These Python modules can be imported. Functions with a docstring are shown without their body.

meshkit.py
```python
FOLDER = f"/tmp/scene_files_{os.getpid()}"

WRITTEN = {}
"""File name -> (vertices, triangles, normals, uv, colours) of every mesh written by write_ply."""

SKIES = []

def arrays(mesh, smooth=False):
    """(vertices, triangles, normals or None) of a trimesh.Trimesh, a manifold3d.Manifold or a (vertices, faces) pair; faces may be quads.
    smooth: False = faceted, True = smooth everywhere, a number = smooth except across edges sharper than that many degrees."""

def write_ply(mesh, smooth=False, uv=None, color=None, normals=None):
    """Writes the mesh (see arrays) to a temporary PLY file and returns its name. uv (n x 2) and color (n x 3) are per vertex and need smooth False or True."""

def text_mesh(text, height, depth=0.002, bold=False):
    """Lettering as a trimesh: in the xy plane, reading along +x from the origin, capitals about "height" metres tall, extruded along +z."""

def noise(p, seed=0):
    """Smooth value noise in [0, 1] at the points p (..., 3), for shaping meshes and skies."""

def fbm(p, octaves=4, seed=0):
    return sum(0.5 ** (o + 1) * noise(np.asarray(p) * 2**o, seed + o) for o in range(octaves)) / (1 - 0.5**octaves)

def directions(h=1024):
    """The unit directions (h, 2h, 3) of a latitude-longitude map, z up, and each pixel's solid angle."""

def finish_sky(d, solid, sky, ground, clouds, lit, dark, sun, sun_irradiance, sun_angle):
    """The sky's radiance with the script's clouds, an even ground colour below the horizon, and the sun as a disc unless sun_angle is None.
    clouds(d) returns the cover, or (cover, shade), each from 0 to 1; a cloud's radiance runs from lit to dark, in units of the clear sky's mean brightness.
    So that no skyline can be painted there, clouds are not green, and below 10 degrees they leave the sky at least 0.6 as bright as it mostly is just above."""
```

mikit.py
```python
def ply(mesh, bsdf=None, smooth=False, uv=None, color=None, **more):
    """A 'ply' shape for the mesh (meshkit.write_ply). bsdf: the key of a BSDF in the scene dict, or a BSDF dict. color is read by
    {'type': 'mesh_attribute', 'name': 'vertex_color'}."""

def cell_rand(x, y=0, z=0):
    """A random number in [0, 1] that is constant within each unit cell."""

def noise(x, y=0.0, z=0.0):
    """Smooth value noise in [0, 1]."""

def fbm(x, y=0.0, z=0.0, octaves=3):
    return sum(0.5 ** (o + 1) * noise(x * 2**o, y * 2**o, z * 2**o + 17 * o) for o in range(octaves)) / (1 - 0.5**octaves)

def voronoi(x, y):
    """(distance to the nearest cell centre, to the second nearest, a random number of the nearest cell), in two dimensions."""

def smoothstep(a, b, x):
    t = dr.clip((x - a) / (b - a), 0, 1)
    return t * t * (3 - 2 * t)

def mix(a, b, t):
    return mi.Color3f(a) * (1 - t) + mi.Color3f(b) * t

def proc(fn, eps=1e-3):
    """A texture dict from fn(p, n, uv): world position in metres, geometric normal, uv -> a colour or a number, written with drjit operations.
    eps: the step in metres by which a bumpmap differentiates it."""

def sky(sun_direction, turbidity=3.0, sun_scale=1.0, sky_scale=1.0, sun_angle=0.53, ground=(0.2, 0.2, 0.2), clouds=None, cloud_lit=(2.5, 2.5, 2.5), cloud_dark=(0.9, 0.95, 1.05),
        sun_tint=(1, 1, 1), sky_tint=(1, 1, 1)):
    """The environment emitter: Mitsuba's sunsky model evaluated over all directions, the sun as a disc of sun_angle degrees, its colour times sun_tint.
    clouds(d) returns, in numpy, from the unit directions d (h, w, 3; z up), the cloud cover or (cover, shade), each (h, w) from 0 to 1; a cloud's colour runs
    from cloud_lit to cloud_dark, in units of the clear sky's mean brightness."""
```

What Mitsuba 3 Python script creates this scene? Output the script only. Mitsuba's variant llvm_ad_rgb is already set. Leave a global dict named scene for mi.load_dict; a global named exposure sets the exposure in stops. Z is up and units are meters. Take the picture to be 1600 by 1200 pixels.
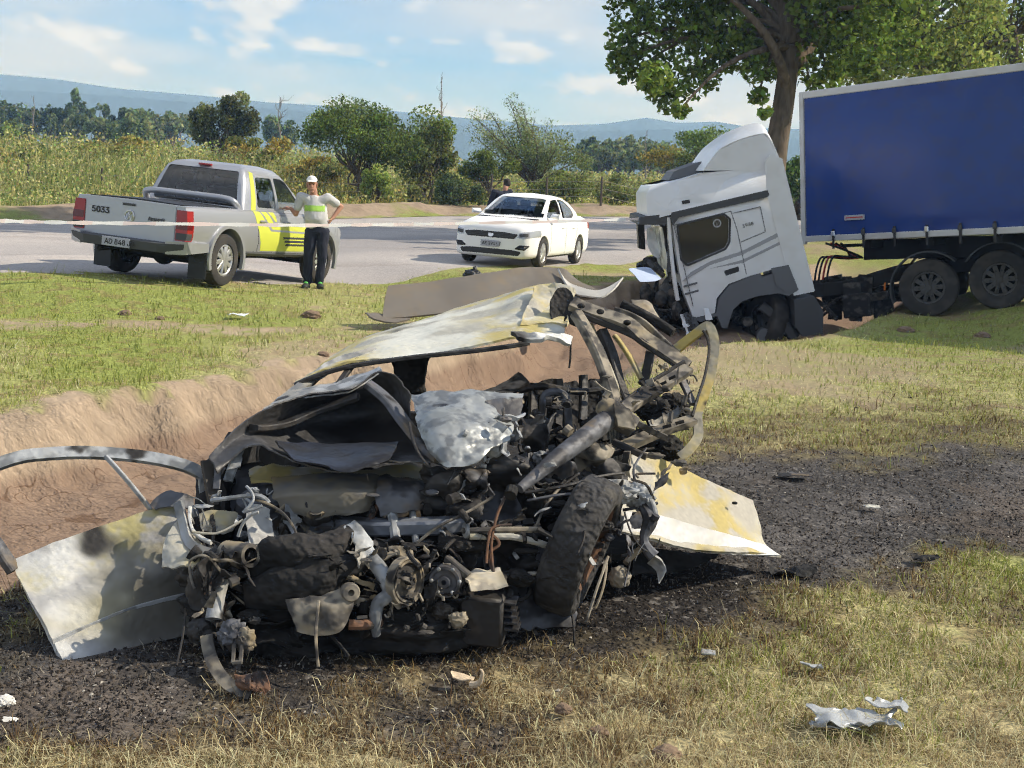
import math, random
import numpy as np, trimesh, drjit as dr, mitsuba as mi, mikit, meshkit
import manifold3d as m3
from shapely.geometry import Polygon
from scipy.interpolate import PchipInterpolator
from mikit import noise, fbm, smoothstep, mix, voronoi

# ---------------------------------------------------------------- camera, sky, exposure
FOC, CAM_H = 2000.0, 1.85                       # focal length for a 1600 px wide frame; eye height
_p, _r = math.radians(9.5), math.radians(2.0)
FWD = np.array([0, math.cos(_p), -math.sin(_p)])
_right, _up = np.array([1.0, 0, 0]), np.cross([1.0, 0, 0], FWD)
RGT = _right * math.cos(_r) + _up * math.sin(_r)
UPV = _up * math.cos(_r) - _right * math.sin(_r)
EYE = np.array([0, 0, CAM_H])
T = mi.ScalarTransform4f
SUN = np.array([0.80, 0.06, 0.61])
exposure = 2.15
scene, labels = {}, {}
scene['camera'] = {'type': 'perspective', 'fov': math.degrees(2 * math.atan(800 / FOC)), 'fov_axis': 'x', 'near_clip': 0.05, 'far_clip': 9000.0,
                   'to_world': T().look_at(origin=EYE.tolist(), target=(EYE + FWD).tolist(), up=UPV.tolist())}


def clouds(d):
    el = np.degrees(np.arcsin(np.clip(d[..., 2], 0, 1)))
    az = np.degrees(np.arctan2(d[..., 0], d[..., 1]))
    far = 1 / (0.6 + 0.05 * el)                         # clouds look larger towards the zenith
    P = lambda a, b, c: np.stack([az * a * far, el * b * far, 0 * az + c], -1)
    streak = meshkit.fbm(P(0.07, 0.42, 3.1), 5, 5)
    wisp = meshkit.fbm(P(0.16, 1.3, 7.7), 4, 11)
    puff = meshkit.fbm(P(0.23, 0.85, 1.0), 5, 21)
    tuft = meshkit.fbm(P(0.8, 2.6, 4.0), 3, 8)
    veil = np.clip((streak * 0.75 + wisp * 0.35 - 0.385) * 3.4, 0, 1) * np.clip(0.25 + el / 4.5, 0, 1)
    body = np.clip((puff * 0.72 + tuft * 0.28 - 0.53) * 9, 0, 1) * np.clip((el - 0.9) * 0.8, 0, 1)
    cover = 1 - (1 - 0.85 * veil) * (1 - 0.9 * body)
    shade = np.clip(0.75 - 0.7 * body * np.clip((tuft - 0.3) * 3, 0.3, 1) - (wisp - 0.5) * 1.0, 0, 1)
    return cover, shade


scene['sky'] = mikit.sky(SUN.tolist(), turbidity=3.0, clouds=clouds, cloud_lit=(2.7, 2.75, 2.82), cloud_dark=(1.75, 1.9, 2.15), sky_tint=(0.64, 0.84, 1.12), ground=(0.2, 0.19, 0.13), sun_tint=(0.88, 1.0, 1.20))


# ---------------------------------------------------------------- helpers
def ray(px, py):
    return FWD + RGT * (px - 800) / FOC - UPV * (py - 600) / FOC


def at(px, py, D):
    return EYE + ray(px, py) * D


def pts(lst):
    return np.array([at(*q) for q in lst])


def on_plane(px, py, point, normal):
    d = ray(px, py)
    return EYE + d * (np.dot(np.asarray(point) - EYE, normal) / np.dot(d, normal))


def rgb(r, g, b):
    return {'type': 'rgb', 'value': [float(r), float(g), float(b)]}


def B(name, **kw):
    """a principled material, two-sided, as a scene entry of its own"""
    d = {'type': 'principled'}
    for k, v in kw.items():
        if k == 'color':
            d['base_color'] = rgb(*v) if isinstance(v, (tuple, list)) else v
        else:
            d[k] = v
    bump = d.pop('bump', None)
    if bump is not None:
        d = {'type': 'bumpmap', 'nested': d, 'texture': bump[0], 'scale': bump[1]}
    scene['bsdf_' + name] = {'type': 'twosided', 'nested': d}
    return 'bsdf_' + name


def numbered(key):
    if key not in scene and not any(k.startswith(key + '__') for k in scene) and key not in labels:
        return key
    k = 1
    while True:
        c = f'{key}_{k:03d}'
        if c not in scene and c not in labels and not any(x.startswith(c + '__') for x in scene):
            return c
        k += 1


def obj(name, mesh, bsdf, parent=None, smooth=False, label=None, kind=None, cat=None, group=None, color=None):
    key = numbered((parent + '__' if parent else '') + name)
    if isinstance(mesh, (list, tuple)) and not (len(mesh) == 2 and isinstance(mesh[0], np.ndarray)):
        mesh = trimesh.util.concatenate(mesh)
    scene[key] = mikit.ply(mesh, bsdf, smooth, color=color)
    d = {k: v for k, v in (('label', label), ('kind', kind), ('category', cat), ('group', group)) if v}
    if d:
        labels[key] = d
    return key


def thing(name, label, cat, group=None):
    key = numbered(name)
    labels[key] = {'label': label, 'category': cat}
    if group:
        labels[key]['group'] = group
    return key


def grid_mesh(P):
    n, m = P.shape[:2]
    i = np.arange(n * m).reshape(n, m)
    q = np.stack([i[:-1, :-1], i[:-1, 1:], i[1:, 1:], i[1:, :-1]], -1).reshape(-1, 4)
    return trimesh.Trimesh(P.reshape(-1, 3), np.vstack([q[:, [0, 1, 2]], q[:, [0, 2, 3]]]), process=False)


def resample(P, n, axis):
    k = P.shape[axis]
    if k == 2:
        t = np.linspace(0, 1, n).reshape([-1 if a == axis else 1 for a in range(3)])
        a, b = np.take(P, [0], axis), np.take(P, [1], axis)
        return a * (1 - t) + b * t
    return PchipInterpolator(np.arange(k), P, axis=axis)(np.linspace(0, k - 1, n))


def sheet(rows, n=24, m=24, thick=0.004, crumple=0.01, freq=7.0, ragged=0.0, seed=0, world=False, holes=0.0):
    """a bent metal sheet through rows of (px, py, depth) points, with thickness, dents and torn edges"""
    P = np.array(rows, float) if world else np.array([[at(*q) for q in r] for r in rows])
    P = resample(resample(P, n, 0), m, 1)
    du, dv = np.gradient(P, axis=0), np.gradient(P, axis=1)
    N = np.cross(du, dv)
    N /= np.linalg.norm(N, axis=-1, keepdims=True) + 1e-12
    f = meshkit.fbm(P * freq, 4, seed) - 0.5
    ridge = np.abs(meshkit.noise(P * freq * 0.6 + 5, seed + 9) - 0.5)
    P = P + N * ((f * 2.0 + (0.25 - ridge) * 1.2) * crumple)[..., None]
    if ragged:
        w = np.zeros(P.shape[:2]); w[0] = w[-1] = 1; w[:, 0] = w[:, -1] = 1; w[1] = np.maximum(w[1], .4); w[-2] = np.maximum(w[-2], .4)
        o = np.stack([meshkit.noise(P * 28, seed + 31 + k) - 0.5 for k in range(3)], -1)
        P = P + o * (w * ragged * 2)[..., None]
    A, Bk = P + N * thick / 2, P - N * thick / 2
    a, b = grid_mesh(A), grid_mesh(Bk)
    i = np.arange(n * m).reshape(n, m)
    loop = np.concatenate([i[0, :-1], i[:-1, -1], i[-1, :0:-1], i[:0:-1, 0]])
    nx = np.roll(loop, -1)
    k = n * m
    fs = np.vstack([np.stack([loop, loop + k, nx + k], -1), np.stack([loop, nx + k, nx], -1)])
    fa, fb = np.array(a.faces), np.array(b.faces)[:, ::-1] + k
    if holes:
        cen = a.vertices[a.faces].mean(1)
        keep = meshkit.noise(cen * 22, seed + 77) > holes
        fa, fb = fa[keep], fb[keep]
    return trimesh.Trimesh(np.vstack([a.vertices, b.vertices]), np.vstack([fa, fb, fs]), process=False)


def frames(path):
    path = np.asarray(path, float)
    t = np.gradient(path, axis=0)
    t /= np.linalg.norm(t, axis=1, keepdims=True) + 1e-12
    u = np.cross(t[0], [0, 0, 1.0])
    if np.linalg.norm(u) < 0.1:
        u = np.cross(t[0], [1.0, 0, 0])
    us = []
    for k in range(len(path)):
        u = u - t[k] * np.dot(u, t[k])
        u /= np.linalg.norm(u) + 1e-12
        us.append(u)
    us = np.array(us)
    return path, t, us, np.cross(t, us)


def sweep(profile, path, scale=None, twist=0.0):
    """closed 2-D outline moved along a path"""
    path, t, u, v = frames(path)
    pr = np.asarray(profile, float)
    s = np.ones(len(path)) if scale is None else np.asarray(scale, float)
    c, sn = math.cos(twist), math.sin(twist)
    pr = pr @ np.array([[c, sn], [-sn, c]])
    P = path[:, None] + (u[:, None] * pr[None, :, :1] + v[:, None] * pr[None, :, 1:]) * s[:, None, None]
    n, m = P.shape[:2]
    i = np.arange(n * m).reshape(n, m)
    j = np.roll(i, -1, 1)
    q = np.stack([i[:-1], j[:-1], j[1:], i[1:]], -1).reshape(-1, 4)
    V = np.vstack([P.reshape(-1, 3), path[0], path[-1]])
    k = n * m
    caps = np.vstack([np.stack([np.full(m, k), j[0], i[0]], -1), np.stack([np.full(m, k + 1), i[-1], j[-1]], -1)])
    return trimesh.Trimesh(V, np.vstack([q[:, [0, 1, 2]], q[:, [0, 2, 3]], caps]), process=False)


def circle(r, n=8):
    a = np.arange(n) * 2 * np.pi / n
    return np.stack([np.cos(a), np.sin(a)], -1) * r


def smooth_path(p, n=16):
    p = np.asarray(p, float)
    return p if len(p) < 3 else PchipInterpolator(np.arange(len(p)), p, axis=0)(np.linspace(0, len(p) - 1, n))


def tube(p, r, n=8, k=16):
    p = np.asarray(p, float)
    q = smooth_path(p, k) if len(p) > 2 else np.linspace(p[0], p[1], 3)
    if np.ndim(r):
        r = np.interp(np.linspace(0, 1, len(q)), np.linspace(0, 1, len(r)), r)
    else:
        r = np.full(len(q), r)
    return sweep(circle(1, n), q, r)


def beam(p, w, h, twist=0.0, k=10, bev=0.18):
    a, b, c = w / 2, h / 2, min(w, h) * bev
    pr = [(-a, -b + c), (-a + c, -b), (a - c, -b), (a, -b + c), (a, b - c), (a - c, b), (-a + c, b), (-a, b - c)]
    p = np.asarray(p, float)
    return sweep(pr, smooth_path(p, k) if len(p) > 2 else np.linspace(p[0], p[1], 3), None, twist)


def channel(p, w, h, t=0.006, twist=0.0, k=12):
    """an open pressed-steel U section"""
    a = w / 2
    pr = [(-a, 0), (a, 0), (a, h), (a - t, h), (a - t, t), (-a + t, t), (-a + t, h), (-a, h)]
    p = np.asarray(p, float)
    P, tt, u, v = frames(smooth_path(p, k) if len(p) > 2 else np.linspace(p[0], p[1], 4))
    m = sweep(pr, P, None, twist)
    n, q = len(P), len(pr)
    f = np.array(m.faces)
    f = f[(f < n * q).all(1)]                                  # a U has no flat end caps
    return trimesh.Trimesh(m.vertices, f, process=False)


def ball(c, r, sub=2, noisy=0.0, seed=0, freq=4.0):
    s = trimesh.creation.icosphere(subdivisions=sub, radius=1.0)
    v = np.array(s.vertices)
    if noisy:
        v = v * (1 + noisy * 2 * (meshkit.fbm(v * freq + seed * 3.3, 3, seed) - 0.5))[:, None]
    return trimesh.Trimesh(v * np.broadcast_to(r, 3) + np.asarray(c), s.faces, process=False)


def box(c, size, bev=0.0, R=None):
    if bev:
        h = np.array(size) / 2 - bev
        P = np.array([[sx * h[0], sy * h[1], sz * h[2]] for sx in (-1, 1) for sy in (-1, 1) for sz in (-1, 1)])
        V = np.vstack([P + [s * bev * (k == 0), s * bev * (k == 1), s * bev * (k == 2)] for k in range(3) for s in (-1, 1)])
        m = trimesh.Trimesh(V, trimesh.convex.convex_hull(V).faces if False else [], process=False)
        m = trimesh.convex.convex_hull(V)
    else:
        m = trimesh.creation.box(size)
    v = np.array(m.vertices)
    if R is not None:
        v = v @ np.asarray(R).T
    return trimesh.Trimesh(v + np.asarray(c), m.faces, process=False)


def hull(P):
    return trimesh.convex.convex_hull(np.asarray(P, float))


def rot(yaw=0, pitch=0, roll=0):
    """x forward, y left, z up; pitch > 0 = nose down"""
    a, b, c = np.radians([yaw, pitch, roll])
    Rz = np.array([[np.cos(a), -np.sin(a), 0], [np.sin(a), np.cos(a), 0], [0, 0, 1]])
    Ry = np.array([[np.cos(b), 0, np.sin(b)], [0, 1, 0], [-np.sin(b), 0, np.cos(b)]])
    Rx = np.array([[1, 0, 0], [0, np.cos(c), -np.sin(c)], [0, np.sin(c), np.cos(c)]])
    return Rz @ Ry @ Rx


def move(m, R, t):
    if isinstance(m, (list, tuple)):
        m = trimesh.util.concatenate(m)
    return trimesh.Trimesh(np.array(m.vertices) @ np.asarray(R).T + np.asarray(t), m.faces, process=False)


def to_man(m):
    m = m.copy(); m.merge_vertices()
    M = m3.Manifold(m3.Mesh(np.asarray(m.vertices, np.float32), np.asarray(m.faces, np.uint32)))
    if M.is_empty():
        raise ValueError('not a manifold: %s' % M.status())
    if M.volume() < 0:
        M = m3.Manifold(m3.Mesh(np.asarray(m.vertices, np.float32), np.asarray(m.faces, np.uint32)[:, ::-1]))
    return M


def from_man(M):
    k = M.to_mesh()
    return trimesh.Trimesh(np.array(k.vert_properties[:, :3], float), np.array(k.tri_verts), process=False)


def prism(poly, a, b, plane='xz'):
    """polygon extruded between a and b along the third axis"""
    m = trimesh.creation.extrude_polygon(Polygon(poly), abs(b - a), engine='earcut')
    v = np.array(m.vertices)
    lo = min(a, b)
    w = {'xz': np.stack([v[:, 0], v[:, 2] + lo, v[:, 1]], -1), 'yz': np.stack([v[:, 2] + lo, v[:, 0], v[:, 1]], -1), 'xy': np.stack([v[:, 0], v[:, 1], v[:, 2] + lo], -1)}[plane]
    f = np.array(m.faces)
    m = trimesh.Trimesh(w, f, process=False)
    if m.volume < 0:
        m = trimesh.Trimesh(w, f[:, ::-1], process=False)
    return m


def cyl(c, axis, r, h, n=32, r2=None):
    """cylinder or cone frustum centred at c"""
    ax = np.asarray(axis, float); ax /= np.linalg.norm(ax)
    c = np.asarray(c, float)
    return sweep(circle(1, n), [c - ax * h / 2, c + ax * h / 2], [r, r if r2 is None else r2])


def lathe(prof, c, axis, n=40):
    """(radius, along-axis) outline turned about the axis"""
    ax = np.asarray(axis, float); ax /= np.linalg.norm(ax)
    u = np.cross(ax, [0, 0, 1.0]); u /= np.linalg.norm(u); v = np.cross(ax, u)
    a = np.arange(n + 1) * 2 * np.pi / n
    pr = np.asarray(prof, float)
    P = np.asarray(c) + (u[None] * np.cos(a)[:, None] + v[None] * np.sin(a)[:, None])[:, None] * pr[None, :, :1] + ax * pr[None, :, 1:]
    return grid_mesh(P)


def lettering(text, h, origin, ux, uy, depth=0.003, bold=True):
    m = meshkit.text_mesh(text, h, depth, bold)
    ux, uy = np.asarray(ux, float), np.asarray(uy, float)
    ux = ux / np.linalg.norm(ux); uy = uy - ux * np.dot(ux, uy); uy /= np.linalg.norm(uy)
    v = np.array(m.vertices)
    return trimesh.Trimesh(np.asarray(origin) + v[:, :1] * ux + v[:, 1:2] * uy + v[:, 2:] * np.cross(ux, uy), m.faces, process=False)
# ---------------------------------------------------------------- terrain
DN = np.array([0.89, -0.456])                       # across the ditch, towards the camera's right
ROAD_NEAR = np.array([(-60, -8), (-30, 5.5), (-15, 13.2), (-7.2, 17.7), (-5.6, 18.5), (-4.4, 19.7), (-3.1, 21.9), (-1.2, 24.6), (1.5, 28.0), (3.6, 31.0), (10, 41.5), (30, 68), (80, 130)], float)
ROAD_FAR = np.array([(-120, 2), (-60, 14), (-30, 27.5), (-14.7, 36.5), (-11.2, 39.6), (-6, 47), (-2.9, 52.5), (5, 59.5), (15, 70), (40, 96), (110, 170)], float)
PICK = dict(pos=np.array([-4.72, 20.6, -0.02]), ypr=(71.8, 3.2, 3.7))
CAR = dict(pos=np.array([0.15, 27.73, -0.11]), ypr=(250.6, -1.15, -1.9))
BURN_B = [(-1.9, 3.98), (-0.8, 4.06), (-0.19, 4.16), (0.51, 4.36), (1.27, 5.25), (1.93, 5.85), (2.68, 6.4), (3.6, 6.9)]
BURN_T = [(-1.9, 5.2), (1.16, 8.4), (1.84, 8.75), (2.8, 8.9), (4.2, 9.6)]


def np_smooth(a, b, x):
    t = np.clip((x - a) / (b - a), 0, 1)
    return t * t * (3 - 2 * t)


def road_y(poly, x):
    return np.interp(x, poly[:, 0], poly[:, 1])


def plane_z(v, x, y):
    R = rot(*v['ypr'])
    n = R[:, 2]
    return v['pos'][2] - (n[0] * (x - v['pos'][0]) + n[1] * (y - v['pos'][1])) / n[2]


def terrain(x, y, rough=True):
    x, y = np.asarray(x, float), np.asarray(y, float)
    s = x * DN[0] + y * DN[1]
    wob = (meshkit.noise(np.stack([x * 0.9, y * 0.9, 0 * x], -1), 3) - 0.5) * 0.45 + (meshkit.noise(np.stack([x * 3, y * 3, 0 * x], -1), 4) - 0.5) * 0.2 + (meshkit.fbm(np.stack([x * 7.5, y * 7.5, 0 * x], -1), 3, 14) - 0.5) * 0.2
    near = s > -5.7
    base = np.where(near, -0.42 * np_smooth(11, 20, y) + 0.3 * np_smooth(22, 34, y), -0.02 - 0.06 * np_smooth(9, 17, y))
    w = np_smooth(-6.6, -4.8, s)
    base = (-0.02 - 0.06 * np_smooth(9, 17, y)) * (1 - w) + (-0.42 * np_smooth(11, 20, y) + 0.34 * np_smooth(23, 32, y)) * w
    d = np.clip(0.46 + 0.028 * (y - 8), 0.42, 0.72) * np_smooth(-12, -3, y) * (1 - np_smooth(26, 34, y))
    wide = 1.3 * np_smooth(16, 19.5, y) * (1 - np_smooth(24, 28, y))
    prof = np_smooth(-7.42, -6.86, s + wob * 0.8 + wide) * (1 - np_smooth(-5.15, -4.25, s + wob * 0.5 + 0.75 * np_smooth(11, 15, y) * (1 - 0.8 * np_smooth(16.5, 18.5, y))))
    z = base - d * prof + 0.33 * np_smooth(7.4, 9.0, x) * np_smooth(16, 20, y) * (1 - np_smooth(24, 30, y))
    # a low earth bank beyond the road, and a field that rises gently to the left
    fy = road_y(ROAD_FAR, x)
    bank = np_smooth(0.3, 2.5, y - fy) * (1 - np_smooth(3.5, 7, y - fy))
    z = z + bank * (0.25 + 0.35 * meshkit.noise(np.stack([x * 0.25, y * 0.25, 0 * x], -1), 8))
    z = z + np_smooth(8, 60, y - fy) * 0.6
    for v, r0, r1 in ((PICK, 2.9, 5.5), (CAR, 2.5, 5.0)):
        q = np.hypot(x - v['pos'][0], y - v['pos'][1])
        ww = 1 - np_smooth(r0, r1, q)
        z = z * (1 - ww) + (plane_z(v, x, y) - 0.012) * ww
    if rough:
        inroad = np_smooth(0.5, 1.1, y - road_y(ROAD_NEAR, x)) * np_smooth(0.5, 1.1, fy - y)
        amp = (0.016 + 0.05 * prof * (1 - np_smooth(-6.9, -6.2, s)) + 0.02 * prof) * (1 - inroad)
        z = z + (meshkit.fbm(np.stack([x * 4.5, y * 4.5, 0 * x], -1), 4, 2) - 0.5) * 2 * amp
        z = z + (meshkit.noise(np.stack([x * 0.7, y * 0.7, 0 * x + 4], -1), 6) - 0.5) * 0.07 * (1 - inroad)
        z = z - 0.035 * inroad
    return z


def interp_dr(poly, x):
    """piecewise-linear y(x), in drjit"""
    y = mi.Float(poly[0][1])
    for (x0, y0), (x1, y1) in zip(poly[:-1], poly[1:]):
        t = dr.clip((x - x0) / (x1 - x0), 0, 1)
        y = dr.select(x >= x0, y0 + (y1 - y0) * t, y)
    return y


def masks(x, y):
    """burnt, scorched, bare clay, dryness from 0 to 1 at world x, y (drjit)"""
    n1, n2 = fbm(x * 1.3, y * 1.3, 2.0, octaves=3), fbm(x * 6, y * 6, 9.0, octaves=2)
    wob = (n1 - 0.5) * 0.9 + (n2 - 0.5) * 0.45
    lo, hi = interp_dr(BURN_B, x), interp_dr(BURN_T, x)
    burn = smoothstep(-0.32, 0.46, y - lo + wob * 1.5) * smoothstep(-0.5, 0.7, hi - y + wob * 1.9) * smoothstep(4.6, 3.4, x + wob)
    scorch = smoothstep(-0.6, 0.1, y - lo + wob * 1.4) * smoothstep(-2.2, 0.4, hi - y + wob * 2.4)
    s = x * DN[0] + y * DN[1] + (n1 - 0.5) * 0.5 + (n2 - 0.5) * 0.35
    wide = 1.3 * smoothstep(16, 19.5, y) * smoothstep(28, 24, y)
    clay = smoothstep(-7.62, -7.40, s + wide) * smoothstep(-4.15, -4.45, s + 0.75 * smoothstep(11, 15, y) * (1 - 0.8 * smoothstep(16.5, 18.5, y))) * smoothstep(33, 29, y)
    n3 = fbm(x * 0.55 + 30, y * 0.35 + 11, 5.0, octaves=3)
    patch = smoothstep(0.58, 0.70, n3 + (n2 - 0.5) * 0.25) * smoothstep(9, 11, y)
    track = smoothstep(0.55, 0.1, dr.abs(y - 14.55 - 0.12 * (x + 4) + (n1 - 0.5) * 0.9)) * smoothstep(-1.9, -2.9, x) * smoothstep(0.35, 0.6, n2 + 0.15)
    clay = dr.maximum(clay, dr.maximum(patch * 0.55, track * 0.8))
    right = smoothstep(-4.6, -3.4, s)
    dry = dr.clip(right * (0.46 + (n3 - 0.5) * 1.3) * smoothstep(20, 9, y) + (1 - right) * (0.26 + (n3 - 0.5) * 1.3) + smoothstep(6.5, 4, y) * 0.32, 0, 1)
    fb = y - interp_dr([(float(a), float(b)) for a, b in ROAD_FAR], x)
    clay = dr.maximum(clay, smoothstep(0.0, 0.6, fb) * smoothstep(5.2, 2.8, fb + (n1 - 0.5) * 5) * smoothstep(0.30, 0.5, n3 + 0.12))
    return burn, scorch, clay, dry, n1, n2


def masks_np(x, y):
    return [np.array(v) for v in masks(mi.Float(np.ascontiguousarray(x, np.float32)), mi.Float(np.ascontiguousarray(y, np.float32)))]


def ground_color(p, n, uv):
    burn, scorch, clay, dry, n1, n2 = masks(p.x, p.y)
    fine = noise(p.x * 45, p.y * 45, 1.0)
    c = mix((0.215, 0.245, 0.07), (0.39, 0.335, 0.185), dry)
    c = mix(c, (0.20, 0.135, 0.075), smoothstep(0.5, 0.7, n2) * 0.5)
    c *= 0.65 + 0.7 * fine
    cl = mix((0.25, 0.19, 0.135), (0.35, 0.275, 0.20), n1) * (0.72 + 0.4 * n2 + 0.12 * fine)
    f1, f2, _ = voronoi(p.x * 2.6 + n2 * 0.8, p.y * 2.6 + n1)
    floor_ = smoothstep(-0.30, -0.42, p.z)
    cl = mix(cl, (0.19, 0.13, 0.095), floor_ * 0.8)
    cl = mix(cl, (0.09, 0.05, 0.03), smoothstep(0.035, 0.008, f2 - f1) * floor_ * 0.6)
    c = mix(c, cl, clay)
    sc = mix((0.12, 0.082, 0.05), (0.055, 0.046, 0.04), n2)
    c = mix(c, sc, scorch * 0.75 * (1 - clay * 0.7))
    bl = mix((0.034, 0.033, 0.033), (0.085, 0.079, 0.075), n2 * 0.6 + fine * 0.5)
    bl = mix(bl, (0.15, 0.14, 0.135), smoothstep(0.45, 0.75, fbm(p.x * 2.3 + 5, p.y * 2.3, 4.0)) * 0.45)
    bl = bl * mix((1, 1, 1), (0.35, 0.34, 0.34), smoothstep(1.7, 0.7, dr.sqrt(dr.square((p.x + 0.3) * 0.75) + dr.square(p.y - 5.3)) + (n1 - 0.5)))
    bl = mix(bl, (0.16, 0.15, 0.14), smoothstep(0.70, 0.9, noise(p.x * 31, p.y * 31, 3.0)) * 0.75)
    bl = mix(bl, (0.13, 0.10, 0.075), smoothstep(0.60, 0.74, n1) * 0.4)
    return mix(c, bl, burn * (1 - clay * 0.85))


def ground_bump(p, n, uv):
    return noise(p.x * 30, p.y * 30, 2.0) * 0.6 + noise(p.x * 75, p.y * 75, 7.0) * 0.4


GROUND = B('ground', color=mikit.proc(ground_color), roughness=0.95, specular=0.1, bump=(mikit.proc(ground_bump), 0.022))


def road_color(p, n, uv):
    a, b = fbm(p.x * 0.5, p.y * 0.5, 1.0), noise(p.x * 40, p.y * 40, 5.0)
    c = mix((0.265, 0.245, 0.235), (0.345, 0.32, 0.30), a)
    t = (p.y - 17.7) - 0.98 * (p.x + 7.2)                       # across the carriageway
    tree_shade = smoothstep(5.0, 7.5, t + (a - .5) * 2) * smoothstep(15.5, 12.5, t + (a - .5) * 2)  # band of roadside tree shade, painted into the paving colour
    c = mix(c, (0.20, 0.19, 0.19), tree_shade * 0.7 * smoothstep(-14, -5, p.x))
    c = mix(c, (0.17, 0.14, 0.12), smoothstep(0.62, 0.8, fbm(p.x * 0.16, p.y * 2.2, 8.0)) * 0.35)
    return c * (0.85 + 0.3 * b)


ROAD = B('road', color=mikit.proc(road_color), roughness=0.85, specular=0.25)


def axis(lo, hi, step, far_lo, far_hi, g=1.16):
    a = list(np.arange(lo, hi, step))
    s, x = step, a[-1]
    while x < far_hi:
        s *= g; x += s; a.append(x)
    s, x, b = step, lo, []
    while x > far_lo:
        s *= g; x -= s; b.append(x)
    return np.array(b[::-1] + a)


gx, gy = axis(-4.2, 4.6, 0.055, -2500, 2500, 1.06), axis(3.2, 13.0, 0.06, -60, 2600, 1.045)
X, Y = np.meshgrid(gx, gy, indexing='ij')
obj('ground', grid_mesh(np.stack([X, Y, terrain(X, Y)], -1)), GROUND, smooth=True, kind='structure', label='dry and green grass verge with a burnt black patch')
ts = np.linspace(0, 1, 40)
xs = np.concatenate([np.linspace(-60, -20, 30, endpoint=False), np.linspace(-20, 8, 100), np.linspace(8.5, 60, 40)])
yn, yf = road_y(ROAD_NEAR, xs), road_y(ROAD_FAR, xs)
edge = (meshkit.noise(np.stack([xs * 2.1, 0 * xs, 0 * xs], -1), 5) - 0.5) * 0.35
RX = np.repeat(xs[:, None], 40, 1)
RY = (yn + 0.25 + edge)[:, None] * (1 - ts) + (yf - 0.3)[:, None] * ts
RZ = terrain(RX, RY, False)
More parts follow.
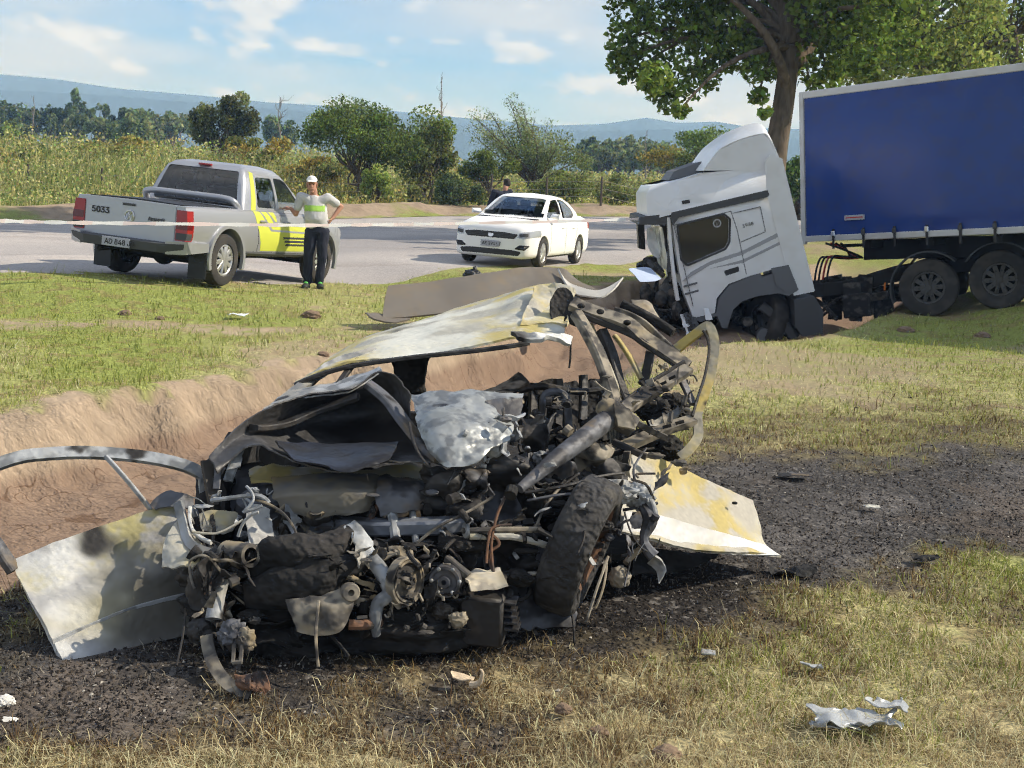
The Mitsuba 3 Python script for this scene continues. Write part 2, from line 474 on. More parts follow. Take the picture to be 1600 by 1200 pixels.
RX, RY, RZ = np.c_[RX[:, :1], RX, RX[:, -1:]], np.c_[RY[:, :1] - 0.12, RY, RY[:, -1:] + 0.12], np.c_[RZ[:, :1] - 0.10, RZ, RZ[:, -1:] - 0.10]   # crumbling edges run down into the verge
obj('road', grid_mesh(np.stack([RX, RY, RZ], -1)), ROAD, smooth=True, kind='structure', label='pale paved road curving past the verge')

# ---------------------------------------------------------------- mountains
MOUNT = B('mountain', color=(0.05, 0.068, 0.08), roughness=1.0, specular=0.0)


def ridge(name, knots, D, seed, label):
    kx = np.linspace(-900, 2500, 220)
    ky = np.interp(kx, [k[0] for k in knots], [k[1] for k in knots])
    top = np.array([at(a, b, D) for a, b in zip(kx, ky)])
    rows = []
    for j, f in enumerate(np.linspace(0, 1, 14)):
        P = top.copy()
        P[:, 1] -= (1 - f) * 450
        P[:, 2] = (top[:, 2] + 4) * (f ** 1.3) - 4 + (meshkit.fbm(np.stack([P[:, 0] * 0.01, P[:, 1] * 0.01, 0 * P[:, 0]], -1), 4, seed) - 0.5) * 20 * math.sin(min(f * 1.25, 1) * math.pi) ** 0.5 * (0.35 + 0.65 * (f < 0.99))
        rows.append(P)
    obj(name, grid_mesh(np.array(rows)), MOUNT, smooth=True, kind='structure', label=label)


ridge('mountains', [(-900, 96), (-200, 108), (0, 116), (90, 124), (180, 138), (300, 148), (420, 160), (560, 168), (700, 182), (860, 196), (940, 194), (1010, 184), (1060, 192), (1120, 190), (1180, 200), (1400, 205), (2500, 215)], 2000, 3, 'long blue mountain ridge falling from left to right')
ridge('hills', [(-900, 122), (0, 140), (150, 148), (300, 160), (450, 172), (640, 186), (800, 205), (940, 205), (1040, 202), (1100, 206), (1200, 216), (2500, 240)], 1500, 7, 'lower blue foothills in front of the mountain ridge')

# ---------------------------------------------------------------- foliage
rng = np.random.default_rng(7)
LEAF = 'bsdf_leaf'
scene[LEAF] = {'type': 'principledthin', 'base_color': {'type': 'mesh_attribute', 'name': 'vertex_color'}, 'roughness': 0.5, 'diff_trans': 1.0, 'eta': 1.35}
BLADE = 'bsdf_blade'
scene[BLADE] = {'type': 'principledthin', 'base_color': {'type': 'mesh_attribute', 'name': 'vertex_color'}, 'roughness': 0.7, 'diff_trans': 0.5, 'eta': 1.3}


def bark_color(p, n, uv):
    a = fbm(p.x * 14, p.y * 14, p.z * 3)
    return mix((0.05, 0.038, 0.028), (0.19, 0.15, 0.11), a)


BARK = B('bark', color=mikit.proc(bark_color), roughness=0.95, specular=0.1, bump=(mikit.proc(lambda p, n, uv: fbm(p.x * 14, p.y * 14, p.z * 3)), 0.05))


def leaves(P, size, col, vary=0.35, flat=0.0):
    """diamond leaves (two triangles) at the points, each with its own tone"""
    n = len(P)
    a = rng.normal(size=(n, 3)); a /= np.linalg.norm(a, axis=1, keepdims=True)
    b = rng.normal(size=(n, 3)); b[:, 2] *= 1 - flat
    b -= a * (a * b).sum(1, keepdims=True); b /= np.linalg.norm(b, axis=1, keepdims=True)
    s = (size * rng.uniform(0.65, 1.3, n))[:, None]
    V = np.stack([P - a * s * 0.6, P + b * s * 0.42, P + a * s * 0.6, P - b * s * 0.42], 1).reshape(-1, 3)
    i = np.arange(n)[:, None] * 4
    F = np.vstack([i + [0, 1, 2], i + [0, 2, 3]])
    col = np.asarray(col, float)
    if col.ndim == 1:
        col = np.repeat(col[None], n, 0)
    c = col * (1 + vary * rng.normal(size=(n, 1))).clip(0.35, 1.9) * (1 + 0.08 * rng.normal(size=(n, 3)))
    return V, F, np.repeat(c.clip(0.004, 0.6), 4, 0)


def join(parts):
    o, V, F, C = 0, [], [], []
    for v, f, c in parts:
        V.append(v); F.append(f + o); C.append(c); o += len(v)
    return trimesh.Trimesh(np.vstack(V), np.vstack(F), process=False), np.vstack(C)


def clump(c, r, n):
    """points through a lumpy ellipsoid, denser towards its skin"""
    d = rng.normal(size=(n, 3)); d /= np.linalg.norm(d, axis=1, keepdims=True)
    q = rng.uniform(0, 1, n) ** 0.42
    return np.asarray(c) + d * q[:, None] * np.broadcast_to(r, 3)


def branch(a, b, r0, r1, bend=0.08, k=7):
    a, b = np.asarray(a, float), np.asarray(b, float)
    L = np.linalg.norm(b - a)
    q = np.linspace(a, b, 5)
    q[1:-1] += rng.normal(size=(3, 3)) * L * bend
    return tube(q, [r0, r1], 6 if r0 < 0.1 else 10, k)


def bush_tree(name, base, h, crown_c, crown_r, label, cat='tree', n=9000, size=0.16, col=(0.07, 0.10, 0.02), nl=16, stems=4, trunk_r=0.09, group=None, lump=0.36, col2=None):
    """a small tree: several stems forking into limbs, the crown a heap of separate leaf clumps"""
    key = thing(name, label, cat, group)
    base, crown_c, crown_r = np.array(base, float), np.array(crown_c, float), np.array(crown_r, float)
    wood, lv = [], []
    cs = []
    for i in range(nl):
        d = rng.normal(size=3); d /= np.linalg.norm(d); d[2] = d[2] * 0.8 + 0.12
        cs.append(crown_c + d * crown_r * (0.25 + 0.60 * rng.uniform() ** 0.5))
    cs = np.array(cs)
    forks = [base + np.array([rng.normal() * 0.12 * crown_r[0], rng.normal() * 0.12 * crown_r[0], h * rng.uniform(0.25, 0.45)]) for _ in range(stems)]
    for f in forks:
        wood.append(branch(base + rng.normal(size=3) * [0.08, 0.08, 0], f, trunk_r, trunk_r * 0.6))
    for i, c in enumerate(cs):
        f = forks[i % stems]
        m = f + (c - f) * 0.55 + rng.normal(size=3) * 0.08 * crown_r
        wood.append(branch(f, m, trunk_r * 0.5, trunk_r * 0.3)); wood.append(branch(m, c, trunk_r * 0.3, trunk_r * 0.1))
        tone = (0.75 + 0.6 * rng.uniform())
        cc = np.array(col if col2 is None or rng.uniform() < 0.6 else col2) * tone
        lr = crown_r * lump * rng.uniform(0.6, 1.25)
        k = max(20, int(n / nl))
        q = clump(c, lr, k)
        keep = meshkit.noise(q * (1.1 / max(size, 0.05) * 0.32), 5) > 0.22
        q = q[keep & (q[:, 2] > base[2] + 0.03)]
        if len(q) < 4:
            continue
        lv.append(leaves(q, size, cc))
        for t in range(3):
            wood.append(branch(c, q[rng.integers(len(q))], trunk_r * 0.12, trunk_r * 0.03, k=4))
    obj('trunk', wood, BARK, key, smooth=True)
    m, c = join(lv)
    obj('crown', m, LEAF, key, color=c)
    return key
# ---------------------------------------------------------------- grass
def blades(x, y, z, h, w, lean, col):
    n = len(x)
    a = rng.uniform(0, 2 * np.pi, n)
    d = np.stack([np.cos(a), np.sin(a), 0 * a], -1)
    a2 = rng.uniform(0, 2 * np.pi, n)
    e = np.stack([np.cos(a2), np.sin(a2), 0 * a], -1) * w[:, None] * 0.5
    p = np.stack([x, y, z - 0.008], -1)
    up = np.array([0, 0, 1.0])
    l = lean[:, None]
    mid = p + h[:, None] * (up * 0.55 * np.sqrt(1 - 0.5 * l * l) + d * 0.3 * l)
    tip = p + h[:, None] * (up * np.sqrt(np.maximum(1 - l * l, 0.02)) * 0.95 + d * l)
    V = np.stack([p - e, p + e, mid - e * 0.75, mid + e * 0.75, tip], 1).reshape(-1, 3)
    i = np.arange(n)[:, None] * 5
    F = np.vstack([i + [0, 1, 3], i + [0, 3, 2], i + [2, 3, 4]])
    return V, F, np.repeat(col.clip(0.003, 0.7), 5, 0)


def verge_grass():
    n = 260000
    D = 1 / rng.uniform(1 / 24, 1 / 3.1, n)
    x = rng.uniform(-0.52, 0.56, n) * D
    y = D * 1.0
    burn, scorch, clay, dry, n1, n2 = masks_np(x, y)
    tuft = meshkit.noise(np.stack([x * 9, y * 9, 0 * x], -1), 14)
    keep = (rng.uniform(size=n) > clay * 1.15) & (rng.uniform(size=n) > burn * 0.55) & (y < road_y(ROAD_NEAR, x) + 0.15 + 0.3 * (tuft - .5)) & (tuft > 0.2)
    x, y, burn, scorch, dry, n1, n2, tuft = (v[keep] for v in (x, y, burn, scorch, dry, n1, n2, tuft))
    n = len(x)
    z = terrain(x, y)
    u = rng.uniform(size=n)
    straw = np.array([0.62, 0.54, 0.33]); green = np.array([0.215, 0.26, 0.06]); lime = np.array([0.34, 0.36, 0.10]); brown = np.array([0.30, 0.225, 0.13])
    isdry = rng.uniform(size=n) < dry * 1.05
    c = np.where(isdry[:, None], np.where(u[:, None] < 0.72, straw, brown), np.where(u[:, None] < 0.48, green, lime))
    sc = (rng.uniform(size=n) < scorch * 0.62)
    c = np.where(sc[:, None], np.where(u[:, None] < 0.6, [0.13, 0.085, 0.05], [0.24, 0.165, 0.07]), c)
    bl = rng.uniform(size=n) < burn * 1.1
    c = np.where(bl[:, None], np.where(u[:, None] < 0.55, [0.045, 0.041, 0.039], np.where(u[:, None] < 0.86, [0.12, 0.095, 0.07], [0.27, 0.245, 0.20])), c)
    c = c * rng.uniform(0.6, 1.35, (n, 1))
    h = (0.018 + 0.042 * rng.uniform(size=n) ** 1.5 + 0.035 * np.maximum(tuft - 0.55, 0) * 2) * (1 + 0.02 * y) * np.where(bl, 0.5, 1) * np.where(isdry, 1.0, 1.15)
    w = (0.0030 + 0.0022 * rng.uniform(size=n)) * (0.75 + 0.11 * y)
    lean = np.clip(rng.uniform(0.1, 0.98, n) + 0.15 * isdry, 0, 0.985)
    stem = rng.uniform(size=n) < 0.16                       # long dead stems lying matted over the turf
    lean = np.where(stem, rng.uniform(0.93, 0.99, n), lean)
    h = np.where(stem, h * rng.uniform(1.8, 3.2, n), h); w = np.where(stem, w * 0.6, w)
    big = (meshkit.noise(np.stack([x * 2.6, y * 2.6, 0 * x], -1), 41) > 0.72) & ~bl
    h = np.where(big, h * rng.uniform(1.1, 1.5, n), h)
    m, cc = join([blades(x, y, z, h, w, lean, c)])
    obj('grass', m, BLADE, kind='stuff', label='short dry and green grass blades on the verge', color=cc)


verge_grass()


def burnt_crumbs():
    """charred crumbs, ash flakes and burnt stubble ends lying on the scorched ground"""
    n = 90000
    D = 1 / rng.uniform(1 / 11.5, 1 / 3.4, n)
    x = rng.uniform(-0.5, 0.56, n) * D
    y = D
    burn, scorch, clay, dry, n1, n2 = masks_np(x, y)
    k = rng.uniform(size=n) < burn ** 1.5 * 0.8 + scorch * 0.06
    x, y = x[k], y[k]
    n = len(x)
    r = (0.0022 + 0.0062 * rng.uniform(size=n) ** 2.4) * (0.8 + 0.06 * y)
    base = np.array([(1, 0, 0), (-1, 0, 0), (0, 1, 0), (0, -1, 0), (0, 0, 1), (0, 0, -0.6)], float)
    a = rng.uniform(0, 2 * np.pi, n)
    s = rng.uniform(0.45, 1.5, (n, 1, 3)) * [1, 1, 0.65]
    V = base[None] * s * r[:, None, None] + rng.normal(size=(n, 6, 3)) * r[:, None, None] * 0.18
    V = np.stack([V[..., 0] * np.cos(a)[:, None] - V[..., 1] * np.sin(a)[:, None], V[..., 0] * np.sin(a)[:, None] + V[..., 1] * np.cos(a)[:, None], V[..., 2]], -1)
    V = V + np.stack([x, y, terrain(x, y) + r * 0.25], -1)[:, None]
    F = np.array([(0, 2, 4), (2, 1, 4), (1, 3, 4), (3, 0, 4), (2, 0, 5), (1, 2, 5), (3, 1, 5), (0, 3, 5)])
    u = rng.uniform(size=n)[:, None]
    c = np.where(u < 0.58, [0.028, 0.026, 0.026], np.where(u < 0.86, [0.085, 0.070, 0.056], np.where(u < 0.95, [0.17, 0.155, 0.14], [0.34, 0.32, 0.28]))) * rng.uniform(0.6, 1.4, (n, 1))
    m = trimesh.Trimesh(V.reshape(-1, 3), (F[None] + np.arange(n)[:, None, None] * 6).reshape(-1, 3), process=False)
    scene['bsdf_crumb'] = {'type': 'twosided', 'nested': {'type': 'diffuse', 'reflectance': {'type': 'mesh_attribute', 'name': 'vertex_color'}}}
    obj('burnt_crumbs', m, 'bsdf_crumb', kind='stuff', label='charred crumbs and ash flakes on the scorched ground', color=np.repeat(c, 6, 0))


burnt_crumbs()


def field_grass():
    n = 150000
    D = 1 / rng.uniform(1 / 190, 1 / 40, n)
    x = rng.uniform(-0.62, 0.62, n) * D
    y = D
    b = y - road_y(ROAD_FAR, x)
    t = meshkit.fbm(np.stack([x * 0.10, y * 0.07, 0 * x], -1), 3, 4)
    t2 = meshkit.fbm(np.stack([x * 0.42, y * 0.3, 0 * x], -1), 3, 9)
    keep = b > 3.0 + 3.0 * t2
    x, y, b, t, t2 = (v[keep] for v in (x, y, b, t, t2))
    n = len(x)
    left = np_smooth(4, -16, x)
    hmax = (0.55 + 1.35 * np_smooth(8, 22, b) * (0.6 + 0.75 * left)) * (0.45 + 1.1 * t2)
    green, straw, ochre, pale = np.array([0.20, 0.27, 0.075]), np.array([0.50, 0.46, 0.21]), np.array([0.42, 0.36, 0.11]), np.array([0.46, 0.455, 0.19])

    def tone(n, t):
        u = rng.uniform(size=n)
        c = np.where((u < 0.42)[:, None], green, np.where((u < 0.78)[:, None], pale, straw))
        oc = (t > 0.54) & (rng.uniform(size=n) < 0.55)
        return np.where(oc[:, None], ochre, c) * rng.uniform(0.6, 1.3, (n, 1))
    z = terrain(x, y)
    k = n * 2 // 3
    blade = blades(x[:k], y[:k], z[:k], (hmax * rng.uniform(0.5, 1.05, n))[:k], 0.025 + 0.05 * rng.uniform(size=k) * (y[:k] / 60), np.clip(rng.uniform(0.05, 0.85, k), 0, 0.95), tone(k, t[:k]))
    m = n - k
    P = np.stack([x[k:], y[k:], z[k:] + hmax[k:] * rng.uniform(0.15, 0.95, m)], -1)
    P = np.vstack([P + rng.normal(size=P.shape) * [0.22, 0.22, 0.14] for _ in range(3)])
    lv = leaves(P, 0.11 * (np.tile(y[k:], 3) / 55), tone(3 * m, np.tile(t[k:], 3)), 0.2)
    mm, cc = join([blade, lv])
    obj('field_grass', mm, BLADE, kind='stuff', label='tall yellow green grass and weeds filling the field beyond the fence', color=cc)


field_grass()


# ---------------------------------------------------------------- trees and shrubs
def place(px, D, dz=0.0):
    q = at(px, 300, D)
    return np.array([q[0], q[1], terrain(q[0], q[1], False) + dz])


def shrub(name, px, y0, y1, wpx, D, label, cat='shrub', depth=0.8, **kw):
    """a shrub or tree whose crown spans rows y0 to y1 and wpx columns about px, seen at depth D"""
    c, b = at(px, (y0 + y1) / 2, D), place(px, D)
    rz, rx = (y1 - y0) / 2 * D / FOC, wpx / 2 * D / FOC
    return bush_tree(name, b, max(c[2] - b[2], 0.3), c, (rx * 0.92, rx * depth, rz * 0.92), label, cat, **kw)


OL, GR, DK, LM, GY = (0.22, 0.24, 0.085), (0.19, 0.26, 0.065), (0.13, 0.175, 0.055), (0.30, 0.37, 0.10), (0.2, 0.22, 0.12)
shrub('round_tree', 350, 134, 252, 122, 78, 'round olive green tree standing alone in the tall grass behind the silver pickup', 'tree', n=11000, size=0.16, col=OL, col2=(0.11, 0.12, 0.045), nl=26, lump=0.34, trunk_r=0.14)
shrub('spreading_tree', 565, 148, 292, 220, 57, 'broad dark green thorn tree with bare stems above the bank right of the man', 'tree', n=17000, size=0.11, col=GR, col2=DK, nl=34, stems=5, trunk_r=0.10, lump=0.36)
shrub('spreading_tree', 662, 160, 318, 150, 59, 'bushy green tree with its crown merging into the broad thorn tree, nearer the white car', 'tree', n=12000, size=0.12, col=(0.17, 0.22, 0.06), col2=OL, nl=20, stems=4, trunk_r=0.09, lump=0.35)
shrub('shrub', 590, 248, 345, 66, 54, 'bright green shrub under the broad thorn tree', n=3800, size=0.10, col=LM, nl=12)
shrub('shrub', 712, 268, 338, 100, 55, 'dark grey green shrub at the fence just left of the white car', n=5200, size=0.10, col=(0.10, 0.135, 0.06), col2=DK, nl=16, lump=0.4)
shrub('shrub', 640, 285, 335, 60, 55.5, 'low dull green shrub at the fence between bright shrub and grey shrub', n=2400, size=0.09, col=OL, nl=10)
shrub('shrub', 765, 225, 300, 110, 66, 'rounded green shrub behind the person in dark clothes', n=5000, size=0.12, col=(0.16, 0.20, 0.055), nl=16)
shrub('shrub', 880, 262, 330, 120, 64, 'pale green weeds forming a shrub behind the roof of the white car', n=5000, size=0.11, col=(0.24, 0.28, 0.09), nl=18, lump=0.42)
shrub('shrub', 960, 268, 336, 110, 66, 'pale green shrub at the fence between white car and truck cab', n=4200, size=0.11, col=(0.28, 0.32, 0.11), col2=(0.36, 0.35, 0.15), nl=16, lump=0.42)
shrub('shrub', 500, 236, 300, 120, 62, 'ochre and green shrub behind the cap of the man', n=4600, size=0.12, col=(0.30, 0.24, 0.06), col2=OL, nl=16, lump=0.4)
shrub('shrub', 400, 205, 262, 120, 70, 'ochre shrub in the field right of the round olive tree', n=4200, size=0.13, col=(0.36, 0.28, 0.07), col2=(0.22, 0.24, 0.07), nl=16, lump=0.4)
shrub('shrub', 185, 208, 262, 150, 66, 'ochre tipped shrub in the field left of the pickup roof', n=4600, size=0.13, col=(0.32, 0.30, 0.09), col2=(0.38, 0.28, 0.07), nl=18, lump=0.4)
shrub('shrub', 40, 226, 300, 150, 60, 'green shrub at the far left of the fence', n=4200, size=0.12, col=(0.22, 0.27, 0.08), col2=(0.32, 0.32, 0.12), nl=18, lump=0.4)
shrub('shrub', 1060, 225, 275, 130, 92, 'ochre and olive shrub in the field left of the roof deflector of the truck', n=4200, size=0.16, col=(0.32, 0.26, 0.06), col2=(0.18, 0.21, 0.06), nl=18, lump=0.42)
shrub('shrub', 1105, 196, 262, 120, 88, 'green shrub rising behind the roof deflector of the truck', n=4200, size=0.15, col=(0.16, 0.22, 0.055), nl=16, lump=0.42)
shrub('shrub', 1250, 222, 370, 90, 62, 'dark green shrub in the gap between truck cab and trailer', n=6000, size=0.13, col=(0.11, 0.17, 0.04), nl=18, lump=0.45)


def feathery_tree():
    key = thing('feathery_tree', 'airy feathery tree with thin ascending branches behind the white car', 'tree')
    b = place(835, 68)
    wood, lv = [], []
    for i in range(34):
        ex, ey = 835 + rng.uniform(-118, 100), 0
        ey = 150 + abs(ex - 790) * 0.42 * rng.uniform(0.7, 1.2) + rng.uniform(0, 70) ** 1.0 * 0.9
        ey = max(ey, 128 + 0.25 * abs(ex - 735))
        D = 68 + rng.uniform(-2.2, 2.2)
        e = at(ex, ey, D)
        f = b + [rng.normal() * 0.15, rng.normal() * 0.15, 0.7 + rng.uniform(0, 0.8)]
        m = f + (e - f) * 0.55 + [rng.normal() * 0.2, rng.normal() * 0.2, 0.25]
        q = smooth_path([f, m, e], 12)
        wood.append(tube(q, [0.05, 0.012], 5, 9))
        for t in np.linspace(0.35, 1.0, 9):
            c = q[min(int(t * 11), 11)] + rng.normal(size=3) * 0.12
            lv.append(leaves(clump(c, (0.42, 0.4, 0.26), int(22 + 60 * (1 - t))), 0.085, np.array([0.28, 0.33, 0.15]) * rng.uniform(0.7, 1.25)))
    for i in range(9):
        c = at(860 + rng.uniform(-60, 60), 235 + rng.uniform(-30, 30), 68 + rng.uniform(-1, 1))
        lv.append(leaves(clump(c, (0.8, 0.7, 0.6), 330), 0.10, np.array([0.24, 0.29, 0.11]) * rng.uniform(0.7, 1.2)))
    wood.append(tube([b - [0, 0, 0.1], b + [0.05, 0, 1.3]], [0.14, 0.09], 8))
    obj('trunk', wood, BARK, key, smooth=True)
    m, c = join(lv)
    obj('crown', m, LEAF, key, color=c)


feathery_tree()

far = [(8, 150, 205, 46, 'dark tree at the far left edge of the distant treeline'), (50, 154, 205, 52, 'second dark tree from the left in the distant treeline'), (88, 162, 206, 50, 'low grey green tree left of the tallest tree in the distant treeline'),
       (124, 129, 200, 46, 'tallest tree of the distant treeline on the left'), (160, 154, 202, 44, 'dark tree right of the tallest tree in the distant treeline'), (192, 166, 204, 44, 'low tree in the distant treeline above the tailgate of the pickup'),
       (226, 168, 205, 44, 'rounded low tree in the distant treeline above the rear window of the pickup'), (268, 172, 206, 56, 'low tree of the distant treeline just left of the round olive tree'), (4, 178, 214, 50, 'light green bush in front of the dark trees at the left edge'),
       (440, 176, 214, 60, 'low distant tree right of the round olive tree'), (965, 208, 250, 66, 'distant hazy tree left of the gap above the road'), (1022, 214, 256, 70, 'distant tree above the road left of the truck cab'), (915, 204, 250, 60, 'distant tree right of the airy feathery tree'), (1160, 204, 250, 70, 'distant tree showing behind the roof deflector top')]
for k in range(30):
    px = float(rng.uniform(-60, 300) if k < 17 else rng.uniform(860, 1170))
    y0 = (176 if k < 17 else 218) + rng.uniform(-8, 8)
    shrub('background_tree', px, y0, y0 + 62, rng.uniform(40, 64), rng.uniform(150, 205), 'low dark tree filling the distant treeline', 'tree', n=1000, size=0.5, col=(0.16, 0.21, 0.085), col2=(0.24, 0.27, 0.12), nl=9, trunk_r=0.2, lump=0.46, group='low trees of the distant treeline')
for px, y0, y1, w, lab in far:
    light = 'light' in lab
    shrub('distant_tree', px, y0, y1 + 26, w, 190 if not light else 120, lab, 'tree', n=1500, size=0.55 if not light else 0.3, col=(0.15, 0.20, 0.085) if not light else LM, col2=(0.14, 0.18, 0.07), nl=12, trunk_r=0.25, lump=0.42, group=None)

for px, y0, D, lab in ((690, 120, 85, 'bare grey dead tree sticking up between the two green trees'), (438, 152, 95, 'thin bare tree right of the round olive tree'), (1010, 205, 120, 'thin bare twigs rising beside the truck cab roof'), (52, 150, 150, 'thin pale pole like bare tree in the treeline at the left edge')):
    key = thing('bare_tree', lab, 'tree')
    b, t = place(px, D), at(px, y0, D)
    w = [branch(b, t, 0.09, 0.02, 0.015)]
    for k in range(9):
        f = b + (t - b) * rng.uniform(0.45, 0.95)
        w.append(branch(f, f + [rng.normal() * 0.5, rng.normal() * 0.3, rng.uniform(0.4, 1.1)], 0.028, 0.008, 0.06))
    obj('trunk', w, B('dead_wood', color=(0.21, 0.18, 0.15), roughness=0.95), key, smooth=True)


def big_tree():
    key = thing('poplar_tree', 'large leafy poplar with a thick leaning trunk behind the truck cab', 'tree')
    base = np.array([7.0, 36.2, terrain(7.0, 36.2, False)])
    fork = at(1236, 70, 36)
    trunk = [tube([base - [0, 0, 0.3], base + [0.02, 0, 0.35], at(1213, 235, 36.2), at(1226, 150, 36.2), fork], [0.55, 0.39, 0.31, 0.29, 0.26], 18, 30)]
    spots = [(1042, 152, 30), (1062, 172, 16), (1000, 104, 40), (975, 62, 32), (1082, 112, 46), (1120, 62, 60), (1040, 42, 58), (985, 14, 38), (1160, 84, 36), (1184, 150, 15), (1196, 176, 10), (1180, 112, 26), (1215, 96, 40), (1262, 120, 26),
             (1240, 50, 60), (1300, 70, 52), (1296, 118, 26), (1350, 40, 60), (1345, 100, 28), (1100, 10, 60), (1180, 20, 60), (1290, 5, 60), (1400, 10, 60), (1420, 70, 40), (1024, 122, 28), (966, 98, 18)]
    lv, wood = [], []
    low = []
    for px, py, r in spots:
        D = 35 + rng.uniform(-2.6, 3.0)
        low.append((at(px, py, D), r * D / FOC))
    for k in range(46):
        d = rng.normal(size=3); d /= np.linalg.norm(d)
        c = at(1200, -260, 36) + d * [6.6, 5.6, 4.6] * rng.uniform(0.3, 1) ** 0.5
        if np.dot(c - EYE, UPV) / np.dot(c - EYE, FWD) * FOC > 560:
            low.append((c, rng.uniform(0.9, 1.5)))
    ends = []
    for c, r in low:
        up = c[2] > 9.5
        col = np.array([0.17, 0.235, 0.05]) * rng.uniform(0.65, 1.45)
        q = clump(c, (r * 1.1, r, r * 0.95), int((260 if up else 620) * (r / 0.8) ** 1.9) + 30)
        q = q[meshkit.noise(q * 2.6, 5) > 0.36]
        lv.append(leaves(q, 0.30 if up else 0.165, col, flat=0.3))
        if rng.uniform() < 0.75:
            s = fork + (np.array([0, 0, 1.0]) * rng.uniform(0, 3.0) if c[2] > 7 else np.array([0, 0, rng.uniform(-0.3, 0.5)]))
            m = s + (c - s) * 0.5 + [0, 0, 0.5]
            wood.append(tube([s, m, c], [0.13, 0.02], 6, 9))
        for t in range(3):
            wood.append(branch(c, c + (q[rng.integers(len(q))] - c) if len(q) else c + [0, 0, .2], 0.02, 0.006, k=4))
    trunk.append(tube([fork, at(1228, -60, 36), at(1222, -260, 36)], [0.40, 0.3, 0.12], 12, 12))
    trunk.append(tube([at(1228, 140, 36.1), at(1200, 60, 35), at(1120, -20, 34.5)], [0.16, 0.12, 0.05], 10, 12))
    trunk.append(tube([at(1238, 100, 36.1), at(1290, 30, 37), at(1350, -80, 37.5)], [0.26, 0.2, 0.08], 10, 12))
    obj('trunk', trunk, BARK, key, smooth=True)
    obj('limb', wood, BARK, key, smooth=True)
    m, c = join(lv)
    obj('crown', m, LEAF, key, color=c)


big_tree()
for px, D, spread, lab in ((1430, 47, 90, 'sunlit pale green tree above the front of the blue trailer'), (1580, 52, 120, 'yellow green tree above the trailer at the right edge')):
    key = thing('roadside_tree', lab, 'tree')
    b = place(px, D)
    lv, wood = [], [tube([b - [0, 0, .2], b + [0.2, 0, 3], at(px, 40, D)], [0.4, 0.32, 0.22], 12)]
    for k in range(46):
        c = at(px + rng.uniform(-1.35, 1.35) * spread, 120 - 190 * rng.uniform() ** 1.0 - 0, D + rng.uniform(-3, 3))
        r = rng.uniform(0.55, 1.05)
        q = clump(c, r, 330)
        q = q[meshkit.noise(q * 2.2, 6) > 0.34]
        lv.append(leaves(q, 0.17, np.array([0.28, 0.33, 0.09]) * rng.uniform(0.6, 1.35)))
        wood.append(branch(at(px, 60, D), c, 0.07, 0.015))
    obj('trunk', wood, BARK, key, smooth=True)
    m, c = join(lv)
    obj('crown', m, LEAF, key, color=c)

# ---------------------------------------------------------------- wire fence
POST = B('post_wood', color=(0.10, 0.08, 0.065), roughness=0.95)
WIRE = B('fence_wire', color=(0.25, 0.24, 0.22), roughness=0.5, metallic=0.8)
fkey = thing('wire_fence', 'dark wooden post and wire fence along the far side of the road', 'fence')
tops = []
for k in range(15):
    t = k / 14
    x, y = -27 + t * 36, 47.6 + t * 15.0
    z = terrain(x, y, False)
    h = 1.2 + 0.25 * rng.uniform()
    a = rng.normal() * 0.05
    obj('post', tube([[x, y, z - .2], [x + a, y, z + h]], [0.055, 0.045], 7), POST, fkey)
    tops.append((x + a * 0.9, y, z))
for hz in (0.4, 0.75, 1.1):
    obj('wire', tube(np.array(tops) + [0, 0.07, hz], 0.008, 4, 30), WIRE, fkey)
# ---------------------------------------------------------------- materials for vehicles
def dusty(base, dust=(0.30, 0.24, 0.18), amount=0.35):
    def fn(p, n, uv):
        a = fbm(p.x * 5, p.y * 5, p.z * 5)
        return mix(base, dust, amount * smoothstep(0.4, 0.8, a) + amount * 0.35)
    return mikit.proc(fn)


SILVER = B('silver_paint', color=(0.41, 0.42, 0.45), metallic=0.5, roughness=0.32, clearcoat=0.6, clearcoat_gloss=0.9)
WHITE = B('white_paint', color=(0.78, 0.78, 0.77), roughness=0.35, clearcoat=0.8, clearcoat_gloss=0.95)
CABWHITE = B('cab_paint', color=dusty((0.66, 0.68, 0.70), (0.45, 0.42, 0.38), 0.14), roughness=0.32, clearcoat=0.5, clearcoat_gloss=0.9)
YELLOW = B('decal_yellow', color=(0.56, 0.60, 0.08), roughness=0.4)
BLACKP = B('black_plastic', color=(0.018, 0.018, 0.02), roughness=0.5)
GREYP = B('grey_plastic', color=(0.11, 0.115, 0.125), roughness=0.6)
DKGREY = B('dark_grey_plastic', color=(0.05, 0.052, 0.056), roughness=0.6)
RUBBER = B('rubber', color=dusty((0.022, 0.022, 0.023), (0.12, 0.10, 0.08), 0.3), roughness=0.85)
ALLOY = B('alloy', color=(0.55, 0.55, 0.56), metallic=0.7, roughness=0.35)
CHROME = B('chrome', color=(0.75, 0.75, 0.76), metallic=1.0, roughness=0.12)
REDL = B('red_lens', color=(0.30, 0.012, 0.01), roughness=0.15, clearcoat=1.0)
CLEARL = B('clear_lens', color=(0.42, 0.43, 0.45), roughness=0.08, clearcoat=1.0, metallic=0.4)
PLATE = B('plate', color=(0.36, 0.37, 0.42), roughness=0.4)  # greyed base colour holds the shade on the recessed pickup plate
SEATM = B('seat_fabric', color=(0.04, 0.04, 0.045), roughness=0.9)
UNDER = B('underbody', color=(0.02, 0.019, 0.018), roughness=0.9)
DARKGLASS = B('dark_glass', color=(0.012, 0.013, 0.016), roughness=0.06, specular=0.6)
scene['bsdf_glass'] = {'type': 'thindielectric', 'int_ior': 1.5, 'specular_transmittance': rgb(0.62, 0.66, 0.66)}
scene['bsdf_tint'] = {'type': 'thindielectric', 'int_ior': 1.5, 'specular_transmittance': rgb(0.10, 0.11, 0.125)}
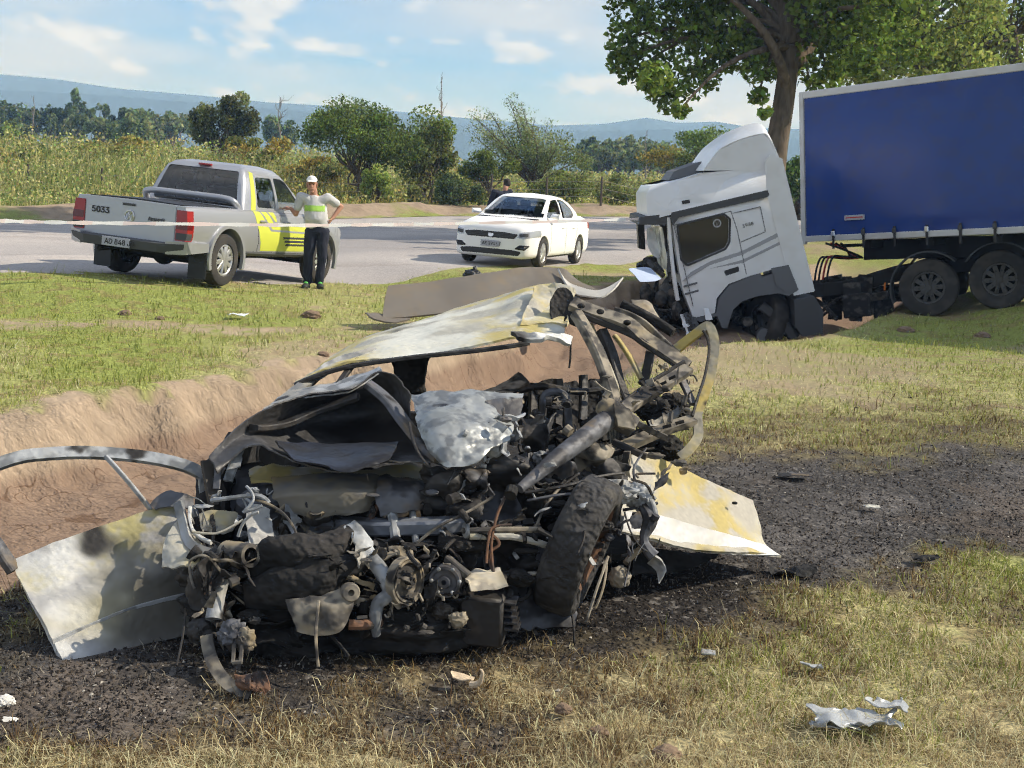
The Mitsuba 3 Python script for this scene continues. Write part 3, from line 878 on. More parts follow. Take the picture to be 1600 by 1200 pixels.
GLASS, TINT = 'bsdf_glass', 'bsdf_tint'


def loft(st, half, n=60, cap=True):
    """a vehicle body: st = rows of x and shape numbers, half(row) = half section [(y, z)...] from the keel to the crown"""
    st = np.array(st, float)
    xs = st[:, 0]
    q = np.unique(np.concatenate([np.linspace(xs[0], xs[-1], n), xs]))
    R = PchipInterpolator(xs, st, axis=0)(q)
    rings = []
    for r in R:
        h = np.array(half(r), float)
        ring = np.vstack([h, h[-2:0:-1] * [-1, 1]])
        rings.append(np.column_stack([np.full(len(ring), r[0]), ring]))
    P = np.array(rings)
    a, m = P.shape[:2]
    i = np.arange(a * m).reshape(a, m)
    j = np.roll(i, -1, 1)
    f = np.stack([i[:-1], j[:-1], j[1:], i[1:]], -1).reshape(-1, 4)
    V = np.vstack([P.reshape(-1, 3), P[0].mean(0), P[-1].mean(0)])
    k = a * m
    c = np.vstack([np.stack([np.full(m, k), j[0], i[0]], -1), np.stack([np.full(m, k + 1), i[-1], j[-1]], -1)])
    me = trimesh.Trimesh(V, np.vstack([f[:, [0, 1, 2]], f[:, [0, 2, 3]], c]), process=False)
    if me.volume < 0:
        me = trimesh.Trimesh(V, np.array(me.faces)[:, ::-1], process=False)
    return me


def grow(m, off, c=(0, 0, 0)):
    v = np.array(m.vertices)
    lo, hi = v.min(0), v.max(0)
    mid = (lo + hi) / 2
    return trimesh.Trimesh(mid + (v - mid) * (1 + 2 * off / (hi - lo)), m.faces, process=False)


def skin(body, poly, plane, lo, hi, off=0.004, depth=0.01):
    """a thin plate following the body where the outline, pushed along the third axis, meets it"""
    M = to_man(grow(body, off)) ^ to_man(prism(poly, lo, hi, plane))
    return from_man(M)


def wheel(parent, c, ax, R, w, rim, spokes, place, rimmat, dish=0.04, name='wheel', tyremat=None):
    """tyre, rim with separate spokes and hub; ax points outwards"""
    key = numbered(parent + '__' + name)
    labels_key = key
    ax = np.array(ax, float)
    c = np.array(c, float)
    s = w / 2
    ty = lathe([(rim, -s * 0.8), (rim + 0.01, -s * 0.95), (R - 0.05, -s), (R - 0.015, -s * 0.86), (R, -s * 0.6), (R, s * 0.6), (R - 0.015, s * 0.86), (R - 0.05, s), (rim + 0.01, s * 0.95), (rim, s * 0.8), (rim, -s * 0.8)], c, ax, 44)
    o = s * 0.8
    rm = [lathe([(rim + 0.002, -o), (rim + 0.002, o), (rim - 0.02, o + 0.004), (rim - 0.035, o - 0.01), (rim - 0.04, -o)], c, ax, 44)]
    back = lathe([(0.001, o - dish - 0.06), (rim - 0.03, o - dish - 0.06)], c, ax, 30)
    u = np.cross(ax, [0, 0, 1.0]); u /= np.linalg.norm(u); v = np.cross(ax, u)
    for k in range(spokes):
        a = 2 * math.pi * (k + 0.25) / spokes
        d = u * math.cos(a) + v * math.sin(a)
        b0, b1 = c + ax * (o - dish * 0.4) + d * rim * 0.12, c + ax * (o - 0.02) + d * (rim - 0.02)
        ww = rim * 0.9 * math.pi / spokes
        rm.append(beam([b0, (b0 + b1) / 2 + ax * 0.006, b1], ww, 0.03, twist=0 if abs(np.dot(frames([b0, b1])[2][0], ax)) < .5 else math.pi / 2, k=5))
    rm.append(lathe([(0.001, o + 0.002), (rim * 0.17, o), (rim * 0.24, o - dish)], c, ax, 20))
    def put(m): return move(m, *place) if place else m
    obj('tyre', put(ty), tyremat or RUBBER, key, smooth=35)
    obj('rim', put(trimesh.util.concatenate(rm)), rimmat, key, smooth=35)
    obj('brake_disc', put(back), UNDER, key)
    return key


def greenhouse(outer, windows, tf, key, paint, inner=0.045):
    """a hollow cab top with real openings; windows: (name, outline, plane, lo, hi, glass)"""
    O = to_man(outer)
    I = to_man(grow(outer, -inner)) + to_man(move(grow(outer, -inner), np.eye(3), [0, 0, -0.06]))
    shell = O - I
    g1, g2 = to_man(grow(outer, -0.012)), to_man(grow(outer, -0.018))
    panes = []
    for nm, poly, pl, lo, hi, gl in windows:
        pr = to_man(prism(poly, lo, hi, pl))
        shell = shell - pr
        panes.append((nm, (g1 - g2) ^ pr, gl))
    obj('cab_top', move(from_man(shell), *tf), paint, key, smooth=32)
    for nm, p, gl in panes:
        if not p.is_empty():
            obj(nm, move(from_man(p), *tf), gl, key)


def rounded(poly, r):
    p = Polygon(poly).buffer(-r).buffer(r, quad_segs=5)
    return np.array(p.exterior.coords)[:-1]


# ---------------------------------------------------------------- silver pickup
def pickup():
    key = thing('pickup_truck', 'silver double cab pickup with yellow door wrap parked on the road edge', 'pickup truck')
    R = rot(*PICK['ypr'])
    tf = (R, PICK['pos'])
    def put(name, m, mat, sm=32, parent=key, **k): return obj(name, move(m, *tf), mat, parent, smooth=sm, **k)

    def half(r):
        x, w, zb, zs, zt, wt = r
        d = zs - zb
        return [(0, zb), (w * 0.8, zb), (w * 0.95, zb + 0.08 * d), (w, zb + 0.33 * d), (w * 1.004, zb + 0.57 * d), (w * 0.985, zb + 0.77 * d), (w * 0.975, zb + 0.92 * d), (w * 0.955, zb + 0.98 * d), (wt, zt), (0, zt + 0.012)]
    body = loft([(-2.60, 0.925, 0.52, 1.10, 1.12, 0.88), (-2.3, 0.945, 0.50, 1.11, 1.13, 0.89), (-0.95, 0.955, 0.44, 1.12, 1.14, 0.89), (0.8, 0.955, 0.42, 1.11, 1.14, 0.86), (1.4, 0.95, 0.42, 1.07, 1.13, 0.80), (2.05, 0.94, 0.40, 1.0, 1.08, 0.74), (2.30, 0.90, 0.36, 0.93, 1.01, 0.68), (2.42, 0.80, 0.38, 0.82, 0.86, 0.6)], half)
    M = to_man(body)
    for ax in (-1.55, 1.55):
        for s in (-1, 1):
            M = M - to_man(cyl((ax, s * 0.86, 0.42), (0, 1, 0), 0.455, 0.52, 40))
    M = M - to_man(box((-1.80, 0, 1.15), (1.46, 1.56, 0.14)))
    put('body', from_man(M), SILVER, 28)
    put('underbody', [box((0, 0, 0.50), (4.6, 1.3, 0.22)), cyl((-1.55, 0, 0.36), (0, 1, 0), 0.09, 1.5, 14), cyl((1.55, 0, 0.36), (0, 1, 0), 0.07, 1.5, 14), ball((-1.55, 0.1, 0.36), (0.17, 0.17, 0.16), 2), cyl((-2.2, 0.45, 0.42), (1, 0, 0.05), 0.04, 0.9, 10)], UNDER)
    for ax in (-1.55, 1.55):
        for s in (-1, 1):
            a = np.linspace(-0.35, math.pi + 0.35, 26)
            arch = sweep([(-0.025, -0.03), (0.03, -0.03), (0.03, 0.03), (-0.025, 0.03)], np.stack([ax + 0.475 * np.cos(a), np.full(26, s * 0.955), 0.41 + 0.475 * np.sin(a)], -1))
            put('wheel_arch', arch, SILVER)
    tub = rounded([(-1.05, 1.12), (0.98, 1.12), (1.3, 1.10), (0.62, 1.60), (0.32, 1.755), (-0.62, 1.775), (-0.83, 1.70)], 0.03)
    rings = []
    top = [(-1.03, 1.10, 0.87), (-0.97, 1.3, 0.83), (-0.89, 1.52, 0.76), (-0.80, 1.70, 0.69), (-0.72, 1.775, 0.60), (-0.55, 1.815, 0.44)]
    fr = [(1.34, 1.10, 0.82), (1.02, 1.3, 0.79), (0.72, 1.52, 0.735), (0.45, 1.70, 0.67), (0.33, 1.765, 0.59), (0.18, 1.815, 0.42)]
    P = []
    for (xa, z, y), (xb, z2, y2) in zip(top, fr):
        for s in (-1, 1):
            P += [(xa, s * (y - 0.05), z), (xa + 0.06, s * y, z), ((xa + xb) / 2, s * (y + 0.012), z), (xb - 0.10, s * y2, z), (xb, s * (y2 - 0.12), z)]
    P += [((top[0][0] + fr[0][0]) / 2, 0, 1.10), (1.42, 0, 1.10), (0.52, 0, 1.74)]
    gh = hull(P)
    win = [('rear_window', rounded([(-0.74, 1.17), (0.74, 1.17), (0.61, 1.70), (-0.61, 1.70)], 0.05), 'yz', -1.3, -0.6, TINT), ('windscreen', rounded([(-0.70, 1.17), (0.70, 1.17), (0.56, 1.70), (-0.56, 1.70)], 0.05), 'yz', 0.42, 1.6, GLASS)]
    rd = rounded([(-0.60, 1.19), (-0.02, 1.19), (-0.02, 1.65), (-0.52, 1.64)], 0.05)
    fd = rounded([(0.06, 1.19), (0.94, 1.19), (0.46, 1.62), (0.34, 1.655), (0.06, 1.66)], 0.05)
    for s in (-1, 1):
        win.append(('side_window', rd, 'xz', s * 0.5, s * 1.1, GLASS)); win.append(('side_window', fd, 'xz', s * 0.5, s * 1.1, GLASS))
    greenhouse(gh, win, tf, key, SILVER)
    for x in (-0.45, 0.45):
        for s in (-1, 1):
            put('seat', [box((x - 0.12, s * 0.38, 1.26), (0.14, 0.46, 0.36), 0.04), box((x - 0.14, s * 0.38, 1.52), (0.09, 0.26, 0.16), 0.03)], SEATM)
    put('steering_wheel', lathe([(0.19 + 0.018 * math.cos(a), 0.018 * math.sin(a)) for a in np.linspace(0, 2 * np.pi, 9)], (0.55, 0.38, 1.20), (0.8, 0, -0.5), 24), SEATM)
    put('sport_bar', tube([(-1.05, -0.80, 1.14), (-1.16, -0.76, 1.25), (-1.20, -0.5, 1.285), (-1.2, 0.5, 1.285), (-1.16, 0.76, 1.25), (-1.05, 0.80, 1.14)], 0.048, 12, 30), SILVER)
    put('load_cover', sheet([[(-2.5, -0.76, 1.125), (-2.5, 0, 1.145), (-2.5, 0.76, 1.125)], [(-1.1, -0.76, 1.135), (-1.1, 0, 1.155), (-1.1, 0.76, 1.135)]], 10, 10, 0.02, 0.006, 4, world=True), BLACKP)
    # tailgate and rear end
    tg = put('tailgate', skin(body, rounded([(-0.735, 0.60), (0.735, 0.60), (0.735, 1.125), (-0.735, 1.125)], 0.02), 'yz', -2.8, -2.4, 0.012, 0.05), SILVER)
    X = -2.618
    put('handle', box((X - 0.008, 0.02, 1.06), (0.02, 0.2, 0.035), 0.006), DKGREY, parent=tg)
    ring = sweep(circle(0.008, 6), np.stack([np.full(25, X - 0.006), 0.075 * np.cos(np.linspace(0, 2 * np.pi, 25)), 0.90 + 0.075 * np.sin(np.linspace(0, 2 * np.pi, 25))], -1))
    ln = lambda a, b: tube([(X - 0.006, -a[0], 0.90 + a[1]), (X - 0.006, -b[0], 0.90 + b[1])], 0.006, 5)
    put('badge', [ring, ln((-0.035, 0.062), (0, 0.012)), ln((0, 0.012), (0.035, 0.062)), ln((-0.062, 0.03), (-0.028, -0.055)), ln((-0.028, -0.055), (0, -0.005)), ln((0, -0.005), (0.028, -0.055)), ln((0.028, -0.055), (0.062, 0.03))], CHROME, parent=tg)
    put('lettering', lettering('5033', 0.085, (X - 0.004, 0.64, 0.90), (0, -1, 0), (0, 0, 1), 0.004), BLACKP, parent=tg)
    put('lettering', lettering('Amarok', 0.055, (X - 0.004, -0.30, 0.87), (0, -1, 0), (0, 0, 1), 0.004), DKGREY, parent=tg)
    for s in (-1, 1):
        lt = put('tail_light', skin(body, rounded([(s * 0.755, 0.64), (s * 1.2, 0.64), (s * 1.2, 1.065), (s * 0.755, 1.065)], 0.01), 'yz', -2.8, -2.47, 0.016, 0.05), REDL)
        put('reflector', skin(body, rounded([(s * 0.765, 0.655), (s * 1.2, 0.655), (s * 1.2, 0.75), (s * 0.765, 0.75)], 0.006), 'yz', -2.8, -2.5, 0.019, 0.02), DKGREY, parent=lt)
        put('reflector', skin(body, rounded([(s * 0.765, 0.80), (s * 1.2, 0.80), (s * 1.2, 0.90), (s * 0.765, 0.90)], 0.006), 'yz', -2.8, -2.5, 0.019, 0.02), B('dark_red_lens', color=(0.10, 0.004, 0.004), roughness=0.12, clearcoat=1.0), parent=lt)
    bp = put('rear_bumper', [hull([(x, y, z) for x, y, z in ((-2.80, -0.6, 0.46), (-2.80, 0.6, 0.46), (-2.82, -0.6, 0.58), (-2.82, 0.6, 0.58), (-2.6, -0.9, 0.44), (-2.6, 0.9, 0.44), (-2.66, -0.93, 0.60), (-2.66, 0.93, 0.60), (-2.5, -0.9, 0.6), (-2.5, 0.9, 0.6), (-2.5, 0.9, 0.46), (-2.5, -0.9, 0.46))])], DKGREY, 20)
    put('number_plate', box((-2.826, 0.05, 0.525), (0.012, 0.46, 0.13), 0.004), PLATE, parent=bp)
    put('lettering', lettering('AD 848 JB', 0.07, (-2.834, 0.235, 0.49), (0, -1, 0), (0, 0, 1), 0.003), BLACKP, parent=bp)
    for s in (-1, 1):
        put('bumper_corner', hull([(x, s * y, z) for x, y, z in ((-2.74, 0.70, 0.44), (-2.76, 0.70, 0.62), (-2.6, 0.955, 0.46), (-2.62, 0.965, 0.64), (-2.05, 0.965, 0.50), (-2.05, 0.965, 0.62), (-2.1, 0.8, 0.5), (-2.1, 0.8, 0.62))]), SILVER, 20, parent=bp)
        put('mud_flap', box((-2.06, s * 0.80, 0.30), (0.02, 0.30, 0.40), 0.008), BLACKP)
        put('mirror', ball((0.93, s * 1.06, 1.20), (0.07, 0.12, 0.10), 2), SILVER)
        for x in (-0.55, 0.22):
            put('door_handle', box((x, s * 0.955, 0.985), (0.17, 0.035, 0.035), 0.01), SILVER)
        for poly in ([(-0.75, 1.12), (-0.745, 0.75), (-0.735, 1.12)], ):
            pass
        for xa, xb in (((-0.72, 1.1), (-0.62, 0.52)), ((0.02, 1.1), (0.03, 0.5)), ((1.02, 1.06), (1.0, 0.52))):
            put('panel_gap', skin(body, [(xa[0] - 0.006, xa[1]), (xa[0] + 0.006, xa[1]), (xb[0] + 0.006, xb[1]), (xb[0] - 0.006, xb[1])], 'xz', s * 0.7, s * 1.2, 0.002, 0.006), BLACKP)
        put('sill_trim', skin(body, [(-1.05, 0.44), (1.05, 0.42), (1.05, 0.50), (-1.05, 0.52)], 'xz', s * 0.7, s * 1.2, 0.006, 0.02), GREYP)
    put('brake_light', box((-0.775, 0, 1.755), (0.06, 0.22, 0.03), 0.008), REDL)
    s = -1
    yl = put('door_wrap', skin(body, [(-0.80, 1.13), (-0.17, 1.13), (-0.06, 0.93), (0.90, 0.93), (0.90, 0.53), (-0.52, 0.53)], 'xz', -0.7, -1.2, 0.0035, 0.008), YELLOW, label='yellow wrap on the doors')
    for a, b in (((-0.62, 1.13), (-0.30, 0.84)), ((-0.40, 1.13), (-0.20, 0.96))):
        z = b[1]
        put('stripe', skin(body, [(a[0], 1.13), (a[0] + 0.05, 1.13), (b[0] + 0.05, z + 0.03), (0.9, z + 0.03 - 0.02), (0.9, z - 0.02), (b[0] + 0.01, z)], 'xz', -0.7, -1.2, 0.005, 0.006), SILVER, parent=yl)
    for k in range(3):
        put('stripe', skin(body, [(0.12 + 0.05 * k, 0.76 - 0.055 * k), (0.86, 0.76 - 0.055 * k), (0.86, 0.725 - 0.055 * k), (0.12 + 0.05 * k, 0.725 - 0.055 * k)], 'xz', -0.7, -1.2, 0.005, 0.006), DKGREY, parent=yl)
    put('pillar_wrap', from_man((to_man(grow(gh, 0.004)) - to_man(grow(gh, -0.004))) ^ to_man(prism([(-0.80, 1.12), (-0.66, 1.12), (-0.56, 1.70), (-0.66, 1.72)], -0.4, -1.1))), YELLOW)
    for x in (-1.55, 1.55):
        for s in (-1, 1):
            wheel(key, (x, s * 0.83, 0.385), (0, s, 0), 0.385, 0.25, 0.235, 10, tf, ALLOY)
    put('roof_aerial', tube([(0.1, 0, 1.81), (0.02, 0, 1.95)], 0.006, 5), BLACKP)
    for s in (-1, 1):
        put('headlight', skin(body, rounded([(s * 0.45, 0.80), (s * 1.1, 0.80), (s * 1.1, 0.96), (s * 0.45, 0.92)], 0.02), 'yz', 2.0, 2.6, 0.006, 0.02), CLEARL)


pickup()


# ---------------------------------------------------------------- white saloon
def saloon():
    key = thing('white_car', 'white four door saloon parked on the road edge, front towards the camera', 'car')
    R = rot(*CAR['ypr'])
    tf = (R, CAR['pos'])
    def put(name, m, mat, sm=32, parent=key, **k): return obj(name, move(m, *tf), mat, parent, smooth=sm, **k)

    def half(r):
        x, w, zb, zs, zt, wt = r
        d = zs - zb
        return [(0, zb), (w * 0.82, zb), (w * 0.95, zb + 0.04 * d), (w * 0.99, zb + 0.16 * d), (w, zb + 0.34 * d), (w * 0.992, zb + 0.73 * d), (w * 0.975, zb + 0.88 * d), (w * 0.94, zb + 0.97 * d), (wt, zt), (wt * 0.5, zt + 0.018), (0, zt + 0.024)]
    body = loft([(-2.25, 0.66, 0.34, 0.84, 0.90, 0.50), (-2.16, 0.78, 0.26, 0.93, 1.00, 0.58), (-1.95, 0.83, 0.21, 0.97, 1.03, 0.62), (-1.2, 0.863, 0.19, 0.97, 1.0, 0.68), (0, 0.863, 0.18, 0.95, 0.98, 0.70), (0.85, 0.86, 0.18, 0.93, 0.99, 0.70), (1.35, 0.85, 0.19, 0.87, 0.94, 0.66), (1.75, 0.835, 0.18, 0.83, 0.895, 0.62), (1.98, 0.78, 0.18, 0.77, 0.825, 0.58), (2.07, 0.70, 0.20, 0.70, 0.765, 0.52), (2.11, 0.58, 0.24, 0.63, 0.70, 0.42)], half)
    M = to_man(body)
    for ax in (-1.26, 1.26):
        for s in (-1, 1):
            M = M - to_man(cyl((ax, s * 0.80, 0.31), (0, 1, 0), 0.345, 0.44, 36))
    put('body', from_man(M), WHITE, 28)
    put('underbody', [box((0, 0, 0.30), (3.9, 1.15, 0.16))], UNDER)
    P = []
    for (xa, z, y), (xb, z2, y2) in zip([(-1.88, 0.97, 0.64), (-1.55, 1.12, 0.66), (-1.15, 1.31, 0.60), (-0.82, 1.415, 0.52), (-0.55, 1.455, 0.40)], [(1.10, 0.96, 0.72), (0.80, 1.12, 0.68), (0.44, 1.31, 0.605), (0.22, 1.405, 0.53), (0.02, 1.455, 0.40)]):
        for s in (-1, 1):
            P += [(xa, s * (y - 0.10), z), (xa + 0.12, s * y, z), ((xa + xb) / 2, s * (y2 + 0.025), z), (xb - 0.10, s * y2, z), (xb + 0.04, s * (y2 - 0.22), z)]
    P += [(1.20, 0, 0.96), (-0.25, 0, 1.485)]
    gh = hull(P)
    fd = rounded([(-0.16, 1.0), (0.84, 1.0), (0.42, 1.26), (0.20, 1.36), (-0.16, 1.385)], 0.03)
    rd = rounded([(-0.24, 1.0), (-0.24, 1.385), (-0.62, 1.36), (-1.05, 1.20), (-1.22, 1.03), (-1.1, 1.0)], 0.03)
    win = [('windscreen', rounded([(-0.63, 1.00), (0.63, 1.00), (0.50, 1.385), (-0.50, 1.385)], 0.05), 'yz', 0.26, 1.6, GLASS), ('rear_window', rounded([(-0.5, 1.04), (0.5, 1.04), (0.42, 1.38), (-0.42, 1.38)], 0.04), 'yz', -2.2, -0.9, TINT)]
    for s in (-1, 1):
        win += [('side_window', fd, 'xz', s * 0.42, s * 1.0, TINT), ('side_window', rd, 'xz', s * 0.42, s * 1.0, TINT)]
    greenhouse(gh, win, tf, key, WHITE, 0.04)
    for x in (-0.85, 0.05):
        for s in (-1, 1):
            put('seat', [box((x - 0.05, s * 0.36, 1.05), (0.12, 0.44, 0.28), 0.04), box((x - 0.07, s * 0.36, 1.24), (0.08, 0.24, 0.14), 0.03)], SEATM)
    put('dashboard', box((0.78, 0, 0.985), (0.42, 1.25, 0.05), 0.015), SEATM)
    put('steering_wheel', lathe([(0.18 + 0.016 * math.cos(a), 0.016 * math.sin(a)) for a in np.linspace(0, 2 * np.pi, 9)], (0.45, 0.36, 1.06), (0.8, 0, -0.5), 24), SEATM)
    put('bonnet_gap', skin(body, [(-0.68, 0.955), (0.68, 0.955), (0.66, 0.975), (-0.66, 0.975)], 'yz', 0.9, 1.3, 0.003, 0.01), BLACKP)
    gr = put('grille', skin(body, rounded([(-0.50, 0.575), (0.50, 0.575), (0.58, 0.67), (0.3, 0.695), (-0.3, 0.695), (-0.58, 0.67)], 0.02), 'yz', 1.9, 2.3, 0.006, 0.03), BLACKP)
    for z in (0.605, 0.635, 0.665):
        put('slat', skin(body, [(-0.5, z), (0.5, z), (0.5, z + 0.01), (-0.5, z + 0.01)], 'yz', 1.9, 2.3, 0.010, 0.012), DKGREY, parent=gr)
    put('badge', cyl((2.105, 0, 0.64), (1, 0, 0.25), 0.058, 0.03, 20), CHROME)
    put('lower_grille', skin(body, rounded([(-0.60, 0.245), (0.60, 0.245), (0.66, 0.33), (0.45, 0.355), (-0.45, 0.355), (-0.66, 0.33)], 0.02), 'yz', 1.85, 2.3, 0.006, 0.03), BLACKP)
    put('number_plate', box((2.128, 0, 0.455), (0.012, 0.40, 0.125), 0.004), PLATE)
    put('lettering', lettering('AE 391 LT', 0.06, (2.137, -0.17, 0.425), (0, 1, 0), (0, 0, 1), 0.003), BLACKP)
    for s in (-1, 1):
        hl = put('headlight', skin(body, rounded([(s * 0.56, 0.60), (s * 0.68, 0.585), (s * 0.9, 0.64), (s * 0.9, 0.775), (s * 0.6, 0.70)], 0.015), 'yz', 1.45, 2.3, 0.006, 0.02), CLEARL)
        put('reflector', skin(body, rounded([(s * 0.60, 0.615), (s * 0.76, 0.63), (s * 0.76, 0.70), (s * 0.60, 0.68)], 0.012), 'yz', 1.5, 2.3, 0.009, 0.01), DKGREY, parent=hl)
        fg = put('fog_light', skin(body, rounded([(s * 0.50, 0.375), (s * 0.72, 0.36), (s * 0.80, 0.46), (s * 0.62, 0.46)], 0.015), 'yz', 1.6, 2.3, 0.006, 0.03), BLACKP)
        put('lens', ball((1.985, s * 0.665, 0.405), (0.03, 0.045, 0.04), 2), CLEARL, parent=fg)
        put('mirror', hull([(0.72, s * 0.76, 1.02), (0.66, s * 0.76, 1.0), (0.76, s * 0.97, 1.09), (0.62, s * 0.98, 1.09), (0.76, s * 0.97, 0.99), (0.62, s * 0.98, 0.99), (0.70, s * 0.80, 1.10), (0.80, s * 0.88, 1.04)]), WHITE, 40)
        for x in (-0.75, 0.02):
            put('door_handle', box((x, s * 0.858, 0.80), (0.17, 0.03, 0.03), 0.01), WHITE)
        for xa, xb in (((0.80, 0.93), (0.82, 0.30)), ((-0.20, 0.94), (-0.20, 0.26)), ((-1.05, 0.94), (-0.90, 0.45))):
            put('panel_gap', skin(body, [(xa[0] - 0.005, xa[1]), (xa[0] + 0.005, xa[1]), (xb[0] + 0.005, xb[1]), (xb[0] - 0.005, xb[1])], 'xz', s * 0.6, s * 1.0, 0.002, 0.006), BLACKP)
        put('tail_light', skin(body, rounded([(s * 0.5, 0.78), (s * 0.9, 0.78), (s * 0.9, 0.92), (s * 0.5, 0.90)], 0.02), 'yz', -2.4, -1.9, 0.006, 0.03), REDL)
        put('sill_trim', skin(body, [(-0.9, 0.19), (0.9, 0.18), (0.9, 0.23), (-0.9, 0.24)], 'xz', s * 0.6, s * 1.0, 0.004, 0.02), BLACKP)
    for x in (-1.26, 1.26):
        for s in (-1, 1):
            wheel(key, (x, s * 0.765, 0.30), (0, s, 0), 0.30, 0.19, 0.205, 9, tf, ALLOY, 0.03)


saloon()
# ---------------------------------------------------------------- blue curtain-sided trailer
TR_POS, TR_R = np.array([5.37, 24.05, 0.71]), rot(137.3, 5.72, 0)
BLUE = B('blue_curtain', color=dusty((0.006, 0.040, 0.225), (0.05, 0.055, 0.11), 0.3), roughness=0.3, specular=0.4)
TRIM = B('trailer_trim', color=dusty((0.52, 0.53, 0.54), (0.3, 0.26, 0.2), 0.25), roughness=0.45)
REDWHITE_R = B('red_tape', color=(0.5, 0.05, 0.04), roughness=0.4)


def trailer():
    key = thing('trailer', 'blue curtain sided trailer coupled over the rear wheels of the white truck', 'trailer')
    L, W, H = 12.6, 2.5, 2.7
    def put(name, m, mat, sm=False, parent=key, **k): return obj(name, move(m, TR_R, TR_POS), mat, parent, smooth=sm, **k)
    xs, zs = np.linspace(-L + 0.05, -0.05, 150), np.linspace(0.10, H - 0.08, 40)
    Xc, Zc = np.meshgrid(xs, zs, indexing='ij')
    wav = (meshkit.fbm(np.stack([Xc * 0.55, Zc * 0.35, 0 * Xc], -1), 3, 3) - 0.5) * 0.11 + (meshkit.noise(np.stack([Xc * 2.4 + Zc * 1.1, Zc * 0.7, 0 * Xc], -1), 6) - 0.5) * 0.022
    dent = 0.05 * np.exp(-((Xc + 0.75) / 0.5) ** 2 - ((Zc - 1.2) / 0.45) ** 2) + 0.03 * np.exp(-((Xc + 0.9 + 0.5 * (Zc - 1.4)) / 0.10) ** 2 - ((Zc - 1.45) / 0.5) ** 2) - 0.025 * np.exp(-((Zc - 0.14) / 0.12) ** 2) * np.abs(np.sin(Xc * 5.2))
    fade = np_smooth(0, 0.25, Zc - 0.10) * np_smooth(0, 0.25, H - 0.08 - Zc) * np_smooth(0, 0.2, -0.05 - Xc)
    C = np.stack([Xc, 0.005 + (wav + dent) * fade + 0.012, Zc], -1)
    put('curtain', grid_mesh(C), BLUE, True)
    put('curtain', grid_mesh(np.stack([Xc, -W - 0.012 - (wav + dent) * fade, Zc], -1)), BLUE, True)
    put('front_wall', box((-0.03, -W / 2, H / 2), (0.06, W - 0.02, H)), TRIM)
    put('rear_doors', box((-L + 0.03, -W / 2, H / 2), (0.06, W - 0.02, H)), TRIM)
    put('roof', box((-L / 2, -W / 2, H + 0.012), (L - 0.02, W - 0.16, 0.03)), TRIM)
    for y in (-0.02, -W + 0.02):
        put('top_rail', box((-L / 2, y, H - 0.012), (L + 0.04, 0.09, 0.13), 0.012), TRIM)
        put('side_rail', box((-L / 2, y + (0.012 if y > -1 else -0.012), 0.05), (L + 0.04, 0.07, 0.11), 0.008), TRIM)
        put('corner_post', box((0.015, y + (0.012 if y > -1 else -0.012), H / 2), (0.09, 0.09, H + 0.1), 0.015), TRIM)
    put('floor', box((-L / 2, -W / 2, 0.06), (L - 0.08, W - 0.2, 0.10)), UNDER)
    for k in range(20):
        x = -0.62 - k * 0.6
        s = put('buckle_strap', box((x, 0.045, 0.03), (0.045, 0.02, 0.36), 0.004), BLACKP)
        put('buckle', box((x, 0.062, 0.13), (0.075, 0.03, 0.09), 0.008), CHROME if k % 3 == 0 else DKGREY, parent=s)
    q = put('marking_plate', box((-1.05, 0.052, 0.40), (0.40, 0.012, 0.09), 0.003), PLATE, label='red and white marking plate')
    put('red_band', box((-1.05, 0.0605, 0.40), (0.34, 0.006, 0.02), 0.001), REDWHITE_R, parent=q)
    for y in (-0.75, -1.75):
        put('chassis_beam', box((-L / 2 - 0.4, y, -0.20), (L - 0.9, 0.16, 0.36)), UNDER)
    for k in range(10):
        put('cross_member', box((-1.2 - k * 1.2, -W / 2, -0.08), (0.10, W - 0.3, 0.14)), UNDER)
    put('kingpin_plate', box((-1.1, -W / 2, -0.10), (1.7, 1.2, 0.06)), UNDER)


trailer()
# ---------------------------------------------------------------- white truck with its nose in the ditch
YN = at(1200, 400, 21.3)[1]                      # the plane of the cab's near side
CD = 2.42                                        # cab width


def cp(px, py, y=None):
    q = on_plane(px, py, [0, YN if y is None else y, 0], [0, 1, 0])
    return (q[0], q[2])


def cpoly(lst):
    return [cp(*q) for q in lst]


def cplate(lst, y0, y1, r=0.0):
    p = cpoly(lst)
    return prism(rounded(p, r) if r else p, y0, y1, 'xz')


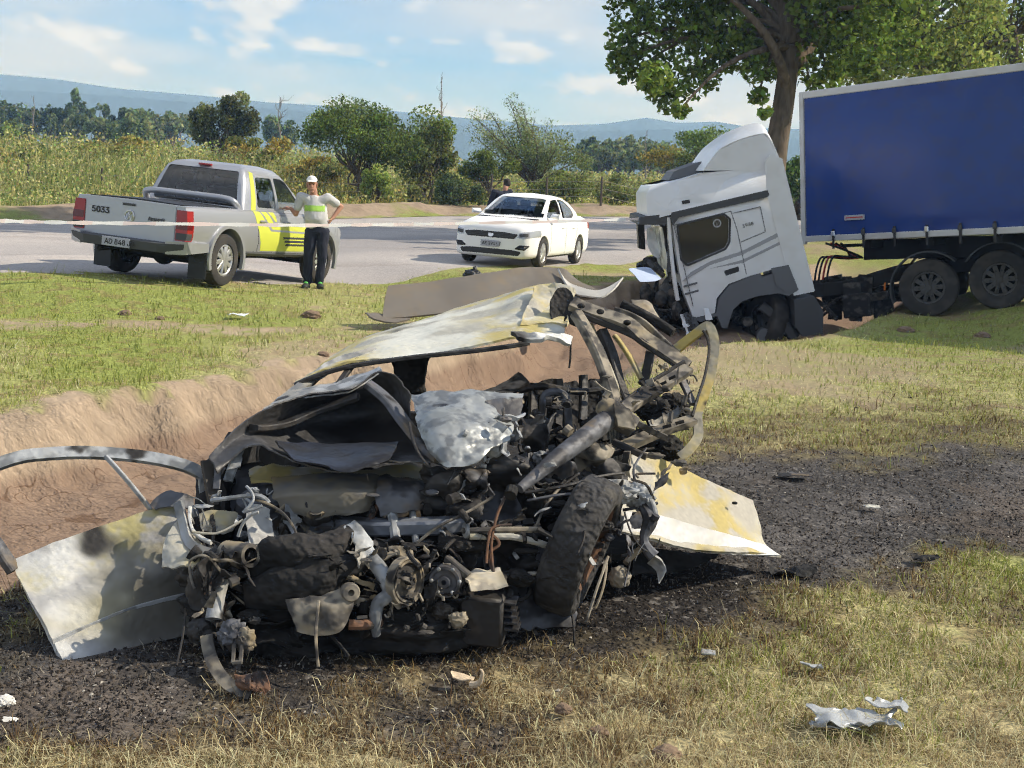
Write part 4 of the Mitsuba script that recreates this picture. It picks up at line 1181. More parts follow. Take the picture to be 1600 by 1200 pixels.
def truck():
    key = thing('truck', 'white tractor truck with crumpled front and its cab nosed down into the ditch', 'truck')
    def put(name, m, mat, sm=30, parent=key, **k): return obj(name, m, mat, parent, smooth=sm, **k)
    # cab: the side outline pushed across, its upper edges drawn in
    side = [(1046, 318), (1050, 345), (1058, 400), (1067, 452), (1083, 497), (1117, 489), (1120, 466), (1138, 444), (1172, 431), (1232, 414), (1246, 452), (1262, 448), (1236, 360), (1205, 262), (1100, 270), (1056, 284)]
    poly = np.array(rounded(cpoly(side), 0.03))
    tri = prism(poly, 0, CD, 'xz')
    tri = tri.subdivide().subdivide()
    v = np.array(tri.vertices)
    z0, z1 = cp(1100, 330)[1], cp(1120, 268)[1]
    fx = cp(1046, 345)[0]
    tuck = np_smooth(z0, z1, v[:, 2]) * 0.16 + np_smooth(fx + 0.55, fx - 0.02, v[:, 0]) * 0.10
    v[:, 1] = YN + CD / 2 + (v[:, 1] - CD / 2) * (1 - tuck * 2 / CD)
    body = trimesh.Trimesh(v, tri.faces, process=False)
    M = to_man(body)
    winp = rounded(cpoly([(1060, 353), (1130, 336), (1139, 343), (1138, 378), (1132, 388), (1074, 413), (1066, 405)]), 0.03)
    ci = np.array(poly).mean(0)
    hollow = prism(rounded(cpoly([(1064, 330), (1085, 470), (1190, 420), (1225, 400), (1195, 300)]), 0.05), YN + 0.09, YN + CD - 0.09, 'xz')
    M = M - to_man(hollow) - to_man(prism(winp, YN - 0.3, YN + 0.2)) - to_man(prism(winp, YN + CD - 0.2, YN + CD + 0.3))
    wz1, wz0 = cp(1046, 350)[1], cp(1067, 432)[1]
    M = M - to_man(prism([(YN + 0.28, wz0), (YN + CD - 0.28, wz0), (YN + CD - 0.34, wz1), (YN + 0.34, wz1)], fx - 0.6, fx + 0.45, 'yz'))
    cm = from_man(M.refine_to_length(0.12))
    cv = np.array(cm.vertices)
    front = np_smooth(fx + 0.9, fx + 0.1, cv[:, 0])                     # the front corner is buckled
    cv[:, 1] += ((meshkit.fbm(cv * 3.2, 3, 8) - 0.5) * 0.10 * front + (meshkit.fbm(cv * 1.3, 2, 5) - 0.5) * 0.02) * (cv[:, 1] < YN + 0.5)
    cab = put('cab', trimesh.Trimesh(cv, cm.faces, process=False), CABWHITE, 32)
    for y in (YN + 0.045, YN + CD - 0.055):
        wd = put('side_window', prism(winp, y, y + 0.012), TINT if y > YN + 1 else DARKGLASS)
        if y < YN + 1:
            fr_ = Polygon(winp).buffer(0.035).difference(Polygon(winp))
            m = trimesh.creation.extrude_polygon(fr_, 0.02, engine='earcut'); q = np.array(m.vertices)
            put('window_seal', trimesh.Trimesh(np.stack([q[:, 0], YN - 0.006 + q[:, 2], q[:, 1]], -1), m.faces, process=False), BLACKP, parent=wd)
            c = cp(1121, 349)
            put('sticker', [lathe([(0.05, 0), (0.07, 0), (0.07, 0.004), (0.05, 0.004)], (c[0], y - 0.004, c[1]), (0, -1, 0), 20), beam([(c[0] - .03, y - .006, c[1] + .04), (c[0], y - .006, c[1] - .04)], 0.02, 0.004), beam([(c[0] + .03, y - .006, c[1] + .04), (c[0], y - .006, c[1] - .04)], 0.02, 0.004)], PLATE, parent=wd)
    for k in range(2):
        sx, sz = cp(1150, 405)
        put('seat', [box((sx, YN + 0.6 + 1.2 * k, sz + 0.1), (0.16, 0.5, 0.8), 0.05, rot(0, 15, 0)), box((sx - .08, YN + 0.6 + 1.2 * k, sz + 0.55), (0.12, 0.3, 0.2), 0.04)], SEATM)
    # seams, stripes, door hardware, all slightly proud of the near side
    e = YN - 0.004
    def line(a, b, w=0.010, mat=GREYP, name='panel_gap', tk=0.006):
        pa, pb = np.array(cp(*a)), np.array(cp(*b))
        put(name, beam([(pa[0], YN, pa[1]), (pb[0], YN, pb[1])], w, tk * 2, k=3) if False else hull([(p[0] + dx, YN + dy, p[1] + dz) for p in (pa, pb) for dx in (-w / 2, w / 2) for dz in (-w / 2, w / 2) for dy in (-tk, 0.01)]), mat, False, cab)
    for a, b in (((1053, 352), (1083, 478)), ((1053, 352), (1142, 330)), ((1142, 330), (1152, 360)), ((1152, 360), (1166, 428)), ((1146, 333), (1188, 323)), ((1188, 323), (1196, 362)), ((1196, 362), (1158, 378))):
        line(a, b)
    st = cpoly([(1066, 440), (1080, 425), (1110, 408), (1160, 392), (1222, 360), (1224, 366), (1160, 398), (1110, 414)])
    put('stripe', prism(st, YN - 0.005, YN + 0.02), B('stripe_grey', color=(0.30, 0.31, 0.33), roughness=0.4), False, cab)
    st = cpoly([(1108, 420), (1160, 406), (1226, 374), (1227, 378), (1160, 411)])
    put('stripe', prism(st, YN - 0.005, YN + 0.02), B('stripe_grey', color=(0.30, 0.31, 0.33), roughness=0.4), False, cab)
    put('drip_rail', prism(cpoly([(1047, 342), (1050, 332), (1199, 297), (1202, 304), (1199, 308), (1060, 340), (1052, 352)]), YN - 0.025, YN + 0.12), DKGREY, 30, cab)
    hs = put('door_handle', prism(rounded(cpoly([(1127, 421), (1158, 411), (1160, 424), (1134, 435)]), 0.02), YN - 0.006, YN + 0.03), CABWHITE, 30, cab)
    put('recess', prism(rounded(cpoly([(1131, 423), (1154, 416), (1155, 424), (1134, 431)]), 0.015), YN - 0.012, YN + 0.03), BLACKP, 30, hs)
    put('side_lamp', prism(rounded(cpoly([(1066, 314), (1078, 312), (1079, 317), (1067, 319)]), 0.01), YN + 0.05, YN + 0.2), BLACKP, 30, cab)
    o, u = np.array(cp(1160, 356)), np.array(cp(1186, 349)) - np.array(cp(1160, 356))
    put('lettering', lettering('1938', 0.055, (o[0], YN - 0.004, o[1]), (u[0], 0, u[1]), (-u[1], 0, u[0]), 0.004), DKGREY, False, cab)
    for a in ((1068, 449), (1070, 461)):
        o = np.array(cp(*a))
        put('badge', hull([(o[0] + t * u[0] * 0.8 + dx, YN - d, o[1] + t * u[1] * 0.8 + dz) for t in (0, 1) for dx in (0, .01) for dz in (0, .03) for d in (-0.01, 0.005)]), GREYP, False, cab)
    # high roof, its front box, sun-visor lamp housing and the air deflector
    fr = hull([(x, YN + a, z) for (x, z), a in ((cp(1014, 345), 0.20), (cp(1048, 336), 0.05), (cp(1012, 305), 0.25), (cp(1020, 291), 0.35), (cp(1050, 286), 0.22), (cp(1080, 277), 0.2), (cp(1150, 262), 0.2), (cp(1205, 258), 0.2), (cp(1200, 300), 0.03), (cp(1056, 331), 0.03))] + [(x, YN + CD - a, z) for (x, z), a in ((cp(1014, 345), 0.20), (cp(1048, 336), 0.05), (cp(1012, 305), 0.25), (cp(1020, 291), 0.35), (cp(1050, 286), 0.22), (cp(1080, 277), 0.2), (cp(1150, 262), 0.2), (cp(1205, 258), 0.2), (cp(1200, 300), 0.03), (cp(1056, 331), 0.03))])
    put('high_roof', fr, CABWHITE, 35)
    lines = []
    for t in np.linspace(0, 1, 9):
        a = abs(t - 0.5) * 2
        y = YN + 0.16 + t * (CD - 0.32)
        d = 0.30 * a ** 3
        up = 1 - 0.26 * a ** 4
        b = cp(1208, 262); top = np.array(cp(1197, 190)); front = np.array(cp(1090 + 14 * a, 262)); mid = np.array(cp(1126, 227)); mid2 = np.array(cp(1158, 204))
        base = np.array(b)
        hx = lambda q: (q[0], y, base[1] + (q[1] - base[1]) * up)
        lines.append([(front[0] - 0.02, y, front[1] - 0.05), hx(front * 0.5 + mid * 0.5), hx(mid), hx(mid2), hx(top), hx(np.array(cp(1208, 204))), hx(np.array(cp(1222, 250))), (cp(1224, 262)[0], y, base[1] - 0.03)])
    put('roof_deflector', sheet(lines, 30, 40, 0.02, 0.0, 3, world=True), CABWHITE, 40)
    for y, l in ((YN + 0.155, lines[0]), (YN + CD - 0.185, lines[-1])):
        put('deflector_side', prism([(q[0], q[2]) for q in l], y, y + 0.03), CABWHITE, False)
    put('roof_hatch', hull([(x, YN + a, z) for (x, z) in (cp(1052, 282), cp(1060, 268), cp(1104, 252), cp(1112, 256), cp(1106, 272)) for a in (0.62, CD - 0.62)]), GREYP, 30)
    for s, y in ((0, YN - 0.02), (1, YN + CD)):
        put('side_extender', cplate([(1197, 300), (1196, 250), (1205, 240), (1222, 248), (1273, 455), (1240, 462)], y, y + 0.025, 0.02), CABWHITE, 30)
    # dark plastic arch and the wing pieces
    put('wheel_arch', cplate([(1083, 498), (1094, 503), (1120, 493), (1128, 512), (1136, 512), (1145, 484), (1160, 470), (1185, 462), (1216, 458), (1232, 462), (1247, 453), (1231, 414), (1205, 419), (1207, 428), (1190, 433), (1188, 427), (1172, 432), (1140, 445), (1123, 466), (1119, 489)], YN - 0.03, YN + 0.25), GREYP, 30)
    put('wheel_arch', cplate([(1207, 428), (1231, 413), (1247, 453), (1226, 455), (1212, 446)], YN - 0.05, YN + 0.22), GREYP, 30, label='separate dark grey rear piece of the arch')
    put('step_box', hull([(x, y, z) for (x, z) in (cp(1239, 468), cp(1270, 462), cp(1284, 485), cp(1283, 521), cp(1252, 524), cp(1240, 508)) for y in (YN - 0.12, YN + 0.5)]), DKGREY, 25)
    # broken front
    rg = np.random.default_rng(12)
    SOOTY = B('greasy_metal', color=mikit.proc(lambda p, n, uv: mix((0.014, 0.013, 0.013), (0.10, 0.085, 0.07), smoothstep(0.45, 0.75, fbm(p.x * 9, p.y * 9, p.z * 9)))), roughness=0.65, metallic=0.2)
    eng = [ball((cp(1068, 470)[0] + 0.30, YN + 1.2, cp(1068, 470)[1] - 0.02), (0.55, 0.95, 0.55), 3, 0.28, 4)]
    for k in range(46):
        a, b = rg.uniform(1012, 1090), rg.uniform(420, 548)
        if b < 408 + (a - 1015) * 0.3:
            b += 40
        y = YN + rg.uniform(0.05, 2.2)
        x, z = cp(a, b)
        eng.append(ball((x, y, z), rg.uniform(0.07, 0.2, 3), 1, 0.3, k) if k % 2 else box((x, y, z), rg.uniform(0.06, 0.34, 3), 0.0, rot(*rg.uniform(-60, 60, 3))))
    for k in range(10):
        x, z = cp(rg.uniform(1020, 1090), rg.uniform(430, 540))
        y = YN + rg.uniform(0.1, 2)
        eng.append(tube([(x, y, z), (x + rg.normal() * .15, y + rg.normal() * .3, z + rg.normal() * .2), (x + rg.normal() * .3, y + rg.normal() * .5, z - rg.uniform(0, .5))], 0.025, 6))
    put('broken_engine', eng, SOOTY, 35, kind='stuff', label='dark tangle of broken engine and grille under the cab front')
    put('visor', hull([(x, y, z) for (x, z), yy in ((cp(1002, 340), 0.22), (cp(1000, 352), 0.22), (cp(1046, 334), 0.08), (cp(1047, 352), 0.08)) for y in (YN + yy, YN + CD - yy)]), DKGREY, 20)
    x0, z0 = cp(1040, 356); x1, z1 = cp(1052, 425)
    put('windscreen', sheet([[(x0 - .02, YN + 0.30, z0), (x0 - .10, YN + CD / 2, z0), (x0 - .02, YN + CD - 0.30, z0)], [(x1 - .05, YN + 0.26, z1), (x1 - .12, YN + CD / 2, z1), (x1 - .05, YN + CD - 0.26, z1)]], 12, 16, 0.008, 0.03, 3, world=True), B('shattered_glass', color=mikit.proc(lambda p, n, uv: mix((0.10, 0.11, 0.11), (0.55, 0.58, 0.57), smoothstep(0.25, 0.6, fbm(p.y * 5, p.z * 5, 2.0)))), roughness=0.25), False)
    for q, w in (([(1046, 340), (1050, 400), (1060, 470)], 0.16), ([(1044, 345), (1048, 385), (1046, 425)], 0.08)):
        P = [(cp(*k)[0], YN + 0.12, cp(*k)[1]) for k in q]
        put('pillar', beam(P, w, 0.06, k=8), CABWHITE if w > .1 else DKGREY, 30)
    put('mirror', [hull([(x, y, z) for (x, z) in (cp(995, 338, YN + 2.5), cp(1006, 338, YN + 2.5), cp(1008, 390, YN + 2.5), cp(998, 388, YN + 2.5)) for y in (YN + 2.45, YN + 2.75)])], BLACKP, 20)
    pm = sheet([[(982, 420, 21.0), (1005, 417, 21.3), (1018, 420, 21.4)], [(1000, 441, 20.8), (1020, 440, 20.9), (1033, 436, 21.1)]], 12, 12, 0.006, 0.02, 5, 0.0, 3)
    put('torn_panel', pm, B('pale_blue_panel', color=(0.42, 0.50, 0.66), roughness=0.4), 30, label='pale blue torn panel sticking out of the nose')
    put('torn_panel', sheet([[(1010, 358, 22.4), (1034, 352, 22.3)], [(1012, 380, 22.3), (1036, 378, 22.2)], [(1018, 400, 22.2), (1034, 404, 22.2)]], 12, 10, 0.006, 0.05, 6, 0.02, 8), CABWHITE, 30)
    for k in range(9):
        a, b = rg.uniform(1060, 1100), rg.uniform(492, 530)
        put('torn_strip', sheet([[(a, b - 14, 21.2), (a + 8, b - 14, 21.25)], [(a + 4, b + 6, 21.2), (a + 15, b + 4, 21.2)]], 6, 5, 0.006, 0.03, 7, 0.02, k), (CABWHITE, SOOTY, DKGREY)[k % 3], 30)
    # front axle, wheel, tanks
    def P3(px, py, dy): return np.array([cp(px, py)[0], YN + dy, cp(px, py)[1]])
    wheel(key, P3(1205, 507, 0.50), (-0.90, -0.36, 0.25), 0.50, 0.30, 0.28, 8, None, DKGREY, 0.09)
    wheel(key, P3(1185, 505, 2.05), (0.62, 0.76, -0.18), 0.50, 0.30, 0.28, 8, None, DKGREY, 0.09)
    put('front_axle', tube([P3(1172, 505, 0.2), P3(1172, 512, 1.2), P3(1172, 500, 2.1)], 0.09, 8), SOOTY)
    put('air_tank', cyl(P3(1199, 527, 0.35), (0.1, 1, 0), 0.13, 0.5, 20), GREYP, 30)
    put('drooping_beam', beam([P3(1195, 480, 0.3), P3(1225, 505, 0.2), P3(1245, 530, 0.15)], 0.22, 0.16), DKGREY, 20)
    eng = []
    for k in range(26):
        q = P3(rg.uniform(1100, 1265), rg.uniform(462, 520), rg.uniform(0.5, 2.0))
        eng.append(box(q, rg.uniform(0.1, 0.5, 3), 0.0, rot(*rg.uniform(-40, 40, 3))) if k % 2 else tube([q, q + rg.normal(size=3) * .3, q + rg.normal(size=3) * .5], 0.04, 6))
    put('cab_underside', eng, SOOTY, False, kind='stuff', label='dark axle, pipes and frame pieces under the cab')
    # rear chassis and bogie, on their own slope
    w1, w2 = at(1450, 450, 22.5), at(1562, 437, 22.0)
    f = w1 - w2; f /= np.linalg.norm(f)
    lat = np.cross([0, 0, 1.0], f); lat /= np.linalg.norm(lat)       # towards the camera
    up = np.cross(f, lat)
    for i, c in enumerate((w1, w2)):
        for s in (0, 1):
            cc = c - lat * (0.16 + s * 2.05)
            a = lat if s == 0 else -lat
            wk = wheel(key, cc, a, 0.51, 0.30, 0.285, 10, None, B('steel_wheel', color=(0.085, 0.08, 0.075), roughness=0.7, metallic=0.3), -0.10 if False else 0.10)
            for t in range(10):
                ang = t * 0.628
                put('wheel_nut', cyl(cc + a * 0.10 + (f * math.cos(ang) + up * math.sin(ang)) * 0.155, a, 0.02, 0.05, 6), DKGREY, False, wk)
        put('axle', cyl(c - lat * 1.2, lat, 0.10, 2.1, 14), UNDER, 30)
    for s in (0, 1):
        for i, c in enumerate((w1, w2)):
            o = c - lat * (0.15 + s * 2.1)
            a0, a1 = (-0.9, math.pi * 0.80) if i == 0 else (0.35, math.pi + 0.2)
            an = np.linspace(a0, a1, 22)
            path = [o + f * (-0.64 * math.cos(t)) * -1 * -1 + up * 0.64 * math.sin(t) for t in np.linspace(math.pi * 0.22, math.pi * 1.10, 22)] if i == 0 else [o + f * (-0.64 * math.cos(t)) + up * 0.64 * math.sin(t) for t in np.linspace(0.0, math.pi * 0.8, 22)]
            put('mudguard', sweep([(-0.20, -0.012), (0.20, -0.012), (0.20, 0.012), (-0.20, 0.012)], path, None, math.pi / 2 if abs(np.dot(frames(path)[2][0], lat)) < 0.5 else 0), DKGREY, 35)
    for d in (0.55, 1.6):
        a = w2 - lat * d - f * 0.9 + up * 0.28
        put('frame_rail', beam([a, w1 - lat * d + f * 0.6 + up * 0.28, w1 - lat * (d * 0.8) + f * 1.7 + up * 0.16, P3(1215, 470, d)], 0.10, 0.26, k=12), UNDER, 25)
    put('coupling', [hull([w1 - lat * y + f * x + up * z for y, x, z in ((0.7, -1.3, 0.5), (1.6, -1.3, 0.5), (0.7, 0.2, 0.5), (1.6, 0.2, 0.5), (0.8, -1.2, 0.62), (1.5, -1.2, 0.62), (0.8, 0.1, 0.62), (1.5, 0.1, 0.62))])], UNDER, False)
    clut = []
    for k in range(40):
        t = rg.uniform(0.75, 2.0)
        q = w1 + f * t - lat * rg.uniform(0.25, 1.5) + up * (rg.uniform(-0.35, 0.22))
        clut.append(box(q, rg.uniform(0.08, 0.36, 3), 0.0, rot(160, rg.uniform(0, 20), rg.uniform(-12, 12))) if k % 3 else tube([q, q + f * .3 + up * .1, q + f * .6], 0.03, 6))
    put('chassis_gear', clut, SOOTY, False, kind='stuff', label='dark boxes, valves and hoses along the bare chassis')
    put('battery_box', box(w1 + f * 1.28 - lat * 0.35 - up * 0.18, (0.5, 0.45, 0.42), 0.02, np.stack([f, lat, up], 1)), SOOTY, 20)
    put('side_marker', box(w1 + f * 0.72 + lat * 0.06 + up * 0.12, (0.03, 0.02, 0.14), 0.004), B('orange_lens', color=(0.45, 0.12, 0.02), roughness=0.2), 20)
    for k in range(4):
        a = w1 + f * (1.9 + .1 * k) - lat * (0.9 + .12 * k) + up * 0.3
        put('air_hose', tube([a, a + up * 0.45 - f * 0.2, a + up * 0.35 - f * 0.7, at(1290 + 8 * k, 380, 23.6)], 0.02, 6), REDWHITE_R if k == 1 else BLACKP, True)


truck()
# ---------------------------------------------------------------- people
def skinp(name, c):
    return B(name, color=c, roughness=0.6, specular=0.35)


SKIN = skinp('skin', (0.42, 0.22, 0.15)); CAPW = B('cap_white', color=(0.75, 0.74, 0.71), roughness=0.8); HAIR = B('hair', color=(0.02, 0.015, 0.012), roughness=0.7)
SHIRT = B('shirt_grey_white', color=(0.50, 0.50, 0.505), roughness=0.9); LIME = B('shirt_lime', color=(0.33, 0.55, 0.10), roughness=0.9)
NAVY = B('trousers_navy', color=(0.016, 0.019, 0.035), roughness=0.9); SHOE = B('shoe_dark', color=(0.03, 0.035, 0.03), roughness=0.7); SHOEG = B('shoe_green', color=(0.10, 0.45, 0.08), roughness=0.6)


def bone(a, ra, b, rb):
    P = [trimesh.creation.icosphere(2, 1.0).vertices * np.broadcast_to(r, 3) + np.asarray(c) for c, r in ((a, ra), (b, rb))]
    return to_man(hull(np.vstack(P)))


def chain(js):
    """union of hulls along joints [(point, radius or (rx, ry, rz)), ...]"""
    M = None
    for (a, ra), (b, rb) in zip(js[:-1], js[1:]):
        k = bone(a, ra, b, rb)
        M = k if M is None else M + k
    return M


def soft(M, edge=0.02, it=10):
    m = from_man(M.refine_to_length(edge))
    m.merge_vertices()
    trimesh.smoothing.filter_taubin(m, iterations=it)
    return m


def hand(wrist, direction, palm_n, s=1.0, curl=0.5, thumb_side=1):
    """palm, four fingers of different lengths and a thumb from the side of the palm"""
    d = np.asarray(direction, float); d /= np.linalg.norm(d)
    nrm = np.asarray(palm_n, float); nrm -= d * np.dot(nrm, d); nrm /= np.linalg.norm(nrm)
    sd = np.cross(nrm, d) * thumb_side
    w = np.asarray(wrist, float)
    M = to_man(hull(np.vstack([trimesh.creation.icosphere(1, 0.014).vertices + w + d * a * s + sd * b * s for a, b in ((0, -0.02), (0, 0.02), (0.085, -0.036), (0.09, 0.034))])))
    for k, (o, L) in enumerate(((0.032, 0.070), (0.011, 0.080), (-0.011, 0.074), (-0.033, 0.058))):
        p0 = w + (d * 0.08 + sd * o) * s
        p1 = p0 + (d * math.cos(curl * .5) + nrm * math.sin(curl * .5)) * L * 0.5 * s
        p2 = p1 + (d * math.cos(curl * 1.6) + nrm * math.sin(curl * 1.6)) * L * 0.5 * s
        M = M + chain([(p0, 0.0095 * s), (p1, 0.0085 * s), (p2, 0.007 * s)])
    t0 = w + (d * 0.02 + sd * 0.028) * s
    t1 = t0 + (d * 0.6 + sd * 0.7 + nrm * 0.25) * 0.045 * s
    t2 = t1 + (d * 0.85 + sd * 0.35 + nrm * 0.3) * 0.035 * s
    return M + chain([(t0, 0.012 * s), (t1, 0.0105 * s), (t2, 0.008 * s)])


def person(key, base, yaw, J, cap, shirt, trousers, shoes, green=False):
    """J: joints in metres, x to the figure's left (image right), y behind it, z up"""
    R = rot(yaw)
    def put(name, m, mat, sm=True, parent=key, **k): return obj(name, move(m, R, base), mat, parent, smooth=sm, **k)
    h = np.array(J['head'])
    M = chain([(J['neck'] - np.array([0, 0, .10]), 0.062), (J['neck'] + np.array([0, 0, .03]), 0.056), (h + [0, 0.015, -0.04], 0.07)])
    M = M + bone(h + [0, 0.02, 0.03], (0.074, 0.094, 0.09), h + [0, -0.012, -0.06], (0.056, 0.066, 0.06))
    M = M + bone(h + [0, -0.085, 0.01], 0.010, h + [0, -0.108, -0.028], 0.014)                       # nose
    M = M + bone(h + [-0.02, -0.072, -0.068], 0.012, h + [0.02, -0.072, -0.068], 0.012)               # mouth
    M = M + bone(h + [-0.012, -0.055, -0.105], 0.022, h + [0.012, -0.055, -0.105], 0.022)             # chin
    for s in (-1, 1):
        M = M + bone(h + [s * 0.077, 0.015, 0.012], (0.011, 0.022, 0.026), h + [s * 0.075, 0.01, -0.03], (0.009, 0.012, 0.014))
        M = M + bone(h + [s * 0.02, -0.082, 0.032], 0.012, h + [s * 0.05, -0.072, 0.032], 0.011)      # brows
    M = M + chain([(J['chest'], (0.12, 0.09, 0.10)), (J['neck'] - np.array([0, 0, 0.06]), (0.09, 0.07, 0.06))]) + chain([(J['hips'], (0.12, 0.09, 0.1)), (J['chest'], (0.12, 0.09, 0.10))])
    for s in 'RL':
        M = M + chain([(J['shoulder' + s], 0.045), (J['elbow' + s], 0.042), (J['wrist' + s], 0.028)]) + chain([(J['chest'], 0.06), (J['shoulder' + s], 0.045)])
        M = M + hand(J['wrist' + s], J['handdir' + s], J['palm' + s], 1.0, J.get('curl' + s, 0.6), -1 if s == 'R' else 1)
        M = M + chain([(J['hips'], 0.07), (J['hip' + s], 0.07), (J['knee' + s], 0.05), (J['ankle' + s], 0.035)])
    put('body', soft(M, 0.014, 6), SKIN)
    for s in (-1, 1):
        put('eye', ball(h + [s * 0.033, -0.078, 0.012], (0.014, 0.010, 0.008), 1), HAIR)
    T_ = chain([(J['hips'] + np.array([0, 0, 0.04]), (0.185, 0.135, 0.08)), (J['belly'], (0.185, 0.155, 0.12)), (J['chest'], (0.185, 0.125, 0.13)), (J['neck'] - np.array([0, 0, 0.05]), (0.095, 0.085, 0.035))])
    for s in 'RL':
        e = J['shoulder' + s] + (J['elbow' + s] - J['shoulder' + s]) * J.get('sleeve', 0.62)
        T_ = T_ + chain([(J['chest'] + np.array([0, 0, 0.06]), 0.10), (J['shoulder' + s], 0.075), (e, 0.068)])
    sh = soft(T_, 0.022, 8)
    v = np.array(sh.vertices)
    sh.vertices = v + (meshkit.fbm(v * [9, 9, 5], 3, 3)[:, None] - 0.5) * 0.035 * np.array(sh.vertex_normals)
    sk = put('shirt', sh, shirt)
    if green:
        lo, hi = J['chest'][2] - 0.055, J['chest'][2] + 0.035
        g = trimesh.Trimesh(np.array(sh.vertices) + np.array(sh.vertex_normals) * 0.004, sh.faces, process=False)
        cen = g.vertices[g.faces].mean(1)
        keep = (cen[:, 2] > lo) & (cen[:, 2] < hi) & (np.abs(cen[:, 0] - J['chest'][0]) < 0.16)
        put('stripe', trimesh.Trimesh(g.vertices, g.faces[keep], process=False), LIME, parent=sk)
    Tr = chain([(J['hips'] + np.array([0, 0, 0.06]), (0.165, 0.125, 0.05)), (J['hips'] - np.array([0, 0, 0.04]), (0.17, 0.125, 0.08))])
    for s in 'RL':
        Tr = Tr + chain([(J['hips'] - np.array([0, 0, 0.02]), 0.10), (J['hip' + s], 0.105), (J['knee' + s], 0.078), (J['ankle' + s] + np.array([0, 0, 0.02]), 0.068)])
    tr = soft(Tr, 0.022, 8)
    v = np.array(tr.vertices)
    tr.vertices = v + (meshkit.fbm(v * [11, 11, 6], 3, 5)[:, None] - 0.5) * 0.035 * np.array(tr.vertex_normals)
    put('trousers', tr, trousers)
    for s in 'RL':
        a = J['ankle' + s]
        t = J['toe' + s]
        k = put('shoe', soft(chain([(np.array([a[0], a[1] + 0.03, 0.045]), (0.042, 0.05, 0.042)), (np.array([(a[0] + t[0]) / 2, (a[1] + t[1]) / 2, 0.05]), (0.046, 0.05, 0.045)), (np.array([t[0], t[1], 0.036]), (0.048, 0.045, 0.032))]), 0.015, 6), SHOE)
        if green:
            put('stripe', ball(np.array([(a[0] + t[0]) / 2, (a[1] + t[1]) / 2 - 0.01, 0.085]), (0.036, 0.04, 0.022), 2), SHOEG, True, k)
        put('sole', hull([(a[0] + sx * 0.046, a[1] + 0.075, z) for sx in (-1, 1) for z in (0.0, 0.022)] + [(t[0] + sx * 0.05, t[1] - 0.02, z) for sx in (-1, 1) for z in (0.0, 0.022)]), SHOE, False, k)
    if cap:
        c = chain([(h + np.array([0, 0.018, 0.075]), (0.086, 0.104, 0.055)), (h + np.array([0, 0.012, 0.10]), (0.07, 0.085, 0.045))])
        c = c + to_man(hull([(h[0] + x, h[1] + y, h[2] + z) for x, y, z in ((-0.072, -0.06, 0.062), (0.072, -0.06, 0.062), (-0.055, -0.15, 0.045), (0.055, -0.15, 0.045), (0, -0.168, 0.046), (-0.072, -0.06, 0.072), (0.072, -0.06, 0.072), (-0.055, -0.15, 0.053), (0.055, -0.15, 0.053), (0, -0.168, 0.054))]))
        put('cap', soft(c, 0.015, 3), CAPW)
        put('hair', soft(bone(h + np.array([0, 0.05, 0.02]), (0.076, 0.07, 0.055), h + np.array([0, 0.055, -0.03]), (0.07, 0.055, 0.04)), 0.015, 3), HAIR)
    else:
        put('hair', soft(bone(h + np.array([0, 0.028, 0.065]), (0.084, 0.10, 0.065), h + np.array([0, 0.055, -0.01]), (0.08, 0.072, 0.06)), 0.015, 3), HAIR)


A = lambda *q: np.array(q, float)
mx, my = at(486, 447, 20.55)[:2]
k1 = thing('person', 'man in white cap, grey shirt and navy trousers standing hand on hip by the pickup', 'person')
person(k1, np.array([mx, my, terrain(mx, my)]), 8, dict(
    head=A(0.0, -0.02, 1.635), neck=A(0.03, 0.0, 1.50), chest=A(0.05, 0, 1.28), belly=A(0.07, -0.02, 1.10), hips=A(0.09, 0, 0.95),
    shoulderR=A(-0.165, 0, 1.445), elbowR=A(-0.25, 0.02, 1.17), wristR=A(-0.33, 0.10, 1.25), handdirR=A(-0.75, 0.2, 0.1), palmR=A(-0.2, 0.3, -1),
    shoulderL=A(0.255, 0, 1.435), elbowL=A(0.46, 0.10, 1.30), wristL=A(0.33, 0.0, 1.12), handdirL=A(-0.55, -0.1, -0.8), palmL=A(-0.75, 0.1, 0.5),
    hipR=A(0.0, 0, 0.90), kneeR=A(-0.05, -0.02, 0.50), ankleR=A(-0.06, 0.02, 0.09), toeR=A(-0.10, -0.16, 0.03),
    hipL=A(0.18, 0, 0.90), kneeL=A(0.17, -0.03, 0.50), ankleL=A(0.13, 0.02, 0.09), toeL=A(0.16, -0.16, 0.03)), True, SHIRT, NAVY, SHOE, True)
mx, my = at(783, 330, 30.6)[:2]
k2 = thing('person', 'dark haired person in dark clothes standing behind the white car', 'person')
J2 = dict(
    head=A(-0.14, -0.09, 1.555), neck=A(-0.09, -0.02, 1.43), chest=A(-0.03, 0, 1.24), belly=A(0.0, 0, 1.06), hips=A(0, 0, 0.93),
    shoulderR=A(-0.20, 0, 1.37), elbowR=A(-0.27, -0.10, 1.08), wristR=A(-0.18, -0.28, 1.05), handdirR=A(0.2, -0.8, 0.1), palmR=A(0.5, 0, 0.5),
    shoulderL=A(0.17, 0, 1.36), elbowL=A(0.25, -0.05, 1.08), wristL=A(0.14, -0.26, 1.02), handdirL=A(-0.2, -0.8, 0.1), palmL=A(-0.5, 0, 0.5),
    hipR=A(-0.09, 0, 0.88), kneeR=A(-0.10, -0.02, 0.49), ankleR=A(-0.10, 0.02, 0.09), toeR=A(-0.13, -0.16, 0.03),
    hipL=A(0.09, 0, 0.88), kneeL=A(0.10, -0.02, 0.49), ankleL=A(0.10, 0.02, 0.09), toeL=A(0.13, -0.16, 0.03), sleeve=1.0)
J2 = {k: (v * 1.07 if isinstance(v, np.ndarray) and k[:4] not in ('palm', 'hand') else v) for k, v in J2.items()}
